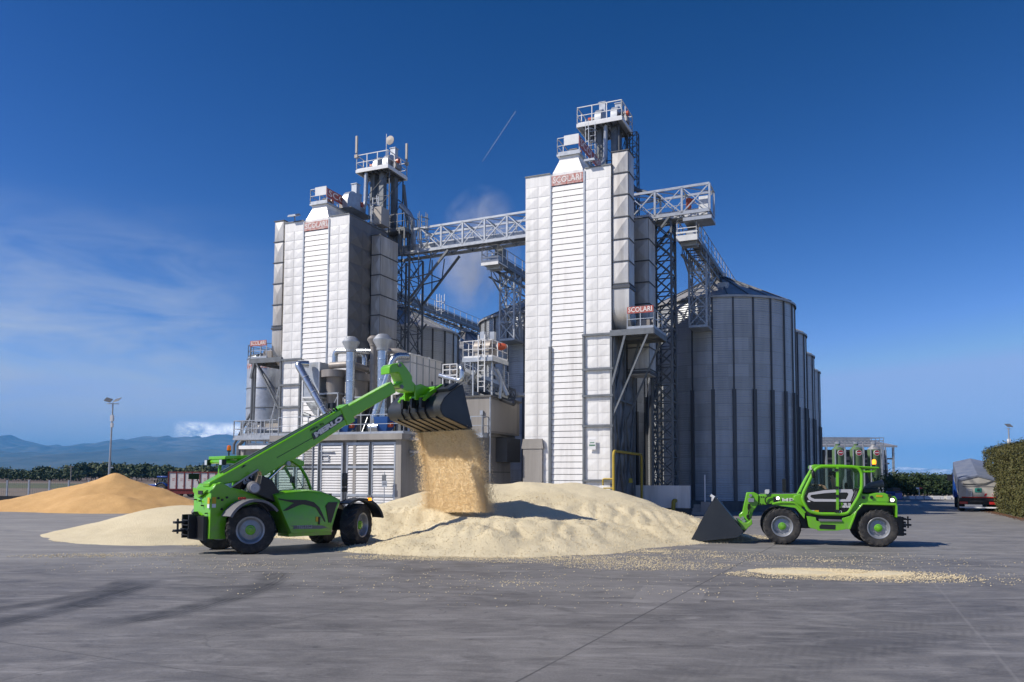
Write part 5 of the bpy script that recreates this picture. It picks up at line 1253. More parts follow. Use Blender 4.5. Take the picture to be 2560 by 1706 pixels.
# rear frame block with bright rear plate and dark flanks
side = tp(Z1, [(465, 720), (545, 600), (640, 585), (760, 660), (930, 690), (1060, 740), (1300, 800), (1290, 900), (1100, 905), (820, 1000), (700, 1120), (690, 1430), (440, 1432)], -.62)
m = slab(side, -.62, .44); m.build('rear_frame', M_GREEN, big, bevel=.02)
m = MB(); m.box(-.9, 3.7, -.42, .40, .48, .95); m.box(-.9, 1.2, -.4, .4, .9, 1.5); m.build('chassis', M_BLK, big)
m = MB(); m.box(-.3, .3, -.7, .7, .52, .78); m.box(WB-.25, WB+.25, -.7, .7, .52, .78); m.build('axle', M_BLK, big)
up = [(-1.06, -.60), (-1.06, .42)]
m = MB(); m.loft([[Vector((-1.02, -.61, 1.69)), Vector((-1.02, .43, 1.73)), Vector((-.55, .43, 1.93)), Vector((-.72, -.61, 1.93))], [Vector((-1.02, -.61, 1.66)), Vector((-1.02, .43, 1.66)), Vector((-.55, .43, 1.66)), Vector((-.72, -.61, 1.66))]]); m.build('rear_cover', M_GREEN, big)
m = MB(); m.prism([(-.5, 1.72), (.36, 1.78), (.36, 1.66), (.0, 1.50), (-.38, 1.66)], lambda a, b, c: Vector((-1.012-c, a, b)), 0, .05)
m.build('camera_recess', M_GREEN, big, bevel=.01); m = MB(); m.box(-1.075, -1.06, -.28, .0, 1.60, 1.70); m.build('rear_camera', M_BLK, big)
# bolts, holes and stickers on the rear
m = MB()
for (y, z, r) in ((-.05, 1.42, .022), (-.2, 1.3, .02), (-.25, 1.02, .022), (-.4, .92, .03), (-.1, .8, .02), (.28, .9, .02), (.25, 1.45, .018), (-.45, 1.1, .016)): m.tube([(-.99, y, z), (-1.07, y, z)], r, 10)
for k in range(5): m.tube([(-1.0, .05+.05*k, 1.05+.03*(k % 3)), (-1.12, .05+.05*k, 1.05+.03*(k % 3))], .018, 8)
m.build('rear_coupling', M_BLK, big)
a = [(x, y) for x, y in ((600, 840), (700, 800), (630, 985), (680, 1055), (575, 850))]
m = MB()
for q in tp(Z1, [(632, 842), (702, 805), (622, 980), (678, 1055), (575, 815)], -.62): m.tube([(q[0], -.6, q[1]), (q[0], -.645, q[1])], .032, 12)
m.build('frame_hole', M_BLK, big)
def patch(t, poly_px, fr, Q, v, mt_, name, th=.006):
    p = PL(fr, Q, poly_px, v); s_ = -1 if v < 0 else 1
    return slab(p, v, v+s_*th).build(name, mt_, t)
M_YSTICK = mat('yellow_sticker', (.62, .40, .01), .5)
patch(big, [(484, 800), (540, 800), (538, 898), (482, 898)], TL, Z1, -.622, M_YSTICK, 'warning_sticker'); patch(big, [(480, 902), (538, 902), (536, 958), (478, 958)], TL, Z1, -.622, M_WHITEL, 'warning_sticker')
m = MB(); a, b = TL.onu(*Z1(418, 805), -1.03), TL.onu(*Z1(446, 900), -1.03); m.box(-1.04, -1.028, a.y, b.y, b.z, a.z); m.build('warning_sticker', M_YSTICK, big)
m = MB(); a, b = TL.onu(*Z1(414, 905), -1.03), TL.onu(*Z1(442, 965), -1.03); m.box(-1.04, -1.028, a.y, b.y, b.z, a.z); m.build('warning_sticker', M_WHITEL, big)
m = MB(); c = TL.onu(*Z1(385, 1345), -1.02); m.tube([(-1.0, c.y, c.z), (-1.05, c.y, c.z)], .05, 14); m.build('tail_reflector', M_REDL, big)
# tow hitch
m = MB()
for y in (-.05, .35): m.box(-1.32, -1.0, y, y+.06, .42, 1.05)
m.box(-1.12, -1.0, -.5, .5, .38, 1.02); m.box(-1.35, -1.28, -.06, .42, .62, .68); m.box(-1.62, -1.3, .10, .26, .60, .66); m.box(-1.62, -1.3, .10, .26, .82, .88); m.tube([(-1.52, .18, .55), (-1.52, .18, .95)], .03, 8); m.tube([(-1.68, .12, .62), (-1.45, .2, .62)], .02, 6)
for k in range(4): m.box(-1.34, -1.30, -.02, .38, .5+.13*k, .53+.13*k)
m.build('tow_hitch', M_BLK, big)
# engine cover with side graphics
hood = [(.78, 1.22), (.62, 1.62), (1.0, 1.70), (1.66, 1.74), (2.1, 1.70), (2.5, 1.58), (2.78, 1.44), (2.68, 1.15), (2.53, .66), (2.5, .50), (1.12, .50)]
rings = []
for v, sx, sz in ((-1.08, .93, .90), (-1.04, .98, .955), (-.94, 1.0, .985), (-.7, 1.0, 1.0), (-.36, 1.0, 1.0)):
    cx, cz = 1.7, .5
    rings.append([Vector((cx+(a-cx)*sx, v, cz+(b-cz)*sz)) for a, b in hood])
hd = MB().loft(rings[::-1]).build('engine_cover', M_GREEN, big, smooth=38)
gv = -1.083
def gp(pts, mt_, name, th=.012, Q=Z2): return patch(hd, pts, TL, Q, gv, mt_, name, th)
gp([(520, 745), (640, 765), (900, 770), (1010, 800), (1085, 870), (1130, 960), (1170, 1060), (1165, 1075), (1090, 960), (1040, 880), (960, 850), (860, 830), (800, 845), (640, 915), (585, 920), (700, 835), (740, 810), (600, 780), (530, 765)], M_BLK, 'side_stripe')
gp([(1172, 850), (1212, 800), (1335, 798), (1300, 900), (1245, 1082), (1212, 1080)], M_BLK, 'side_grille', .02)
gp([(700, 1120), (1120, 1118), (1195, 1148), (1110, 1165), (720, 1168), (745, 1140)], M_GREY, 'name_band')
gp([(1037, 1000), (1070, 1000), (1068, 1068), (1037, 1068)], M_YSTICK, 'warning_sticker', .01)
gp([(1074, 1000), (1096, 1000), (1090, 1105), (1070, 1105)], M_BLK, 'door_latch', .03)
q0 = TL.onv(*Z2(780, 1137), gv-.02); q1 = TL.onv(*Z2(990, 1137), gv-.02)
text('TF65.9TCS', .115, M_SILVER, hd, (q0+q1)/2-Vector((0, .0, 0)), (1, 0, 0), (0, 0, 1), width=(q1-q0).length, depth=.004)
q0 = TL.onv(*Z2(810, 1158), gv-.02); q1 = TL.onv(*Z2(985, 1158), gv-.02)
text('TURBOFARMER', .06, M_SILVER, hd, (q0+q1)/2, (1, 0, 0), (0, 0, 1), width=(q1-q0).length, depth=.003)
m = MB(); m.prism([(1.75, 1.69), (2.55, 1.50), (2.6, 1.53), (1.75, 1.75)], lambda a, b, c: Vector((a, c, b)), -.62, -.36); m.box(2.2, 2.55, -.9, -.7, 1.5, 1.6); m.build('top_vent', M_BLK, hd)
m = slab([(1.12, .40), (2.5, .40), (2.5, .49), (1.1, .49)], -1.0, -.4); m.build('side_sill', M_GREEN, big)
# black centre panel, exhaust and air cleaner
m = slab(tp(Z1, [(1170, 470), (1330, 545), (1420, 700), (1470, 830), (1520, 1000), (1600, 1190), (1560, 1240), (1480, 1060), (1400, 880), (1200, 800), (1080, 740), (1150, 590)], -.72), -.95, -.38); m.build('centre_panel', M_BLK, big, bevel=.02)
p = TL.onv(*Z1(1108, 660), -.95); m = MB(); m.lathe([(.01, -.02), (.13, -.02), (.155, .0), (.16, .04), (.16, .45), (.1, .5)], (0, 0, 0), 'z', 24)
d = Vector((.35, 1, .05)).normalized(); Mr = Matrix.Translation(p-Vector((0, .05, 0))) @ d.to_track_quat('Z', 'Y').to_matrix().to_4x4(); m.xf(Mr); m.build('air_cleaner', M_GREY, big)
m = MB(); m.lathe([(.01, -.035), (.12, -.035), (.125, -.025), (.01, -.02)], (0, 0, 0), 'z', 24); m.xf(Mr); m.build('air_cleaner_cap', M_SILVER, big)
m = MB(); m.tube([TL.onv(*Z1(1150, 590), -.7), TL.onv(*Z1(1195, 470), -.72), TL.onv(*Z1(1190, 420), -.74)], .05, 10); m.build('exhaust_pipe', mat('heat_tinted_steel', (.38, .27, .18), .35, .8), big)
# mudguards
mg = mudguard(big, .0, -.98, WZ, WR+.18, .52, 38, 152, M_GREY); 
m = MB(); c0 = TL.onv(*Z1(920, 820), -1.25); 
for k in range(3): m.tube([(c0.x+.07*k-.04, -1.26, c0.z), (c0.x+.07*k-.04, -1.22, c0.z)], .035, 10)
m.build('tail_light', M_REDL, mg)
mudguard(big, .0, .98, WZ, WR+.18, .5, 38, 150, M_GREY)
mg = mudguard(big, WB, -1.0, WZ, WR+.16, .52, 15, 125, M_BLK); mudguard(big, WB, .98, WZ, WR+.16, .5, 20, 125, M_BLK)
c0 = TL.onv(*Z2(1780, 760), -1.26); m = MB(); m.box(c0.x-.05, c0.x+.05, -1.28, -1.2, c0.z-.04, c0.z+.04); m.build('marker_light', M_AMBERLIT, mg)
# cab on the far (left) side
cab = slab([(-.05, .75), (2.55, .75), (2.6, 1.30), (2.3, 1.32), (-.05, 1.32)], .2, 1.15).build('cab_base', M_GREEN, big, bevel=.03)
m = MB(); CR = [(.0, 1.3), (.05, 2.5), (.35, 2.6), (1.75, 2.6), (2.1, 2.42), (2.35, 2.05), (2.52, 1.65), (2.55, 1.3)]
for v in (.18, 1.12):
    loop_tube(m, CR, v, .05); m.tube([(1.15, v, 1.3), (1.2, v, 2.58)], .04, 8)
for (a, b) in (CR[1], CR[2], CR[3], CR[4], CR[6]): m.tube([(a, .18, b), (a, 1.12, b)], .045, 8)
fr_ = m.build('cab_frame', M_GREEN, big)
for v in (.17, 1.13): slab([(.04, 1.33), (.08, 2.48), (.37, 2.57), (1.74, 2.57), (2.08, 2.4), (2.33, 2.03), (2.5, 1.63), (2.52, 1.33)], v, v+.008).build('side_window', M_GLASS, big)
m = MB(); m.loft([[Vector((a, .2, b)), Vector((a, 1.1, b))] for a, b in CR[3:]], cap=False, closed=False); m.build('windscreen', M_GLASS, big)
m = MB(); m.loft([[Vector((a, .2, b)), Vector((a, 1.1, b))] for a, b in CR[:2]], cap=False, closed=False); m.build('rear_window', M_GLASS, big)
m = MB(); m.tube([(2.2, .42, 1.42), (2.05, .6, 2.2)], .012, 6); m.tube([(2.5, .3, 1.4), (2.3, .62, 2.05)], .012, 6); m.build('wiper', M_BLK, big)
m = slab([(-.1, 1.28), (1.3, 1.28), (2.45, 1.4), (2.45, 1.30), (-.1, 1.18)], .16, .24); m.box(1.35, 2.5, .12, .3, 1.28, 1.5); m.build('window_trim', M_BLK, big)
# roof with rear lamps and beacon
roof = [(-.28, 2.56), (-.28, 2.66), (.6, 2.70), (1.7, 2.68), (1.98, 2.62), (2.22, 2.56), (2.22, 2.40), (2.05, 2.40), (1.7, 2.60), (.2, 2.60)]
rf = slab(roof, .12, 1.18).build('cab_roof', M_GREEN, big, bevel=.02)
m = MB()
for y in (.15, 1.15): m.tube([(-.25, y, 2.5), (.3, y, 2.5)], .045, 8)
m.tube([(-.25, .15, 2.5), (-.25, 1.15, 2.5)], .06, 8); m.build('roof_rail', M_GREEN, rf)
for y in (.16, 1.1):
    m = MB(); m.box(-.38, -.26, y-.08, y+.08, 2.40, 2.56); l = m.build('work_lamp', M_BLK, big); m = MB(); m.box(-.395, -.38, y-.07, y+.07, 2.41, 2.55); m.build('lens', M_LENS, l)
b0 = TL.onv(*Z1(735, 100), .75); m = MB(); m.tube([(b0.x, .75, 2.66), (b0.x, .75, b0.z-.02)], .022, 8); m.lathe([(.02, -.04), (.06, -.03), (.06, 0)], (b0.x, .75, b0.z)); bc = m.build('beacon', M_BLK, big)
m = MB(); m.lathe([(.055, 0), (.06, .02), (.055, .12), (.03, .15), (.01, .155)], (b0.x, .75, b0.z), n=16); m.build('beacon_lens', M_AMBER, bc)
# cab interior
m = MB(); m.box(.35, .85, .42, .92, 1.1, 1.28); m.prism([(.3, 1.25), (.45, 1.25), (.35, 2.0), (.22, 2.0)], lambda a, b, c: Vector((a, c, b)), .44, .90); m.build('seat', M_SEAT, big)
m = MB(); c0 = Vector((1.75, .66, 1.55)); d = Vector((-.5, 0, 1)).normalized(); R_ = d.to_track_quat('Z', 'Y').to_matrix()
ring = [c0+R_ @ Vector((.2*math.cos(2*PI*k/16), .2*math.sin(2*PI*k/16), 0)) for k in range(17)]; m.tube(ring, .018, 6); m.tube([c0, (1.95, .66, 1.2)], .03, 8); m.beam(ring[0], ring[8], .02); m.build('steering_wheel', M_BLK, big)
m = MB(); m.box(2.0, 2.45, .3, 1.05, 1.15, 1.45); m.box(2.18, 2.26, .22, .34, 1.45, 1.75); m.box(1.9, 1.95, .2, .4, 1.9, 2.1); m.build('dashboard', M_BLK, big)
# front body between front wheels and stalk mirror
m = slab([(2.55, .55), (3.9, .55), (3.9, .95), (3.3, 1.05), (2.75, 1.25)], -.5, .5); m.build('front_frame', M_BLK, big)
m = MB(); a, b = TL.onv(*Z2(1408, 660), -1.15), TL.onv(*Z2(1474, 400), -1.15); m.tube(elbow_path([(a.x-.12, -.95, a.z-.32), (b.x-.02, -1.12, a.z-.25), (b.x, -1.12, b.z-.2)], .08), .014, 6); st = m.build('mirror_arm', M_BLK, big)
m = MB(); m.box(a.x-.0, b.x, -1.16, -1.08, a.z+.16, b.z); m.box(a.x, b.x, -1.16, -1.08, a.z, a.z+.13); m.build('mirror', M_GLOSSBLK, st, bevel=.015)
m = MB(); c0 = TL.onv(*Z1(200, 490), .95); m.box(c0.x-.15, c0.x+.15, .9, .93, c0.z-.08, c0.z+.08); m.tube([(c0.x+.1, .92, c0.z-.05), (c0.x+.25, .9, c0.z-.5)], .015, 6); m.build('rear_mirror', M_BLK, big)
# boom
def along(a, b, t): return (a[0]+(b[0]-a[0])*t, a[1]+(b[1]-a[1])*t)
bt0, bt1 = (-.95, 1.92), (3.36, 4.30); sl = math.atan2(bt1[1]-bt0[1], bt1[0]-bt0[0]); nx, nz = math.sin(sl), -math.cos(sl)
def off(p, d, s_=0): return (p[0]+nx*d+math.cos(sl)*s_, p[1]+nz*d+math.sin(sl)*s_)
outer = [bt0, bt1, off(bt1, .52), off(along(bt0, bt1, .56), .64), off(along(bt0, bt1, .30), .62), off(bt0, .22, .25), off(bt0, .12, -.05)]
bm = slab(outer, -.38, .04).build('boom', M_GREEN, big, bevel=.035)
it1 = off(bt1, .06, 1.95)
inner = [off(bt1, .05, -.3), it1, off(it1, .38), off(bt1, .45, -.3)]
ib = slab(inner, -.33, -.01).build('inner_boom', M_GREEN, big, bevel=.03)
m = MB(); m.box(0, 0, 0, 0, 0, 0); m = slab([off(bt1, -.03, -.28), off(bt1, -.03, .04), off(bt1, .56, .04), off(bt1, .56, -.28)], -.41, .07); m.build('boom_collar', M_GREEN, bm, bevel=.02)
m = MB()
for k in range(4): c0 = off(bt1, -.02, -.35-.1*k); m.tube([(c0[0], -.3, c0[1]), (c0[0], -.1+.02*k, c0[1]+.12)], .03, 8)
m.build('hose_block', M_BLK, bm)
m = MB(); a_, b_ = off(bt0, -.025, .5), off(bt1, -.025, -.6); m.beam((a_[0], -.3, a_[1]), (b_[0], -.3, b_[1]), .03); m.beam((a_[0], -.1, a_[1]), (b_[0], -.1, b_[1]), .04); m.build('boom_hose', M_STEEL, bm)
m = MB(); c0 = off(bt1, -.12, -.45)
for y in (-.3, -.05): m.box(c0[0]-.06, c0[0]+.06, y-.07, y+.07, c0[1], c0[1]+.16)
m.build('boom_lamp', M_BLK, bm)
# panel lines, lettering panels on the boom flank
bv = -.395
dx_ = (math.cos(sl), 0, math.sin(sl)); dz_ = (-math.sin(sl), 0, math.cos(sl))
pa = tp(Z3, [(92, 986), (458, 748), (484, 814), (120, 1056)], bv); slab(pa, bv, bv-.008).build('name_panel', M_GLOSSBLK, bm)
q0, q1 = TL.onv(*Z3(120, 1010), bv), TL.onv(*Z3(462, 790), bv); mid = (q0+q1)/2
e_ = (q1-q0).normalized(); f_ = Vector((-e_.z, 0, e_.x))
text('MERLO', .195, M_WHITEL, bm, Vector((mid.x, bv-.012, mid.z)), e_, f_, width=(q1-q0).length*.96, bold=.012, depth=.004)
q0, q1 = TL.onv(*Z3(75, 948), bv), TL.onv(*Z3(235, 862), bv); mid = (q0+q1)/2; text('14300 lbs - 29 ft', .11, M_BLK, bm, Vector((mid.x, bv-.004, mid.z)), (q1-q0), Vector((-(q1-q0).z, 0, (q1-q0).x)), width=(q1-q0).length)
slab(tp(Z1, [(765, 640), (1165, 378), (1180, 398), (775, 658)], bv), bv, bv-.008).build('side_strip', M_SILVER, bm)
slab(tp(Z1, [(775, 660), (1180, 400), (1185, 430), (960, 690)], bv), bv, bv-.006).build('number_panel', M_GLOSSBLK, bm)
q0, q1 = TL.onv(*Z1(945, 590), bv), TL.onv(*Z1(1112, 495), bv); mid = (q0+q1)/2; text('65.9', .17, M_SILVER, bm, Vector((mid.x, bv-.012, mid.z)), (q1-q0), Vector((-(q1-q0).z, 0, (q1-q0).x)), width=(q1-q0).length, bold=.008)
m = MB(); a_, b_ = off(along(bt0, bt1, .42), .34), off(along(bt0, bt1, .80), .36); m.beam((a_[0], bv+.01, a_[1]), (b_[0], bv+.01, b_[1]), .012, .012); m.build('boom_seam', M_BLK, bm)
m = MB(); c0 = tp(Z1, [(920, 370), (950, 320), (1000, 322)], bv); slab(c0, bv, bv-.006).build('boom_slot', M_BLK, bm)
# lifting ram
a, b = TL.onv(*Z1(1330, 540), -.25), TL.onv(*Z1(1590, 295), -.25)
m = MB(); m.tube([(a.x-.5, -.2, a.z-.62), (a.x, -.2, a.z)], .085, 12); m.build('lift_cylinder', M_BLK, big)
m = MB(); m.tube([(a.x, -.2, a.z), (b.x, -.2, b.z)], .05, 12); m.build('lift_rod', M_CHROME, big)
m = MB(); m.tube([(b.x, -.42, b.z), (b.x, .08, b.z)], .07, 12); m.build('lift_pin', M_RIM, big)
# boom head
hp = tp(Z3, [(1010, 180), (1040, 150), (1165, 128), (1215, 190), (1262, 255), (1285, 300), (1285, 350), (1330, 400), (1345, 450), (1300, 490), (1215, 480), (1130, 430), (1105, 395), (1165, 360), (1120, 250), (1010, 268)], -.34)
hd2 = slab(hp, -.42, .08).build('boom_head', M_GREEN, big, bevel=.03)
m = MB()
for q in tp(Z3, [(1145, 160), (1170, 420)], -.42): m.tube([(q[0], -.46, q[1]), (q[0], .12, q[1])], .065, 14)
m.build('head_pin', M_STEEL, hd2)
# coupling frame
LU, LZ = 7.56, 3.72
prof = [(7.08, 5.17), (6.66, 4.92), (6.36, 4.68), (6.22, 4.45), (6.21, 4.28), (6.33, 4.09), (LU, LZ)]
BV = (-1.46, 1.43)
m = MB()
cp = [(6.72, 5.12), (6.40, 4.90), (6.25, 4.62)]
for y in (-.75, .55): m.prism([(6.92, 5.16), (6.88, 5.24), (6.3, 4.92), (6.05, 4.66), (6.12, 4.60), (6.4, 4.8)], lambda a, b, c: Vector((a, c, b)), y, y+.1)
m.tube([(6.18, -.72, 4.75), (6.18, .62, 4.75)], .075, 10); m.tube([(6.6, -.72, 5.08), (6.6, .62, 5.08)], .06, 10)
for y in (-.45, .12): m.prism([(5.95, 5.12), (6.2, 5.2), (6.6, 5.1), (6.3, 4.66), (5.98, 4.66)], lambda a, b, c: Vector((a, c, b)), y, y+.07)
m.build('coupling_frame', M_GREEN, big, bevel=.012)
m = MB(); m.tube([(6.05, -.2, 5.0), (6.5, -.2, 5.15)], .07, 10)
m.build('coupling_lock', M_BLK, big)
for y in (-.7, -.2, .3): MB().box(6.02, 6.2, y, y+.12, 4.4, 4.72).build('coupling_hook', M_BLK, big)
# bucket: shell, side plates, stiffening ribs
def off_prof(p, d):
    out = []
    for i, q in enumerate(p):
        a = Vector(p[max(0, i-1)]); b = Vector(p[min(len(p)-1, i+1)]); t_ = (b-a).normalized(); out.append((q[0]+t_.y*d, q[1]-t_.x*d))
    return out
inn = off_prof(prof, -.03)
def ring(y): return [Vector((a, y, b)) for a, b in prof+inn[::-1]]
k5 = 5
bk = MB().loft([ring(BV[0]), ring(BV[1])]).build('bucket', M_BUCKET, big, smooth=50)
low = [prof[5], prof[6]]; n_ = Vector((low[1][0]-low[0][0], 0, low[1][1]-low[0][1])).normalized()
d2 = Vector((n_.z, 0, -n_.x))*.006
m = MB(); A, B = Vector((low[0][0], 0, low[0][1]))+d2*.8+n_*.1, Vector((low[1][0], 0, low[1][1]))+d2*.8-n_*.03
for y0, y1 in ((BV[0]+.03, BV[1]-.03),): m.add([A+Vector((0, y0, 0)), B+Vector((0, y0, 0)), B+Vector((0, y1, 0)), A+Vector((0, y1, 0)), A+Vector((0, y0, 0))+d2, B+Vector((0, y0, 0))+d2, B+Vector((0, y1, 0))+d2, A+Vector((0, y1, 0))+d2], [(3, 2, 1, 0), (4, 5, 6, 7), (0, 1, 5, 4), (1, 2, 6, 5), (2, 3, 7, 6), (3, 0, 4, 7)])
m.build('dusty_floor', M_DUSTB, bk)
for i, y in enumerate((BV[0], BV[1]-.03)):
    pl = slab(prof+[(7.62, 3.78), (7.16, 5.2)], y, y+.03); o = pl.build('bucket_side', M_BUCKET, bk)
m = MB(); dn = Vector((n_.z, 0, -n_.x))
for k in range(6):
    y = BV[0]+.35+k*.42; rp = prof[2:7]; o_ = off_prof(prof, .055)[2:7]
    if k in (1, 2, 3, 4): m.prism([(a, b) for a, b in rp]+[(a, b) for a, b in o_[::-1]], lambda a, b, c: Vector((a, c, b)), y, y+.028)
    else: m.prism([rp[3], rp[4], o_[4], o_[3]], lambda a, b, c: Vector((a, c, b)), y, y+.028)
m.box(LU-.09, LU+.03, BV[0], BV[1], LZ-.03, LZ+.012); m.build('bucket_rib', M_BLK, bk)
m = MB(); a_ = off_prof(prof, .02); m.prism([a_[0], a_[1], (a_[1][0]-.05, a_[1][1]+.08), (a_[0][0]-.06, a_[0][1]+.06)], lambda a, b, c: Vector((a, c, b)), BV[0]+.1, BV[1]-.1)
for y in (-1.0, .2, 1.0): m.box(6.75, 7.1, y, y+.04, 5.02, 5.24)
m.build('bucket_top_beam', M_BUCKET, bk)

# ------------------------------------------------------------------ falling grain
def vrange(u, pts): return [TL.onu(*Z7(x, y), u) for x, y in pts]
rows = []
for (u, yl, yr, xl, xr) in ((7.56, 395, 400, 812, 1500), (7.66, 620, 620, 850, 1585), (7.80, 850, 850, 890, 1630), (7.93, 1120, 1120, 925, 1660), (8.03, 1330, 1330, 950, 1685), (8.08, 1500, 1500, 955, 1700)):
    a, b = vrange(u, [(xl, yl), (xr, yr)]); rows.append((u, a, b))
core = MB(); NR, NC = 60, 46; rr_ = random.Random(11)
def sheet(t, c):
    i = min(len(rows)-2, int(t*(len(rows)-1))); f = t*(len(rows)-1)-i
    a0, b0 = rows[i][1], rows[i][2]; a1, b1 = rows[i+1][1], rows[i+1][2]
    a = a0.lerp(a1, f); b = b0.lerp(b1, f); return a.lerp(b, c)
th = .16
for sg in (-1, 1):
    ids = []
    for i in range(NR+1):
        row = []
        for j in range(NC+1):
            p = sheet(i/NR, .02+.96*j/NC); e = min(1, min(j, NC-j)/5); e = max(0, 1-(1-e)**2)**.5
            w = th*(.55+.75*i/NR)*e*(1+.2*noise.noise(Vector((j*.3, i*.2, sg*3)))); row.append(len(core.v)); core.v.append(p+Vector((sg*w, 0, 0)))
        ids.append(row)
    for i in range(NR):
        for j in range(NC):
            f = (ids[i][j], ids[i][j+1], ids[i+1][j+1], ids[i+1][j]); core.f.append(f if sg < 0 else f[::-1])
fg = core.build('falling_grain', grain_mat('falling_grain_mass', (.80, .62, .36), (.90, .75, .50), (.70, .53, .29), 30), None, frame=TL, smooth=180)
tag(fg, 'curtain of golden grain pouring from the tilted bucket onto the heap', 'grain', kind='stuff')
pts = []
for _ in range(70000):
    t = rr_.random()**.95; c = rr_.random()
    if rr_.random() < .22: c = rr_.gauss(0, .022+.035*t) if rr_.random() < .66 else 1+rr_.gauss(0, .016+.018*t)
    p = sheet(min(1, t), c); w = th*(.6+.85*t)
    edge = min(1, max(0, min(c, 1-c))/.06)
    p = p+Vector((rr_.gauss(0, .5)*w*.5+(rr_.choice((-1, 1))*w*(.75+.5*rr_.random()) if edge >= 1 else rr_.gauss(0, w)), 0, rr_.gauss(0, .03)))
    pts.append(p)
for _ in range(2600):   # stray kernels off the left edge
    t = rr_.random(); p = sheet(t, -abs(rr_.gauss(0, .07))) if rr_.random() < .7 else sheet(t, 1+abs(rr_.gauss(0, .035))); pts.append(p+Vector((rr_.gauss(0, .15), 0, rr_.gauss(0, .1))))
m = kernels(pts, .011, .021, rr_)
o = m.build('falling_grain', mat('falling_kernel', (.90, .74, .47), .55, col2=(.78, .60, .34), ns=60), None, frame=TL, smooth=0); tag(o, 'loose kernels flying around the pouring curtain of grain', 'grain', kind='stuff')
M_LEAF0 = mat('dry_leaf', (.06, .10, .03), .7)

# ================================================================== small loader with driver (left side seen)
_a, _b = at(2195, 1370, 24.95), at(1958, 1361, 25.65)
_h = math.degrees(math.atan2(_b.y-_a.y, _b.x-_a.x))
TR = Frame((_a.x-1.08*-math.sin(rad(_h)), _a.y-1.08*math.cos(rad(_h)), 0), _h)
def rp(Q, pts, v): return PL(TR, Q, pts, v)
sm = thing('telehandler', 'smaller lime green telehandler with its dark bucket lowered and a driver in the cab', 'telehandler', TR, (1.3, 0, 0), 'lime green telehandlers')
h0 = TR.onv(*Z5(1312, 1105), 1.08); h1 = TR.onv(*Z4(1888, 860), 1.08); W2 = h1.x
r0 = .585
for u in (h0.x, h1.x):
    st = 0
    wheel(sm, u, .86, r0, r0, .44, 1, st); wheel(sm, u, -.86, r0, r0, .44, -1, st)
m = MB(); m.box(-.7, 3.1, -.4, .4, .5, .85); m.box(-.25+h0.x, .25+h0.x, -.7, .7, .48, .7); m.box(h1.x-.25, h1.x+.25, -.7, .7, .48, .7); m.build('chassis', M_BLK, sm)
# rear body and mudguard with lamp
rb = rp(Z5, [(1060, 570), (1180, 580), (1270, 560), (1400, 560), (1500, 610), (1560, 612), (1590, 650), (1590, 770), (1560, 760), (1060, 740), (960, 840), (880, 900), (900, 700)], .95)
m = slab(rb, -.85, .9); m.build('rear_body', M_GREEN, sm, bevel=.02)
fg2 = rp(Z5, [(1060, 714), (1570, 714), (1594, 760), (1592, 930), (1570, 930), (1560, 745), (1075, 738), (985, 840), (880, 1110), (852, 1105), (960, 838)], 1.05)
m = slab(fg2, .55, 1.06); m.build('rear_mudguard', M_GREEN, sm, bevel=.012)
fi = rp(Z5, [(1075, 736), (1562, 742), (1575, 930), (1350, 900), (1000, 1100), (880, 1108), (985, 840)], .5); m = slab(fi, .42, .52); m.build('wheel_arch', M_BLK, sm)
c0 = TR.onv(*Z5(1505, 665), 1.0); m = MB(); m.box(c0.x-.07, c0.x+.07, .9, 1.06, c0.z-.07, c0.z+.07); l = m.build('tail_lamp', M_BLK, sm); m = MB(); m.tube([(c0.x, 1.06, c0.z), (c0.x, 1.075, c0.z)], .055, 14); m.build('lens', M_LIT, l)
m = MB()
for k, (x, y) in enumerate(((1080, 630), (1200, 625), (1470, 600))):
    q = TR.onv(*Z5(x, y), .92); m.tube([(q.x, .9, q.z), (q.x, .96, q.z)], .05, 10)
m.build('filler_cap', M_BLK, sm)
for y0 in (684, 703): slab(rp(Z5, [(1140, y0-6), (1440, y0-6), (1440, y0+6), (1140, y0+6)], .93), .9, .95).build('step_bar', M_GREEN, sm)
patch(sm, [(1268, 590), (1365, 595), (1362, 622), (1268, 618)], TR, Z5, .905, M_YSTICK, 'warning_sticker')
m = slab(rp(Z5, [(1060, 490), (1280, 490), (1285, 550), (1060, 560)], .2), -.8, .3); m.build('engine_cover', M_BLK, sm, bevel=.02)
m = MB(); q = TR.onv(*Z5(1230, 450), -.3); m.tube(elbow_path([(q.x+.25, -.5, q.z-.2), (q.x+.1, -.4, q.z+.0), (q.x-.3, -.3, q.z+.08)], .2), .11, 10); m.build('air_intake', M_GREY, sm)
m = MB(); q = TR.onv(*Z5(1225, 420), -.5); m.tube(arc((q.x-.05, -.5, q.z-.1), .13, (1, 0, 0), (0, 0, 1), .2, 2.2), .04, 8); m.build('exhaust_pipe', M_TAN, sm)
# hitch at the tail
m = MB(); q = TR.onv(*Z5(1635, 920), .3); q2 = TR.onv(*Z5(1640, 1210), .3)
for y in (-.15, .2): m.box(q.x-.1, q.x+.35, y, y+.05, q2.z, q.z)
for k in range(5): z = q2.z+(q.z-q2.z)*(k+.5)/5; m.box(q.x-.16, q.x-.1, -.2, .3, z-.03, z+.03)
m.box(q.x-.35, q.x-.1, -.05, .12, .62, .68); m.box(q.x-.35, q.x-.1, -.05, .12, .80, .85); m.tube([(q.x-.27, .03, .55), (q.x-.27, .03, .92)], .025, 8); m.build('tow_hitch', M_BLK, sm)
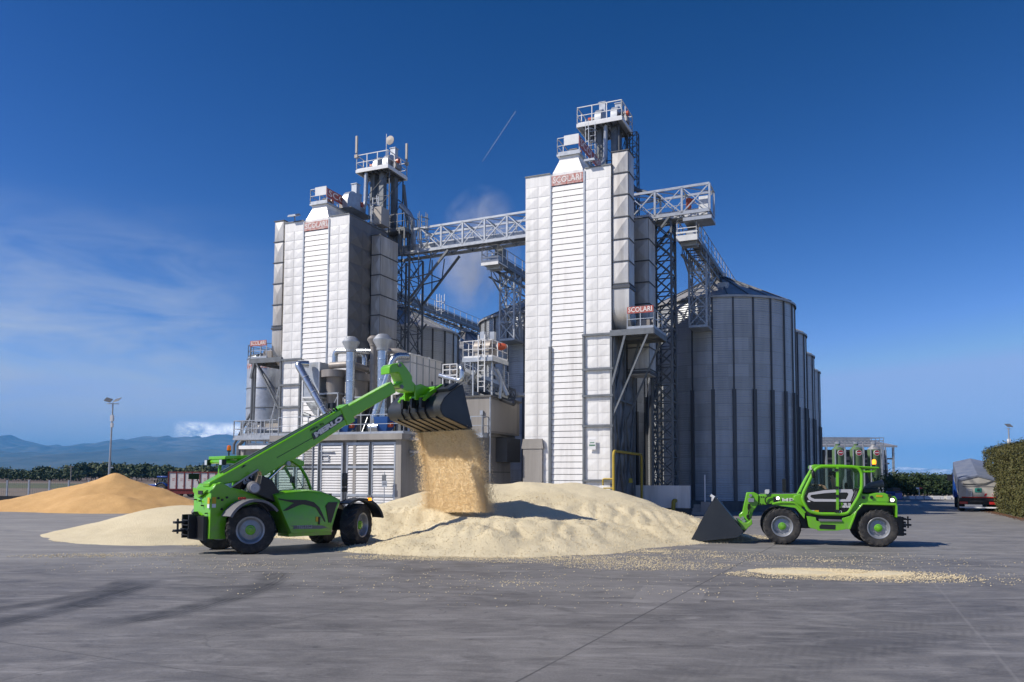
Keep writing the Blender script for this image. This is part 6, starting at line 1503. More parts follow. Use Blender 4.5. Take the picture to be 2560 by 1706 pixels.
# lower side panel with step
sp_ = rp(Z5, [(220, 908), (250, 912), (360, 928), (365, 975), (400, 990), (755, 992), (760, 942), (880, 905), (965, 830), (985, 800), (860, 1100), (690, 1128), (395, 1130), (370, 1110), (280, 1090), (255, 1070)], 1.0)
m = slab(sp_, .82, 1.0); m.build('side_panel', M_GREEN, sm, bevel=.012)
patch(sm, [(412, 1062), (440, 1032), (655, 1040), (652, 1110), (415, 1100)], TR, Z5, 1.004, M_BLK, 'step_opening')
patch(sm, [(400, 950), (750, 962), (752, 990), (405, 988)], TR, Z5, 1.01, M_GREY, 'step_tread', .03)
m = slab(rp(Z5, [(240, 880), (900, 880), (870, 1000), (260, 1000)], .8), -.6, .8); m.build('underbody', M_BLK, sm)
# cab: frame, doors, glazing
V1, V0 = .98, -.12
outl = rp(Z5, [(160, 640), (172, 560), (350, 195), (440, 158), (930, 165), (1010, 190), (1052, 260), (1052, 490), (990, 640), (850, 860), (790, 880), (410, 875), (250, 835), (170, 690)], V1)
m = MB(); P_ = [Vector((a, V1, b)) for a, b in outl]; P_.append(P_[0]); m.tube(elbow_path(P_, .1, 4), .052, 10); P2 = [Vector((a, V0, b)) for a, b in outl[1:9]]; m.tube(elbow_path(P2, .1, 4), .05, 8)
for i in (2, 3, 4, 6, 7): m.tube([(outl[i][0], V0, outl[i][1]), (outl[i][0], V1, outl[i][1])], .045, 8)
pil = rp(Z5, [(682, 170), (684, 880)], V1+.01); m.beam((pil[0][0], V1+.015, pil[0][1]), (pil[1][0], V1+.015, pil[1][1]), .075, .07)
m.build('cab_frame', M_GREEN, sm)
ws = rp(Z5, [(85, 590), (120, 520), (200, 360), (275, 245), (330, 180)], V0)
m = MB(); m.tube(elbow_path([Vector((a, V0-.05, b)) for a, b in ws], .15), .045, 8); m.build('windscreen_pillar', M_GREEN, sm)
m = MB(); near = rp(Z5, [(150, 590), (172, 540), (240, 400), (320, 250), (370, 190)], V1-.03); m.loft([[Vector((a, V0-.03, b)), Vector((c_, V1-.03, d_))] for (a, b), (c_, d_) in zip(ws, near)], cap=False, closed=False); m.build('windscreen', M_GLASS, sm)
cx, cz = sum(a for a, b in outl)/len(outl), sum(b for a, b in outl)/len(outl)
win = rp(Z5, [(205, 510), (355, 215), (445, 180), (660, 180), (660, 505), (500, 510), (215, 560)], V1-.02); slab(win, V1-.03, V1-.022).build('door_window', M_GLASS, sm)
win2 = rp(Z5, [(702, 180), (925, 188), (1000, 210), (1035, 268), (1035, 480), (1000, 540), (900, 500), (702, 505)], V1-.02); slab(win2, V1-.03, V1-.022).build('rear_side_window', M_GLASS, sm)
fw = [(a, b) for a, b in outl[1:9]]; slab(rp(Z5, [(205, 540), (355, 215), (445, 180), (925, 188), (1000, 210), (1035, 268), (1035, 500)], V0), V0, V0+.008).build('far_window', M_GLASS, sm)
dp = rp(Z5, [(168, 640), (212, 560), (260, 545), (500, 505), (660, 505), (900, 500), (1040, 490), (985, 640), (845, 855), (788, 868), (412, 865), (255, 825), (178, 690)], V1)
dr_ = slab(dp, V1-.03, V1+.0).build('door_panel', M_GLOSSBLK, sm)
band = [(228, 615), (250, 560), (480, 520), (700, 505), (905, 505), (925, 545), (925, 560), (880, 690), (700, 692), (330, 690), (255, 660)]; holes = [(275, 610), (285, 590), (500, 562), (660, 552), (830, 552), (850, 570), (850, 590), (815, 655), (700, 655), (340, 650), (290, 630)]
bo, bi = rp(Z5, band, V1+.012), rp(Z5, holes, V1+.012)
m = MB(); n = len(bo)
for i in range(n):
    j = (i+1) % n; q = [bo[i], bo[j], bi[j], bi[i]]
    m.prism(q, lambda a, b, c: Vector((a, c, b)), V1+.001, V1+.02)
m.build('silver_band', M_SILVER, dr_, smooth=0)
for k in range(3):
    x = 940+k*28; slab(rp(Z5, [(x, 520+k*12), (x+8, 520+k*12), (x+20-k*3, 580), (x-40, 690), (x-50, 690), (x+8, 580)], V1+.01), V1+.001, V1+.012).build('door_rib', M_GREY, dr_)
def tx(s_, x0, y, x1, size, mt_, par=dr_, v=V1+.006, fr=TR, Q=Z5):
    q0, q1 = fr.onv(*Q(x0, y), v), fr.onv(*Q(x1, y), v); mid = (q0+q1)/2
    return text(s_, size, mt_, par, Vector((mid.x, v, mid.z)), (-1, 0, 0), (0, 0, 1), width=abs(q1.x-q0.x), bold=.003)
tx('TF', 708, 733, 770, .13, M_GREEN); tx('38.10', 775, 736, 885, .13, M_WHITEL); tx('TURBOFARMER', 752, 770, 880, .07, M_WHITEL); tx('CS', 708, 773, 745, .06, M_GREEN)
patch(dr_, [(235, 675), (275, 678), (275, 695), (235, 692)], TR, Z5, V1+.002, M_WHITEL, 'sticker'); patch(dr_, [(285, 818), (335, 820), (335, 848), (295, 846)], TR, Z5, V1+.002, M_SILVER, 'sticker'); patch(dr_, [(338, 820), (403, 820), (403, 850), (338, 848)], TR, Z5, V1+.002, M_YSTICK, 'sticker')
m = MB(); q = TR.onv(*Z5(730, 845), V1); m.tube(arc((q.x, V1+.01, q.z), .035, (1, 0, 0), (0, 0, 1), 0, 2*PI, 10), .008, 5); m.build('emblem', M_WHITEL, dr_)
m = MB()
for (x, y) in ((670, 215), (670, 480), (672, 605), (672, 830)): q = TR.onv(*Z5(x, y), V1); m.box(q.x-.05, q.x+.06, V1+.0, V1+.07, q.z-.04, q.z+.04)
m.build('door_hinge', M_BLK, sm)
# roof
rf = slab(rp(Z5, [(275, 150), (300, 137), (700, 135), (960, 155), (1270, 172), (1272, 195), (1000, 178), (440, 160), (380, 185), (300, 205), (275, 190)], .5), V0-.1, V1+.03).build('cab_roof', M_GREEN, sm, bevel=.015)
m = MB()
for v in (V0, V1-.05): loop_tube(m, rp(Z5, [(1010, 180), (1262, 185), (1240, 235), (1070, 240)], V1-.05), v, .035, True)
q = rp(Z5, [(1255, 188)], V1-.05)[0]; m.tube([(q[0], V0, q[1]), (q[0], V1-.05, q[1])], .035, 8); m.build('rear_guard', M_GREEN, rf)
q = TR.onv(*Z5(278, 175), .7); m = MB(); m.box(q.x-.05, q.x+.03, .55, .85, q.z-.08, q.z+.06); m.build('front_lamp', M_LENS, rf)
q = TR.onv(*Z5(1238, 120), .4); m = MB(); m.tube([(q.x, .4, q.z-.12), (q.x, .4, q.z-.02)], .022, 8); m.lathe([(.02, -.05), (.06, -.04), (.06, -.02)], (q.x, .4, q.z), n=12); bc = m.build('beacon', M_BLK, sm)
m = MB(); m.lathe([(.055, -.02), (.065, .02), (.06, .11), (.03, .14), (.01, .145)], (q.x, .4, q.z), n=16); m.build('beacon_lens', M_AMBERLIT, bc)
q = TR.onv(*Z5(318, 275), V1+.1); m = MB(); m.ball((q.x, V1+.12, q.z), .13, 10, (.45, .35, 1.0)); m.tube([(q.x, V1+.1, q.z+.1), (q.x+.02, V1-.05, q.z+.22)], .015, 6); m.build('mirror', M_BLK, sm)
# seat, steering, console
m = MB(); q = TR.onv(*Z5(760, 400), .43); sx = q.x
m.box(sx-.05, sx+.5, .2, .68, .95, 1.1); m.prism([(sx-.1, 1.08), (sx+.06, 1.08), (sx-.05, 1.72), (sx-.16, 1.72)], lambda a, b, c: Vector((a, c, b)), .22, .66); m.ball((sx-.11, .44, 1.88), .13, 10, (.45, .95, .9)); m.build('seat', M_SEAT, sm)
q = TR.onv(*Z5(420, 465), .43); cS = Vector((q.x, .44, q.z)); d = Vector((-.55, 0, .83)).normalized(); R_ = d.to_track_quat('Z', 'Y').to_matrix()
ring_ = [cS+R_ @ Vector((.19*math.cos(2*PI*k/18), .19*math.sin(2*PI*k/18), 0)) for k in range(19)]; m = MB(); m.tube(ring_, .017, 6); m.tube([cS, cS+Vector((.25, 0, -.45))], .035, 8); m.beam(ring_[0], ring_[9], .02); m.build('steering_wheel', M_BLK, sm)
m = MB(); m.box(cS.x+.12, cS.x+.45, .1, .85, .9, cS.z-.02); m.ball((cS.x+.2, .44, cS.z+.05), .1, 8, (.8, 1.2, .6)); m.build('dashboard', M_BLK, sm)
# front: boom, head, mudguard bar, lamp, mirror
VB = -.10
bp = rp(Z4, [(1415, 215), (2200, 205), (2330, 300), (2330, 470), (2100, 470), (1960, 400), (1410, 430)], VB); bm2 = slab(bp, VB-.38, VB).build('boom', M_GREEN, sm, bevel=.025)
bp2 = [(a, b) for a, b in rp(Z5, [(0, 575), (1100, 560), (1300, 600), (1300, 700), (0, 700)], VB)]; slab(bp2, VB-.36, VB-.02).build('boom', M_GREEN, sm, bevel=.025)
slab(rp(Z4, [(1865, 305), (2115, 310), (2110, 350), (1865, 350)], VB), VB+.001, VB+.008).build('name_panel', M_GLOSSBLK, bm2)
tx('ME', 1880, 332, 2100, .2, M_WHITEL, bm2, VB+.012, TR, Z4)
m = MB(); a, b = rp(Z4, [(1440, 200), (2190, 200)], VB); m.beam((a[0], VB-.1, a[1]+.01), (b[0], VB-.1, b[1]+.01), .05, .03); m.build('boom_hose', M_STEEL, bm2)
hp = rp(Z4, [(1172, 172), (1320, 168), (1412, 215), (1408, 400), (1385, 440), (1300, 560), (1270, 690), (1180, 750), (1100, 700), (1025, 670), (1020, 620), (1060, 580), (1090, 560), (1100, 500)], VB); hh = slab(hp, VB-.42, VB+.04).build('boom_head', M_GREEN, sm, bevel=.02)
m = MB()
for x, y in ((1250, 230), (1090, 680), (1115, 735)): q = TR.onv(*Z4(x, y), VB); m.tube([(q.x, VB-.46, q.z), (q.x, VB+.09, q.z)], .05, 12)
q = TR.onv(*Z4(1260, 320), VB); m.box(q.x-.09, q.x+.09, VB+.04, VB+.12, q.z-.07, q.z+.06); m.build('head_pin', M_RIM, hh)
m = MB(); 
for k in range(4):
    pts_ = [TR.onv(*Z4(x, y), VB+.07+.02*k) for x, y in ((1210+10*k, 400), (1190+20*k, 480), (1230-10*k, 570), (1160+18*k, 650), (1210+8*k, 720))]; m.tube(elbow_path(pts_, .08), .012, 5)
pts_ = [TR.onv(*Z4(x, y), VB+.06) for x, y in ((1660, 240), (1560, 260), (1535, 340), (1590, 420), (1680, 400))]; m.tube(elbow_path(pts_, .08), .02, 6); m.build('hydraulic_hose', M_BLK, hh)
m = MB()
for x, y in ((1465, 262), (1510, 262), (1448, 402), (1497, 405)): q = TR.onv(*Z4(x, y), VB); m.tube([(q.x, VB-.01, q.z), (q.x, VB+.012, q.z)], .022, 8)
m.build('boom_bolt', M_BLK, bm2)
q = TR.onv(*Z4(1590, 150), VB-.1); m = MB(); m.box(q.x-.06, q.x+.06, VB-.35, VB-.15, q.z-.07, q.z+.06); m.box(q.x-.03, q.x+.09, VB-.1, VB+.05, q.z-.08, q.z+.04); m.tube([(q.x, VB-.1, q.z-.3), (q.x, VB-.1, q.z)], .02, 6); m.build('boom_lamp', M_LENS, bm2)
cpl = rp(Z4, [(960, 700), (1000, 700), (1100, 760), (1180, 760), (1260, 690), (1270, 780), (1190, 850), (1130, 910), (1060, 880), (1020, 800)], VB); slab(cpl, -.75, .65).build('coupling_frame', M_GREEN, sm, bevel=.015)
slab(rp(Z4, [(1040, 800), (1120, 860), (1190, 850), (1120, 940), (1060, 980), (1020, 860)], VB), -.7, .6).build('coupling_lock', M_BLK, sm)
# bucket
BL_, BR_ = 1.13, -1.17
pr = rp(Z4, [(520, 285), (560, 300), (1080, 940), (1075, 965), (985, 1055), (30, 1168)], BL_)
innr = off_prof(pr, .03)
bk = MB().loft([[Vector((a, y, max(.012, b))) for a, b in pr+innr[::-1]] for y in (BR_, BL_)]).build('bucket', M_BUCKET, sm, smooth=40)
for y in (BR_, BL_-.03): slab([(a, max(.012, b)) for a, b in pr], y, y+.03).build('bucket_side', M_BUCKET, bk)
m = MB(); q = TR.onv(*Z4(450, 225), .4); q2 = TR.onv(*Z4(530, 275), .4); m.tube([(q.x, .4, q.z), (q2.x, .4, q2.z)], .045, 8); m.box(q2.x-.1, q2.x+.1, .3, .5, q2.z-.12, q2.z-.02); m.build('bucket_marker', M_WPAINT, bk)
m = MB(); a, b = pr[0], pr[2]; m.beam((a[0]-.02, BR_, a[1]-.05), (a[0]-.02, BL_, a[1]-.05), .06); m.build('bucket_rim', M_BLK, bk)
# front mudguard bar
m = MB(); fbar = [TR.onv(*Z4(x, y), 1.0) for x, y in ((1690, 405), (1850, 372), (2120, 378), (2170, 410), (2340, 580))]; m.tube(elbow_path(fbar, .1), .04, 8)
slabp = rp(Z4, [(1690, 415), (1850, 385), (2120, 390), (2165, 420), (2335, 590), (2330, 700), (2150, 480), (1850, 440)], 1.0); m.prism(slabp, lambda a, b, c: Vector((a, c, b)), .5, 1.0); m.build('front_mudguard', M_GREEN, sm)
q = TR.onv(*Z4(1775, 300), .95); m = MB(); m.box(q.x-.09, q.x+.1, .82, .95, q.z-.13, q.z+.06); m.tube([(q.x, .9, q.z-.2), (q.x, .9, q.z-.1)], .03, 6); l = m.build('headlamp', M_BLK, sm)
q = TR.onv(*Z4(1812, 288), .98); m = MB(); m.ball((q.x+.02, .955, q.z), .052, 10, (1, .5, 1)); m.build('lens', M_LIT, l)
q = TR.onv(*Z4(1905, 60), -.8); m = MB(); q = TR.onv(*Q4(972, 490), -.8); m.box(q.x-.06, q.x+.06, -.85, -.76, q.z-.25, q.z+.18); m.tube([(q.x, -.8, q.z-.7), (q.x, -.8, q.z-.2)], .015, 6); m.build('far_mirror', M_BLK, sm)
slab(rp(Z4, [(2120, 240), (2260, 200), (2310, 330), (2340, 470), (2180, 400), (2110, 330)], .75), .3, .8).build('cab_front_frame', M_GREEN, sm, bevel=.015)
slab(rp(Z5, [(0, 720), (200, 860), (240, 1080), (160, 1080), (100, 880)], .6), .3, .6).build('inner_arch', M_BLK, sm)

# ------------------------------------------------------------------ driver
M_SKIN = mat('skin', (.56, .32, .22), .5, ns=8); M_HAIR = mat('dark_hair', (.018, .012, .009), .6); M_SHIRT = mat('dark_grey_tshirt', (.045, .05, .055), .8, ns=6); M_TROU = mat('dark_trousers', (.03, .033, .045), .85)
hd_ = TR.onv(*Z5(605, 300), .44); hp_ = Vector((sx+.18, .44, 1.16)); sh_ = Vector((sx+.12, .44, 1.60))
shx = TR.onv(*Z5(650, 400), .44).x; hx = hd_.x
per = thing('person', 'driver with dark hair and grey t-shirt holding the wheel in the small telehandler', 'person', TR, (hp_.x, hp_.y, hp_.z-.1))
def skin(name, verts, edges, radii, mt_, parent, root=0, sub=2):
    me = bpy.data.meshes.new(name); b = BASE[parent.name]; me.from_pydata([Vector(v)-b for v in verts], edges, []); me.materials.append(mt_)
    o = bpy.data.objects.new(name, me); COL.objects.link(o); o.parent = parent; BASE[o.name] = b; FRM[o.name] = FRM[parent.name]
    md = o.modifiers.new('s', 'SKIN'); md.use_smooth_shade = True
    for i, r in enumerate(radii):
        sv_ = me.skin_vertices[0].data[i]; sv_.radius = (r, r) if not hasattr(r, '__len__') else r; sv_.use_root = i == root
    md2 = o.modifiers.new('u', 'SUBSURF'); md2.levels = sub; md2.render_levels = sub; return o
hipx = shx-.05; neck = Vector((shx+.02, .44, 1.70)); headc = Vector((hx, .44, hd_.z))
hl, hr = cS+Vector((-.1, .16, .02)), cS+Vector((-.1, -.16, .02))
V_ = [(hipx, .44, 1.15), (hipx+.0, .44, 1.35), (shx-.01, .44, 1.56), (neck.x, .44, 1.68), (headc.x-.02, .44, headc.z-.04), (headc.x, .44, headc.z+.06),
      (shx, .62, 1.57), (shx+.08, .66, 1.32), (hl.x-.03, hl.y, hl.z-.02), (hl.x+.04, hl.y, hl.z+.01), (shx, .26, 1.57), (shx+.08, .22, 1.32), (hr.x-.03, hr.y, hr.z-.02), (hr.x+.04, hr.y, hr.z+.01),
      (hipx+.06, .54, 1.14), (hipx+.46, .57, 1.16), (hipx+.52, .57, .78), (hipx+.06, .34, 1.14), (hipx+.46, .31, 1.16), (hipx+.52, .31, .78)]
E_ = [(0, 1), (1, 2), (2, 3), (3, 4), (4, 5), (2, 6), (6, 7), (7, 8), (8, 9), (2, 10), (10, 11), (11, 12), (12, 13), (0, 14), (14, 15), (15, 16), (0, 17), (17, 18), (18, 19)]
skin('body', V_, E_, [(.15, .12), (.15, .12), (.16, .11), .06, .085, .085, .065, .05, .035, .03, .065, .05, .035, .03, .09, .07, .05, .09, .07, .05], M_SKIN, per)
skin('shirt', [(hipx, .44, 1.15), (hipx, .44, 1.35), (shx-.01, .44, 1.56), (neck.x-.01, .44, 1.63), (shx, .63, 1.57), (shx+.05, .66, 1.42), (shx, .25, 1.57), (shx+.05, .22, 1.42)], [(0, 1), (1, 2), (2, 3), (2, 4), (4, 5), (2, 6), (6, 7)], [(.17, .14), (.17, .14), (.18, .13), .09, .085, .075, .085, .075], M_SHIRT, per)
skin('trousers', [(hipx, .44, 1.14), (hipx+.06, .54, 1.14), (hipx+.46, .57, 1.16), (hipx+.52, .57, .75), (hipx+.06, .34, 1.14), (hipx+.46, .31, 1.16), (hipx+.52, .31, .75)], [(0, 1), (1, 2), (2, 3), (0, 4), (4, 5), (5, 6)], [(.16, .13), .1, .085, .065, .1, .085, .065], M_TROU, per)
m = MB(); m.ball(headc+Vector((-.025, 0, .055)), .112, 12, (1.0, .86, .88)); m.ball(headc+Vector((-.06, 0, .0)), .09, 10, (.7, .95, 1)); m.build('hair', M_HAIR, per)
m = MB(); m.ball(headc+Vector((.1, 0, -.01)), .022, 8, (1, .7, 1)); m.ball(headc+Vector((.0, .088, .0)), .025, 8, (.8, .4, 1.2)); m.ball(headc+Vector((.0, -.088, .0)), .025, 8, (.8, .4, 1.2)); m.build('ear', M_SKIN, per)
m = MB(); m.ball(headc+Vector((.045, 0, -.075)), .06, 8, (.8, .85, .6)); m.build('beard', M_HAIR, per)
m = MB()
for s_ in (-1, 1): m.ball(headc+Vector((.083, s_*.036, .03)), .02, 6, (.5, 1.2, .8))
m.tube([headc+Vector((.09, -.06, .035)), headc+Vector((.09, .06, .035))], .006, 5); m.tube([headc+Vector((.085, .07, .035)), headc+Vector((0, .09, .03))], .006, 5); m.build('sunglasses', M_BLK, per)
for hnd, sg in ((hl, 1), (hr, -1)):
    m = MB(); m.ball(hnd+Vector((.05, 0, .015)), .04, 8, (1.1, .7, .6))
    for k in range(4):
        o_ = Vector((.055+.012*k, sg*(.03-.018*k), .03)); m.tube([hnd+o_, hnd+o_+Vector((.035, 0, .01)), hnd+o_+Vector((.05-.004*k, 0, -.02)), hnd+o_+Vector((.035, 0, -.035))], .0095, 6)
    m.tube([hnd+Vector((.04, -sg*.03, .02)), hnd+Vector((.07, -sg*.045, .03)), hnd+Vector((.09, -sg*.04, .02))], .011, 6); m.build('hand', M_SKIN, per)
# ------------------------------------------------------------------ trees, hedges
def leaf_mat(name, c1, c2, c3):
    s = NT(name); c = s.co(); f = s.noise(c, .9, 5, .7); v = s.n('TexVoronoi'); s.L(c, v.inputs['Vector']); v.inputs['Scale'].default_value = 5
    col = s.mix(s.ramp(f, [(.35, 0), (.65, 1)]), c1, c2); col = s.mix(s.math('MULTIPLY', v.outputs['Distance'], .6, clamp=True), col, c3)
    s.L(col, s.b.inputs['Base Color']); s.set(Roughness=.6, Specular_IOR_Level=.3); return s.m
M_LEAF = leaf_mat('tree_leaves', (.045, .068, .026), (.085, .11, .042), (.115, .13, .05))
M_LEAFD = leaf_mat('dark_leaves', (.020, .040, .014), (.038, .066, .022), (.055, .085, .03))
M_HEDGE = leaf_mat('hedge_leaves', (.055, .075, .022), (.10, .105, .032), (.15, .115, .045))
M_BARK = mat('bark', (.10, .085, .07), .9, col2=(.06, .05, .04), ns=6)
def leaves(m, rnd, c, rx, rz, n, sz, ry=None, low=-.9):
    ry = ry or rx; k = 0
    while k < n:
        d = Vector((rnd.gauss(0, 1), rnd.gauss(0, 1), rnd.gauss(0, 1))).normalized(); r = rnd.random()**.45
        if d.z < low: continue
        q = Vector((d.x*rx*r, d.y*ry*r, d.z*rz*r)); w = 1+.42*noise.noise((Vector(c)+q)*(1.3/max(rx, .3))); q *= w
        if noise.noise((Vector(c)+q)*(2.2/max(rx, .3))) < -.28: 
            if rnd.random() < .8: k += .3; continue
        p = Vector(c)+q; nrm = (d+Vector((rnd.gauss(0, .6), rnd.gauss(0, .6), rnd.gauss(.3, .6)))).normalized()
        a = nrm.orthogonal().normalized(); b = nrm.cross(a); th = rnd.uniform(0, 2*PI); e = (a*math.cos(th)+b*math.sin(th)); f = nrm.cross(e); s_ = sz*rnd.uniform(.6, 1.3)
        i = len(m.v); m.v += [p-e*s_, p-f*s_*.55, p+e*s_, p+f*s_*.55]; m.f.append((i, i+1, i+2, i+3)); k += 1
def tree(name, label, x, y, h, w, rnd, mt_, n=300, sz=.35, group=None, trunk_h=.28, sq=1.0, clumps=5):
    t = thing(name, label, 'tree', WORLD, (x, y, 0), group)
    m = MB(); ct = h*trunk_h; m.tube([(x, y, 0), (x+.02*h*rnd.uniform(-1, 1), y, ct), (x+.03*h*rnd.uniform(-1, 1), y, h*.75)], [h*.022, h*.017, h*.006], 6)
    for k in range(4):
        a = rnd.uniform(0, 2*PI); z = ct+h*.1*k; m.tube([(x, y, z), (x+math.cos(a)*w*.35, y+math.sin(a)*w*.35, z+h*.16)], [h*.009, h*.003], 5)
    m.build('trunk', M_BARK, t)
    m = MB(); ch = h-ct*.8
    for k in range(clumps):
        a = rnd.uniform(0, 2*PI); f = k/max(1, clumps-1); ww = w*.5*(1-.45*abs(f-.4))*sq
        leaves(m, rnd, (x+math.cos(a)*w*.16, y+math.sin(a)*w*.16, ct*.8+ch*(.22+.6*f)), ww, ch*.26, n//clumps, sz)
    m.build('crown', mt_, t, smooth=0); return t
rt = random.Random(21)
def q7at(x, y, Y): return at(*Q7(x, y), Y)
Yt = 330
i = 0
x = 640
profile = [(560, 775), (640, 740), (740, 708), (860, 716), (960, 712), (1100, 712), (1260, 708), (1400, 714), (1460, 722), (1540, 744), (1640, 742), (1760, 718), (1900, 722), (2060, 720)]
def pin(pr, x):
    for (a, b), (c, d) in zip(pr, pr[1:]):
        if a <= x <= c: return b+(d-b)*(x-a)/(c-a)
    return pr[-1][1]
while x < 2100:
    Y_ = Yt+rt.uniform(-18, 18); top = q7at(x, pin(profile, x)+rt.uniform(-14, 26), Y_)
    tree('field_tree', 'green crown in the continuous row of trees along the far field edge', top.x, Y_, max(4, top.z), rt.uniform(7.5, 12), rt, M_LEAF if rt.random() < .65 else M_LEAFD, 520, .62, 'trees along the far field', .2)
    x += rt.uniform(38, 52)
for x in (335, 362, 388, 414, 440, 462, 482):
    top = q7at(x, 738+rt.uniform(-4, 8), 300); tree('poplar_tree', 'dark narrow tree in the dense clump left of the long tree row', top.x, 300, top.z, 4.6, rt, M_LEAFD, 260, .55, 'narrow dark trees', .06, 1.0, 6)
for (x, y, Y_, w, lab) in ((150, 758, 320, 10, 'rounded low tree on the far left between the dark clump and the frame edge'), (245, 765, 320, 9, 'small rounded tree just left of the dark narrow clump'), (15, 742, 330, 7, 'dark tree cut by the left edge of the picture'), (600, 772, 315, 9, 'low bush-like tree where the long row begins on the left')):
    top = q7at(x, y, Y_); tree('field_tree', lab, top.x, Y_, top.z, w, rt, M_LEAFD if x < 50 else M_LEAF, 280, .55, None, .15)
m = MB()
for k in range(90):
    x = rt.uniform(0, 720); p = q7at(x, 838, 290+rt.uniform(-10, 10)); leaves(m, rt, (p.x, p.y, 1.4+rt.random()*1.4), 3.4, 1.7, 36, .5, 2)
o = m.build('undergrowth', M_LEAFD, smooth=0); tag(o, 'low dark scrub along the edge of the ploughed field', 'scrub', kind='stuff')

# ------------------------------------------------------------------ fence, wall, poles on the left
a, b = gnd(*Q7(-60, 1052)), gnd(*Q7(640, 1052)); a = gnd(*Q7(-30, 1052)); ex = q7at(900, 1000, a.y)
t = thing('low_wall', 'low black wall running behind the maize heap on the left', 'wall', WORLD, ((a.x+ex.x)/2, a.y, 0))
m = MB(); m.box(a.x-12, ex.x, a.y, a.y+.2, 0, .46); m.build('wall', M_BLACK, t)
zt = q7at(258, 858, a.y+.1).z; t = thing('mesh_fence', 'grey wire mesh fence with pale posts on the low black wall', 'fence', WORLD, ((a.x+ex.x)/2, a.y+.1, .46))
m = MB()
xs = [q7at(x, 900, a.y+.1).x for x in (-130, 65, 258, 440, 612, 790)]
for x in xs: m = MB(); m.box(x-.05, x+.05, a.y+.05, a.y+.15, .46, zt); m.build('post', M_GALV, t)
m = MB(); x = xs[0]
while x < xs[-1]: m.beam((x, a.y+.1, .5), (x, a.y+.1, zt-.03), .010); x += .16
for k in range(5): z = .5+(zt-.55)*k/4; m.beam((xs[0], a.y+.1, z), (xs[-1], a.y+.1, z), .012)
m.build('mesh_panel', M_STEEL, t)
def light_pole(label, bx, by, top, heads, tilt):
    t = thing('light_pole', label, 'light pole', WORLD, (bx, by, 0), 'floodlight poles')
    m = MB(); m.tube([(bx, by, 0), (bx+tilt*.5, by, top*.4), (bx+tilt, by, top)], [.10, .085, .06], 10); m.build('pole', M_GALV, t)
    m = MB(); m.box(bx+tilt-.12, bx+tilt+.1, by-.15, by+.1, top-1.5, top-1.0); m.box(bx+tilt-.09, bx+tilt+.08, by-.12, by+.1, top-2.0, top-1.65); m.build('junction_box', M_WPAINT, t)
    m = MB(); aw = .5 if len(heads) > 1 else .15; m.beam((bx+tilt-aw, by, top-.05), (bx+tilt+aw, by, top-.05), .07); m.beam((bx+tilt*.45, by, top*.34), (bx+tilt*.45+.3, by, top*.34), .07, .12); m.build('cross_arm', M_GALV, t)
    for s_ in heads:
        m = MB(); c = Vector((bx+tilt+s_*.36, by-.05, top+.26)); m.loft([[c+Vector((p*.27, q*.2+r*.1, r*.09+q*.12+p*s_*.08)) for p, q in ((-1, -1), (1, -1), (1, 1), (-1, 1))] for r in (-.55, .55)]); m.build('floodlight', M_STEEL, t)
    return t
p = at(*Q7(965, 830), 66); tp_ = at(*Q7(1006, 172), 66); light_pole('tall floodlight pole with two lamp heads rising behind the maize heap', p.x, 66, tp_.z, (-1, 1), tp_.x-p.x)
p = at(*Q8(2103, 320), 75); tp_ = at(*Q8(2098, 135), 75); light_pole('floodlight pole with one lamp head rising behind the hedge on the right', p.x, 75, tp_.z, (0,), 0)
p = q7at(635, 730, 250); t = thing('utility_pole', 'thin grey utility pole at the left end of the far tree row', 'pole', WORLD, (p.x, 250, 0)); m = MB(); m.tube([(p.x, 250, 0), (p.x, 250, p.z)], .14, 6); m.beam((p.x-.8, 250, p.z-.4), (p.x+.8, 250, p.z-.4), .12); m.build('pole', M_CONC, t)

# ------------------------------------------------------------------ blue tractor with trailer
M_TBLUE = mat('tractor_blue', (.012, .075, .36), .35, coat=.3); M_TRED = mat('trailer_dark_red', (.17, .018, .016), .5); M_TWHITE = mat('trailer_white', (.62, .61, .60), .5); M_PALEW = mat('pale_wheel', (.62, .60, .55), .5)
TY = 82.0
FT = Frame((q7at(1478, 950, TY).x, TY, 0), 180-14); ks = .74   # u forward (to the left)
t = thing('tractor', 'blue farm tractor parked behind the maize heap in front of the trailer', 'tractor', FT, (1.0, 0, 0))
def S(v): return Vector(v)*ks
def kb(m): m.v = [Vector((p.x*ks, p.y*ks, p.z*ks)) for p in m.v]; return m
def twheel(u, v, r, w, hub):
    m = MB(); m.lathe([(r*.55, -w/2), (r*.85, -w/2), (r*.97, -w*.35), (r, 0), (r*.97, w*.35), (r*.85, w/2), (r*.55, w/2)], (u, v, r), 'y', 28); 
    for k in range(18): 
        a = 2*PI*k/18; m.beam((u+r*.98*math.cos(a), v-w*.45, r+r*.98*math.sin(a)), (u+r*.98*math.cos(a+.2), v+w*.45, r+r*.98*math.sin(a+.2)), .07, .05)
    o = kb(m).build('wheel', M_RUB, t); m = MB(); m.lathe([(r*.56, w*.42), (r*.5, w*.3), (r*.2, w*.2), (.01, w*.22)], (u, v, r), 'y', 24); m.lathe([(r*.56, -w*.42), (r*.5, -w*.2), (.01, -w*.2)], (u, v, r), 'y', 24); kb(m).build('rim', hub, o)
for v in (-.85, .85): twheel(0, v, .88, .5, M_PALEW); twheel(2.55, v*.95, .62, .4, M_PALEW)
m = MB(); m.prism([(.7, .9), (3.25, .95), (3.3, 1.2), (3.1, 1.55), (.9, 1.75), (.7, 1.7)], lambda a, b, c: Vector((a, c, b)), -.38, .38); kb(m).build('bonnet', M_TBLUE, t, bevel=.04)
m = MB(); m.box(-.5, 3.1, -.3, .3, .6, 1.0); m.box(2.4, 2.7, -.8, .8, .5, .75); kb(m).build('chassis', M_BLK, t)
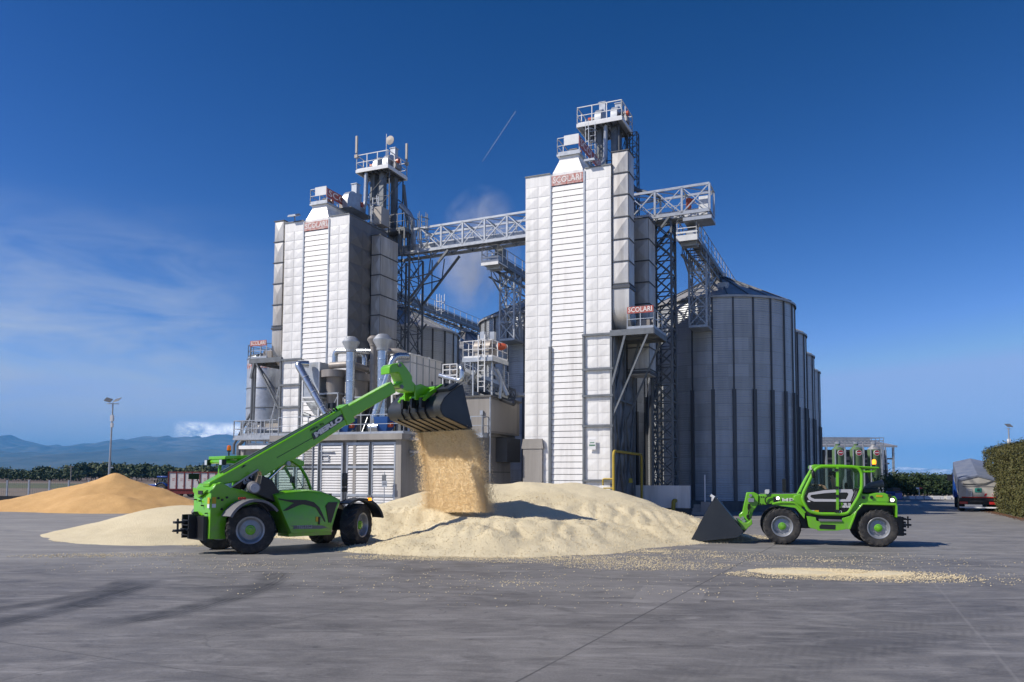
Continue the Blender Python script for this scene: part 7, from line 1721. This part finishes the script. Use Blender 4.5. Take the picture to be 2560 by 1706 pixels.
for v in (-.85, .85):
    m = MB(); m.lathe([(.98, -.27), (1.02, -.27), (1.02, .27), (.98, .27)], (0, v, .88), 'y', 16, False, .15, 2.6); kb(m).build('mudguard', M_TBLUE, t)
cabp = [(-.45, 1.25), (-.55, 2.55), (.75, 2.6), (1.05, 1.5), (.95, 1.1)]
m = MB()
for v in (-.72, .72):
    for p, q in zip(cabp, cabp[1:]): m.beam((p[0], v, p[1]), (q[0], v, q[1]), .09)
    m.beam((.15, v, 1.2), (.15, v, 2.6), .07)
for p in cabp: m.beam((p[0], -.72, p[1]), (p[0], .72, p[1]), .08)
kb(m).build('cab_frame', M_BLK, t)
m = MB()
for v in (-.7, .7): m.prism(cabp, lambda a, b, c: Vector((a, c, b)), v, v+.01)
m.loft([[Vector((a, -.7, b)), Vector((a, .7, b))] for a, b in cabp[2:4]], cap=False, closed=False); m.loft([[Vector((a, -.7, b)), Vector((a, .7, b))] for a, b in cabp[0:2]], cap=False, closed=False); kb(m).build('cab_glass', M_GLASS, t)
m = MB(); m.box(-.3, .3, -.25, .25, 1.2, 1.4); m.box(-.4, -.25, -.25, .25, 1.3, 2.0); kb(m).build('seat', M_SEAT, t)
m = MB(); m.box(-.68, .92, -.8, .8, 2.58, 2.78); kb(m).build('cab_roof', M_TBLUE, t, bevel=.03)
m = MB(); m.tube([(1.4, -.5, 1.6), (1.4, -.5, 2.55)], .05, 8); m.box(1.0, 1.06, -1.15, -.95, 1.9, 2.2); m.box(1.0, 1.06, .95, 1.15, 1.9, 2.2); kb(m).build('exhaust', M_BLK, t)
m = MB(); m.ball((-.5, -.6, 2.88), .09, 8); kb(m).build('beacon', M_REDL, t)
TRY = 78.0
FR_ = Frame((q7at(1500, 930, TRY).x, TRY, 0), -6)
t = thing('trailer', 'white farm trailer with dark red frame coupled behind the blue tractor', 'trailer', FR_, (3.2, 1.2, 0))
z0, z1 = q7at(1560, 935, TRY).z, q7at(1560, 787, TRY).z; Lt = 5.6
m = MB(); m.box(.0, Lt, 0, 2.0, z0, z1); m.build('body', M_TWHITE, t)
m = MB()
for k in range(8):
    u = Lt*k/7 if k else 0; m.box(u-.05, u+.05, -.05, 0-.002, z0-.05, z1+.04)
for z in (z0-.04, z1): m.box(-.05, Lt+.05, -.06, -.003, z-.05, z+.05); m.box(-.06, -.003, -.05, 2.05, z-.05, z+.05)
m.box(-.06, -.003, -.05, .06, z0, z1); m.box(-.06, -.003, 1.94, 2.05, z0, z1); m.build('body_frame', M_TRED, t)
m = MB(); m.box(-.4, Lt, .3, 1.7, z0-.28, z0-.06); m.beam((-1.4, 1.0, z0-.35), (.2, .6, z0-.2), .1); m.beam((-1.4, 1.0, z0-.35), (.2, 1.4, z0-.2), .1); m.box(.2, Lt-.3, .0, .08, z0-.5, z0-.1); m.build('chassis', M_TRED, t)
m = MB()
for k in range(6):
    u = .35+k*.8
    m.box(u, u+.28, -.012, -.004, z0+.95, z0+1.02); m.box(u+.02, u+.24, -.012, -.004, z0+.8, z0+.86); m.box(u+.25, u+.6, -.012, -.004, z0+.25, z0+.31)
m.build('red_print', M_SIGNPALE, t)
m = MB()
for v in (.55, .75): m.beam((-.08, v, z0), (-.08, v, z1+.1), .03)
for k in range(7): m.beam((-.08, .55, z0+.2*k+.1), (-.08, .75, z0+.2*k+.1), .025)
m.build('ladder', M_GALV, t)
for u in (1.0, 2.2, 4.4):
    m = MB(); m.lathe([(.2, -.14), (.4, -.14), (.43, 0), (.4, .14), (.2, .14)], (u, .25, .43), 'y', 20); o = m.build('wheel', M_RUB, t); m = MB(); m.lathe([(.24, -.1), (.2, -.06), (.01, -.05)], (u, .25, .43), 'y', 16); m.build('rim', M_RIM, o)

# ------------------------------------------------------------------ right side: hall, green silos, gantry
HY = 118.0
def q8at(x, y, Y): return at(*Q8(x, y), Y)
p0, p1 = q8at(-60, 345, HY), q8at(858, 345, HY); zr = q8at(500, 272, HY+4).z
t = thing('storage_hall', 'dark open storage hall with a pale roof edge behind the green silos', 'hall', WORLD, ((p0.x+p1.x)/2, HY+6, 0))
m = MB(); m.box(p0.x-4, p1.x-.3, HY+2, HY+14, 0, p1.z-.3); m.build('wall', mat('dark_corrugated_wall', (.045, .05, .06), .7, ns=2), t)
m = MB(); m.loft([[Vector((p0.x-5, HY-.8, p1.z)), Vector((p1.x, HY-.8, p1.z)), Vector((p1.x-1.6, HY+5, zr)), Vector((p0.x-5, HY+5, zr))], [Vector((p0.x-5, HY-.8, p1.z+.25)), Vector((p1.x, HY-.8, p1.z+.25)), Vector((p1.x-1.6, HY+5, zr+.2)), Vector((p0.x-5, HY+5, zr+.2))]]); m.box(p0.x-5, p1.x-1.7, HY+4.2, HY+5, zr, zr+.55); m.build('roof', M_ROOF, t, smooth=0)
m = MB()
for x in (112, 300, 500, 690, 845): q = q8at(x, 500, HY-.3); m.box(q.x-.12, q.x+.12, HY-.4, HY-.1, 0, p1.z)
m.build('column', M_GALV, t)
m = MB()
for (x, y, x1, y1) in ((120, 455, 175, 475), (120, 510, 172, 530), (310, 445, 365, 480), (320, 505, 368, 530), (505, 458, 570, 478), (505, 510, 560, 525), (720, 460, 830, 475), (715, 512, 800, 528), (320, 380, 360, 390), (330, 560, 365, 600)):
    a, b = q8at(x, y1, HY+1.9), q8at(x1, y, HY+1.9); m.box(a.x, b.x, HY+1.9, HY+1.98, a.z, b.z)
m.build('pale_opening', M_CONC, t)
SY = 108.0
M_SGREEN = mat('silo_green', (.12, .20, .085), .5, col2=(.10, .17, .075), ns=.8, streak=True); M_ERED = mat('emblem_red', (.50, .03, .045), .5)
for k, (xa, xb, lab) in enumerate(((178, 300, 'left of the three green feed silos, partly behind the corrugated row'), (372, 500, 'middle green feed silo with a round red emblem'), (562, 694, 'right green feed silo with a paler grey cone top'))):
    a, b = q8at(xa, 370, SY), q8at(xb, 370, SY); r = (b.x-a.x)/2; cx = (a.x+b.x)/2; zt = q8at(xa, 365, SY).z; zc = q8at(xa, 322, SY).z
    t = thing('feed_silo', lab, 'silo', WORLD, (cx, SY, 0), 'green feed silos')
    m = MB(); m.lathe([(.25, 1.0), (r, 2.6), (r, zt)], (cx, SY, 0), n=28); m.build('body', M_SGREEN, t)
    m = MB(); m.lathe([(r+.02, zt-.03), (r*.35, zc), (.01, zc+.02)], (cx, SY, 0), n=28); m.tube([(cx, SY, zc), (cx, SY, zc+.25)], .3, 10); m.build('cone', M_SGREEN if k < 2 else M_ROOF, t)
    m = MB(); c = q8at((xa+xb)/2+6, 338, SY-r*.5); m.lathe([(.01, 0), (.36, 0), (.36, .1), (.01, .1)], (0, 0, 0), 'y', 20); m.v = [p+Vector((cx+.05, SY-r*.62, zc-.38)) for p in m.v]; m.build('hatch', M_GALV, t)
    c = q8at((xa+xb)/2+8, 402, SY-r); R0 = 28/4.356/2000*SY
    m = MB(); m.lathe([(.01, -.02), (R0, -.02), (R0, .4)], (cx+.04, SY-r-.02, c.z), 'y', 28); e = m.build('emblem', M_ERED, t)
    m = MB(); m.lathe([(R0, -.03), (R0*1.12, -.03), (R0*1.12, .4)], (cx+.04, SY-r-.02, c.z), 'y', 28); m.box(cx+.04-R0*.75, cx+.04+R0*.75, SY-r-.055, SY-r-.042, c.z-R0*.16, c.z+R0*.2); m.build('emblem_border', M_WHITEL, e)
    m = MB()
    for dx in (-r*.85, r*.95): m.tube([(cx+dx, SY-.7, 0), (cx+dx, SY-.7, zt)], .09, 6)
    m.tube([(cx, SY, zc+.2), (cx, SY, zc+.5)], .35, 8); m.build('leg', M_GALV, t)
GY = 110.0
a, b = q8at(40, 300, GY), q8at(737, 300, GY); zt = q8at(737, 240, GY).z; zb = q8at(500, 298, GY).z
t = thing('gantry', 'thin lattice gantry walkway above the three green silos', 'gantry', WORLD, ((a.x+b.x)/2, GY, 0))
m = MB()
for v in (GY, GY+1.2):
    for z in (zb, (zb+zt)/2, zt): m.beam((a.x, v, z), (b.x, v, z), .09)
    n = 16
    for k in range(n+1):
        x = a.x+(b.x-a.x)*k/n; m.beam((x, v, zb), (x, v, zt), .06)
        if k < n: m.beam((x, v, zb), (a.x+(b.x-a.x)*(k+1)/n, v, (zb+zt)/2), .05)
m.build('truss', M_GALV, t)
m = MB()
for x in (104, 196, 300, 500, 690, 718):
    q = q8at(x, 500, GY); m.beam((q.x, GY-.5, 0), (q.x, GY-.5, zb), .14)
q0, q1 = q8at(712, 330, GY-2), q8at(762, 835, GY-2); m.beam(q0, q1, .14); m.beam(q0+Vector((.5, 0, 0)), q1+Vector((.5, 0, 0)), .14); m.build('leg', M_GALV, t)
# tree row, blocks, sign, blue bin
RY = 88.0
x = 850
k = 0
tops = [(850, 598), (900, 610), (960, 632), (1080, 618), (1180, 632), (1320, 640), (1440, 650), (1550, 660), (1700, 660)]
while x < 1640:
    top = q8at(x, pin(tops, x), RY); tree('row_tree', 'dense dark green tree in the clipped row at the end of the yard', top.x, RY+rt.uniform(-.4, .4), top.z, 3.4, rt, M_LEAFD, 1300, .15, 'clipped trees at the end of the yard', .12, 1.15, 7); x += 68
xs = [(1000, 1060), (1070, 1150), (1165, 1240), (1255, 1330), (1338, 1372), (1405, 1450), (1470, 1530)]
for k, (xa, xb) in enumerate(xs):
    a, b = q8at(xa, 908, RY-2.2), q8at(xb, 872, RY-2.2)
    t = thing('concrete_block', 'pale concrete barrier block in the line below the clipped trees', 'barrier', WORLD, ((a.x+b.x)/2, RY-2.2, 0), 'pale barrier blocks')
    m = MB(); m.prism([(-.45, 0), (.45, 0), (.34, b.z-.04), (.28, b.z), (-.28, b.z), (-.34, b.z-.04)], lambda p, q, c: Vector((c, RY-2.2+p, q)), a.x, b.x); m.build('block', M_TWHITE, t)
a, b = q8at(1090, 797, RY-4), q8at(1155, 780, RY-4)
t = thing('road_sign', 'small red and white sign board on a post before the clipped trees', 'sign', WORLD, ((a.x+b.x)/2, RY-4, 0)); m = MB(); m.box(a.x, b.x, RY-4.02, RY-4, a.z, b.z); bd = m.build('board', M_WHITEL, t); m = MB(); m.box((a.x+b.x)/2, b.x, RY-4.03, RY-4.022, a.z, b.z); m.build('red_field', M_ERED, bd); m = MB(); m.tube([((a.x+b.x)/2, RY-3.97, 0), ((a.x+b.x)/2, RY-3.97, b.z)], .04, 6); m.build('post', M_GALV, t)
a, b = q8at(860, 905, RY-8), q8at(940, 825, RY-8)
t = thing('waste_bin', 'blue container half hidden behind the small telehandler', 'container', WORLD, ((a.x+b.x)/2, RY-8, 0)); m = MB(); m.box(a.x, b.x, RY-8, RY-6, .1, b.z); m.build('body', M_TBLUE, t, bevel=.05)
m = MB(); m.box(a.x, b.x+.02, RY-8.03, RY-8.003, b.z-.12, b.z-.02); m.box(a.x, b.x, RY-7.6, RY-6.4, b.z+.001, b.z+.35); m.build('lid', M_BLK, t)
# hedge on the right
p, q = gnd(*Q8(1925, 1045)), gnd(*Q8(2265, 1115)); d = FAC.V
t = thing('hedge', 'tall trimmed green and brown hedge along the right edge of the yard', 'hedge', WORLD, ((p.x+q.x)/2+1, (p.y+q.y)/2, 0))
near = q-d*6.0; far = p+d*3.5; L = (far-near).length; dx = (far-near).normalized(); nx_ = Vector((dx.y, -dx.x, 0)); Hh = 4.15; Wd = 2.6; m = MB(); rh = random.Random(5)
def leafq(P_, nrm, s_):
    a = nrm.orthogonal().normalized(); b = nrm.cross(a); th = rh.uniform(0, 2*PI); e = a*math.cos(th)+b*math.sin(th); f = nrm.cross(e); i = len(m.v); m.v += [P_-e*s_, P_-f*s_*.5, P_+e*s_, P_+f*s_*.5]; m.f.append((i, i+1, i+2, i+3))
for _ in range(46000):
    u = rh.random()*L; zz = rh.random()*Hh; dep = rh.random()**2.2*.55
    hb = Hh*(1+.07*noise.noise(Vector((u*.9, 0, 0)))+.05*noise.noise(Vector((u*3, 5, 0))))
    if rh.random() < .25: off_ = rh.random()*Wd; P_ = near+dx*u+nx_*off_+Vector((0, 0, hb-dep*.5+abs(rh.gauss(0, .1)))); nr = Vector((0, 0, 1))
    elif rh.random() < .15: off_ = rh.random()*Wd; P_ = far+dx*(-dep+.25*noise.noise(Vector((off_*2, zz*2, 9))))+nx_*off_+Vector((0, 0, zz)); nr = dx
    else:
        off_ = dep-.22*noise.noise(Vector((u*.7, zz*.9, 1)))-.12*noise.noise(Vector((u*2.4, zz*2.4, 7))); P_ = near+dx*u+nx_*off_+Vector((0, 0, min(zz, hb))); nr = -nx_
    nr = (nr+Vector((rh.gauss(0, .55), rh.gauss(0, .55), rh.gauss(.25, .55)))).normalized(); leafq(P_, nr, rh.uniform(.04, .085))
m.build('foliage', M_HEDGE, t, smooth=0)
m = MB(); c0, c1 = near+nx_*.55, far+nx_*.55-dx*.5; w_ = nx_*(Wd-1.1); m.loft([[c0, c0+w_, c0+w_+Vector((0, 0, Hh-.5)), c0+Vector((0, 0, Hh-.5))], [c1, c1+w_, c1+w_+Vector((0, 0, Hh-.5)), c1+Vector((0, 0, Hh-.5))]]); m.build('inner_branches', mat('hedge_core', (.018, .016, .009), .9), t)
lt_pts = [near+dx*rh.random()*L-nx_*abs(rh.gauss(.1, .25))+Vector((0, 0, .012)) for _ in range(1500)]
o = kernels(lt_pts, .02, .05, rh).build('leaf_litter', mat('dry_litter', (.12, .06, .03), .9), smooth=0); tag(o, 'brown dead leaves along the foot of the hedge', 'leaf litter', kind='stuff')

# ------------------------------------------------------------------ truck with raised tipping body under a tarpaulin
KY = 53.0
pl, pr_ = q8at(1588, 1000, KY), q8at(1950, 1000, KY); FK = Frame(((pl.x+pr_.x)/2, KY, 0), 63); hw = (pr_.x-pl.x)/2*1.02   # u away from camera, v left
M_TARP = mat('blue_grey_tarpaulin', (.13, .16, .24), .65, col2=(.21, .235, .30), ns=1.6, bump=.02, bs=6); M_PANEL = mat('cream_tailgate', (.52, .50, .46), .5, col2=(.40, .38, .34), ns=2)
M_TEAL = mat('teal_plate', (.03, .30, .24), .5)
t = thing('tipper_truck', 'tipper truck seen from behind with tarpaulin cover and its body slightly raised', 'truck', FK, (4, 0, 0))
zb = q8at(1760, 893, KY).z; zs = q8at(1588, 690, KY).z; za = q8at(1765, 648, KY).z
tilt = rad(9); Lb = 8.2
def bp_(a, v, z): return Vector((a*math.cos(tilt)-(z-zb)*math.sin(tilt), v, zb+a*math.sin(tilt)+(z-zb)*math.cos(tilt)))
m = MB(); m.loft([[bp_(a, -hw, zb), bp_(a, hw, zb), bp_(a, hw, zs), bp_(a, 0, za), bp_(a, -hw, zs)] for a in (0, Lb)]); m.build('body', M_PANEL, t, smooth=0)
m = MB(); m.loft([[bp_(a, -hw*1.02, zs-.12), bp_(a, -hw*1.02, zs+.02), bp_(a, 0, za+.04), bp_(a, hw*1.02, zs+.02), bp_(a, hw*1.02, zs-.12), bp_(a, hw*1.005, zs-.12), bp_(a, 0, za-.06), bp_(a, -hw*1.005, zs-.12)] for a in (-.04, Lb*.25, Lb*.5, Lb*.75, Lb+.02)]); m.build('tarpaulin', M_TARP, t, smooth=0)
m = MB(); m.prism([(0, 0), (1, 0), (1, 1), (0, 1)], lambda a, b, c: bp_(.05+a*(Lb-.1), hw+.01+c, zb+.35+b*(zs-zb-.5)), 0, .02); m.build('side_cover', M_TARP, t, smooth=0)
def rear(x0, y0, x1, y1, mt_, name, th=.03, proud=.0):
    a, b = q8at(x0, y1, KY), q8at(x1, y0, KY); la, lb = FK.loc(a), FK.loc(b)
    mm = MB()
    q = [(la.y, a.z), (lb.y, a.z), (lb.y, b.z), (la.y, b.z)]
    mm.add([bp_(-.002-proud-th*k, v, z) for k in (0, 1) for v, z in q], [(0, 1, 2, 3), (7, 6, 5, 4), (0, 4, 5, 1), (1, 5, 6, 2), (2, 6, 7, 3), (3, 7, 4, 0)])
    return mm.build(name, mt_, t, smooth=0)
pt_ = rear(1730, 786, 1800, 832, M_TEAL, 'number_plate', .02); a = q8at(1765, 808, KY); la = FK.loc(a); text('48', .17, M_BLK, pt_, bp_(-.03, la.y, a.z), (0, -1, 0), (0, 0, 1), bold=.006)
rear(1590, 882, 1950, 892, M_REDL, 'red_strip', .015); rear(1600, 765, 1950, 771, M_GREY, 'gate_seam', .012); rear(1602, 738, 1740, 743, M_BLK, 'gate_bar', .04)
m = MB()
for x in (1645, 1695): 
    a = FK.loc(q8at(x, 880, KY)); b = FK.loc(q8at(x, 788, KY)); m.beam((-.12, a.y, a.z), (-.08, b.y, b.z), .035)
for y in (800, 820, 840, 860, 878): a = FK.loc(q8at(1645, y, KY)); b = FK.loc(q8at(1695, y, KY)); m.beam((-.1, a.y, a.z), (-.1, b.y, b.z), .03)
m.build('ladder', M_GALV, t)
m = MB(); pts_ = [FK.loc(q8at(x, y, KY)) for x, y in ((1742, 742), (1830, 738), (1935, 702))]; m.tube([Vector((-.2, p.y, p.z)) for p in pts_], .025, 6); m.build('tarp_handle', M_DARK, t)
mm = MB(); q = [FK.loc(q8at(x, y, KY)) for x, y in ((1825, 876), (1845, 876), (1860, 845), (1838, 845))]; mm.add([bp_(-.004-.012*k, p.y, p.z) for k in (0, 1) for p in q], [(0, 1, 2, 3), (7, 6, 5, 4), (0, 4, 5, 1), (1, 5, 6, 2), (2, 6, 7, 3), (3, 7, 4, 0)]); mm.build('red_mark', M_ERED, t, smooth=0)
a = FK.loc(q8at(1922, 855, KY)); m = MB(); m.tube([bp_(-.003, a.y, a.z), bp_(-.03, a.y, a.z)], .075, 16); rd = m.build('speed_disc', M_WHITEL, t); m = MB(); m.tube([bp_(-.03, a.y+.1*math.cos(k*.5), a.z) for k in (0, .01)], .001, 4); 
ring_ = [bp_(-.034, a.y+.062*math.cos(2*PI*k/16), a.z+.062*math.sin(2*PI*k/16)) for k in range(17)]; m = MB(); m.tube(ring_, .012, 5); m.build('red_ring', M_ERED, rd)
m = MB(); m.box(0, 7.5, -.45, .45, .62, .9); m.box(.0, .12, -hw*.95, hw*.95, .72, .86); m.box(.3, .45, -hw*.9, hw*.9, .45, .95); m.build('chassis', M_BLK, t)
m = MB(); m.box(-.15, -.05, -hw*.98, hw*.98, q8at(1700, 1005, KY).z, q8at(1700, 990, KY).z); m.build('bumper', M_WPAINT, t)
for s_ in (-1, 1):
    m = MB(); m.box(-.1, -.02, s_*hw*.55, s_*hw*.97, q8at(1700, 962, KY).z, q8at(1700, 935, KY).z); m.build('tail_lamp', M_REDL, t)
for u in (1.1, 2.4, 3.7, 8.6):
    for s_ in (-1, 1):
        m = MB(); m.lathe([(.25, -.17), (.44, -.17), (.48, -.1), (.48, .1), (.44, .17), (.25, .17)], (u, s_*(hw-.2), .48), 'y', 22); o = m.build('wheel', M_RUB, t); m = MB(); m.lathe([(.27, .12*s_), (.2, .05*s_), (.01, .05*s_)], (u, s_*(hw-.2), .48), 'y', 16); m.build('rim', M_RIM, o)
m = MB(); m.prism([(7.9, .75), (10.1, .75), (10.1, 1.9), (9.8, 2.9), (7.9, 2.9)], lambda a, b, c: Vector((a, c, b)), -hw*1.02, hw*1.02); m.build('cab', M_TBLUE, t, bevel=.06)
m = MB(); m.box(9.7, 9.8, hw*1.03, hw*1.03+.35, 2.0, 2.5); m.box(9.2, 9.75, hw*1.02, hw*1.02+.02, 1.9, 2.6); m.build('cab_mirror', M_BLK, t)

# ------------------------------------------------------------------ vapour trail and steam
s = NT('trail_ice'); s.set(Base_Color=(1, 1, 1, 1), Roughness=1, Alpha=.16); M_TRAIL = s.m
a, b = EYE+ray(1185*DK, 256*DK)*9000, EYE+ray(1108*DK, 372*DK)*9600
o = MB().tube([a, a.lerp(b, .3), a.lerp(b, .65), b], [4.5, 4.5, 5, 2], 8).build('vapour_trail', M_TRAIL); tag(o, 'thin white aircraft vapour trail high in the blue sky', 'vapour trail', kind='stuff')
s = NT('steam'); s.t.nodes.remove(s.b); c = s.co()
n1 = s.noise(s.mp(c, (1, 1, .8)), .30, 5, .6, .6); sp = s.n('SeparateXYZ'); s.L(c, sp.inputs[0])
sx_ = at(1095*DK, 640*DK, 84); cx, cy, cz = sx_
wdt = (at(1215*DK, 640*DK, 84).x-at(985*DK, 640*DK, 84).x)/2; hgt = (at(1095*DK, 420*DK, 84).z-at(1095*DK, 730*DK, 84).z)/2; czm = (at(1095*DK, 420*DK, 84).z+at(1095*DK, 730*DK, 84).z)/2
def sq(v): return s.math('MULTIPLY', v, v)
dx_ = s.math('DIVIDE', s.math('SUBTRACT', sp.outputs[0], s.math('MULTIPLY', sp.outputs[2], .12)), wdt*.95); dy_ = s.math('DIVIDE', sp.outputs[1], 3.2); dz__ = s.math('DIVIDE', sp.outputs[2], hgt)
rr2 = s.math('SQRT', s.math('ADD', s.math('ADD', sq(dx_), sq(dy_)), sq(dz__)))
fall = s.math('SUBTRACT', 1.0, rr2, clamp=True)
den = s.math('MULTIPLY', s.math('MULTIPLY', fall, s.math('SUBTRACT', n1, .40, clamp=True)), 2.6)
pv = s.n('VolumePrincipled'); pv.inputs['Color'].default_value = (1, 1, 1, 1); s.L(den, pv.inputs['Density']); pv.inputs['Anisotropy'].default_value = -.4
s.L(pv.outputs[0], s.t.nodes['Material Output'].inputs['Volume']); M_STEAM = s.m
m = MB(); m.ball((cx, 84, czm), 1.0, 16, (wdt*1.25, 3.3, hgt)); o = m.build('steam', M_STEAM, base=(cx, 84, czm)); tag(o, 'pale wisp of steam drifting up behind the bridge between the towers', 'steam', kind='stuff')

# dust hanging beside the pour
s = NT('grain_dust'); s.t.nodes.remove(s.b); c = s.co(); n1 = s.noise(c, .9, 4, .6, .5)
sp = s.n('SeparateXYZ'); s.L(c, sp.inputs[0])
rr2 = s.math('SQRT', s.math('ADD', s.math('ADD', sq(s.math('DIVIDE', sp.outputs[0], 2.6)), sq(s.math('DIVIDE', sp.outputs[1], 2.2))), sq(s.math('DIVIDE', sp.outputs[2], 1.35))))
den = s.math('MULTIPLY', s.math('MULTIPLY', s.math('SUBTRACT', 1.0, rr2, clamp=True), s.math('SUBTRACT', n1, .3, clamp=True)), .34)
pv = s.n('VolumePrincipled'); pv.inputs['Color'].default_value = (.92, .87, .78, 1); s.L(den, pv.inputs['Density']); s.L(pv.outputs[0], s.t.nodes['Material Output'].inputs['Volume'])
c_ = TL.pt((8.6, .4, 1.75)); m = MB(); m.ball(c_, 1.0, 14, (2.65, 2.25, 1.37)); o = m.build('grain_dust', s.m, base=c_); tag(o, 'faint pale dust hanging where the poured grain lands on the heap', 'dust', kind='stuff')
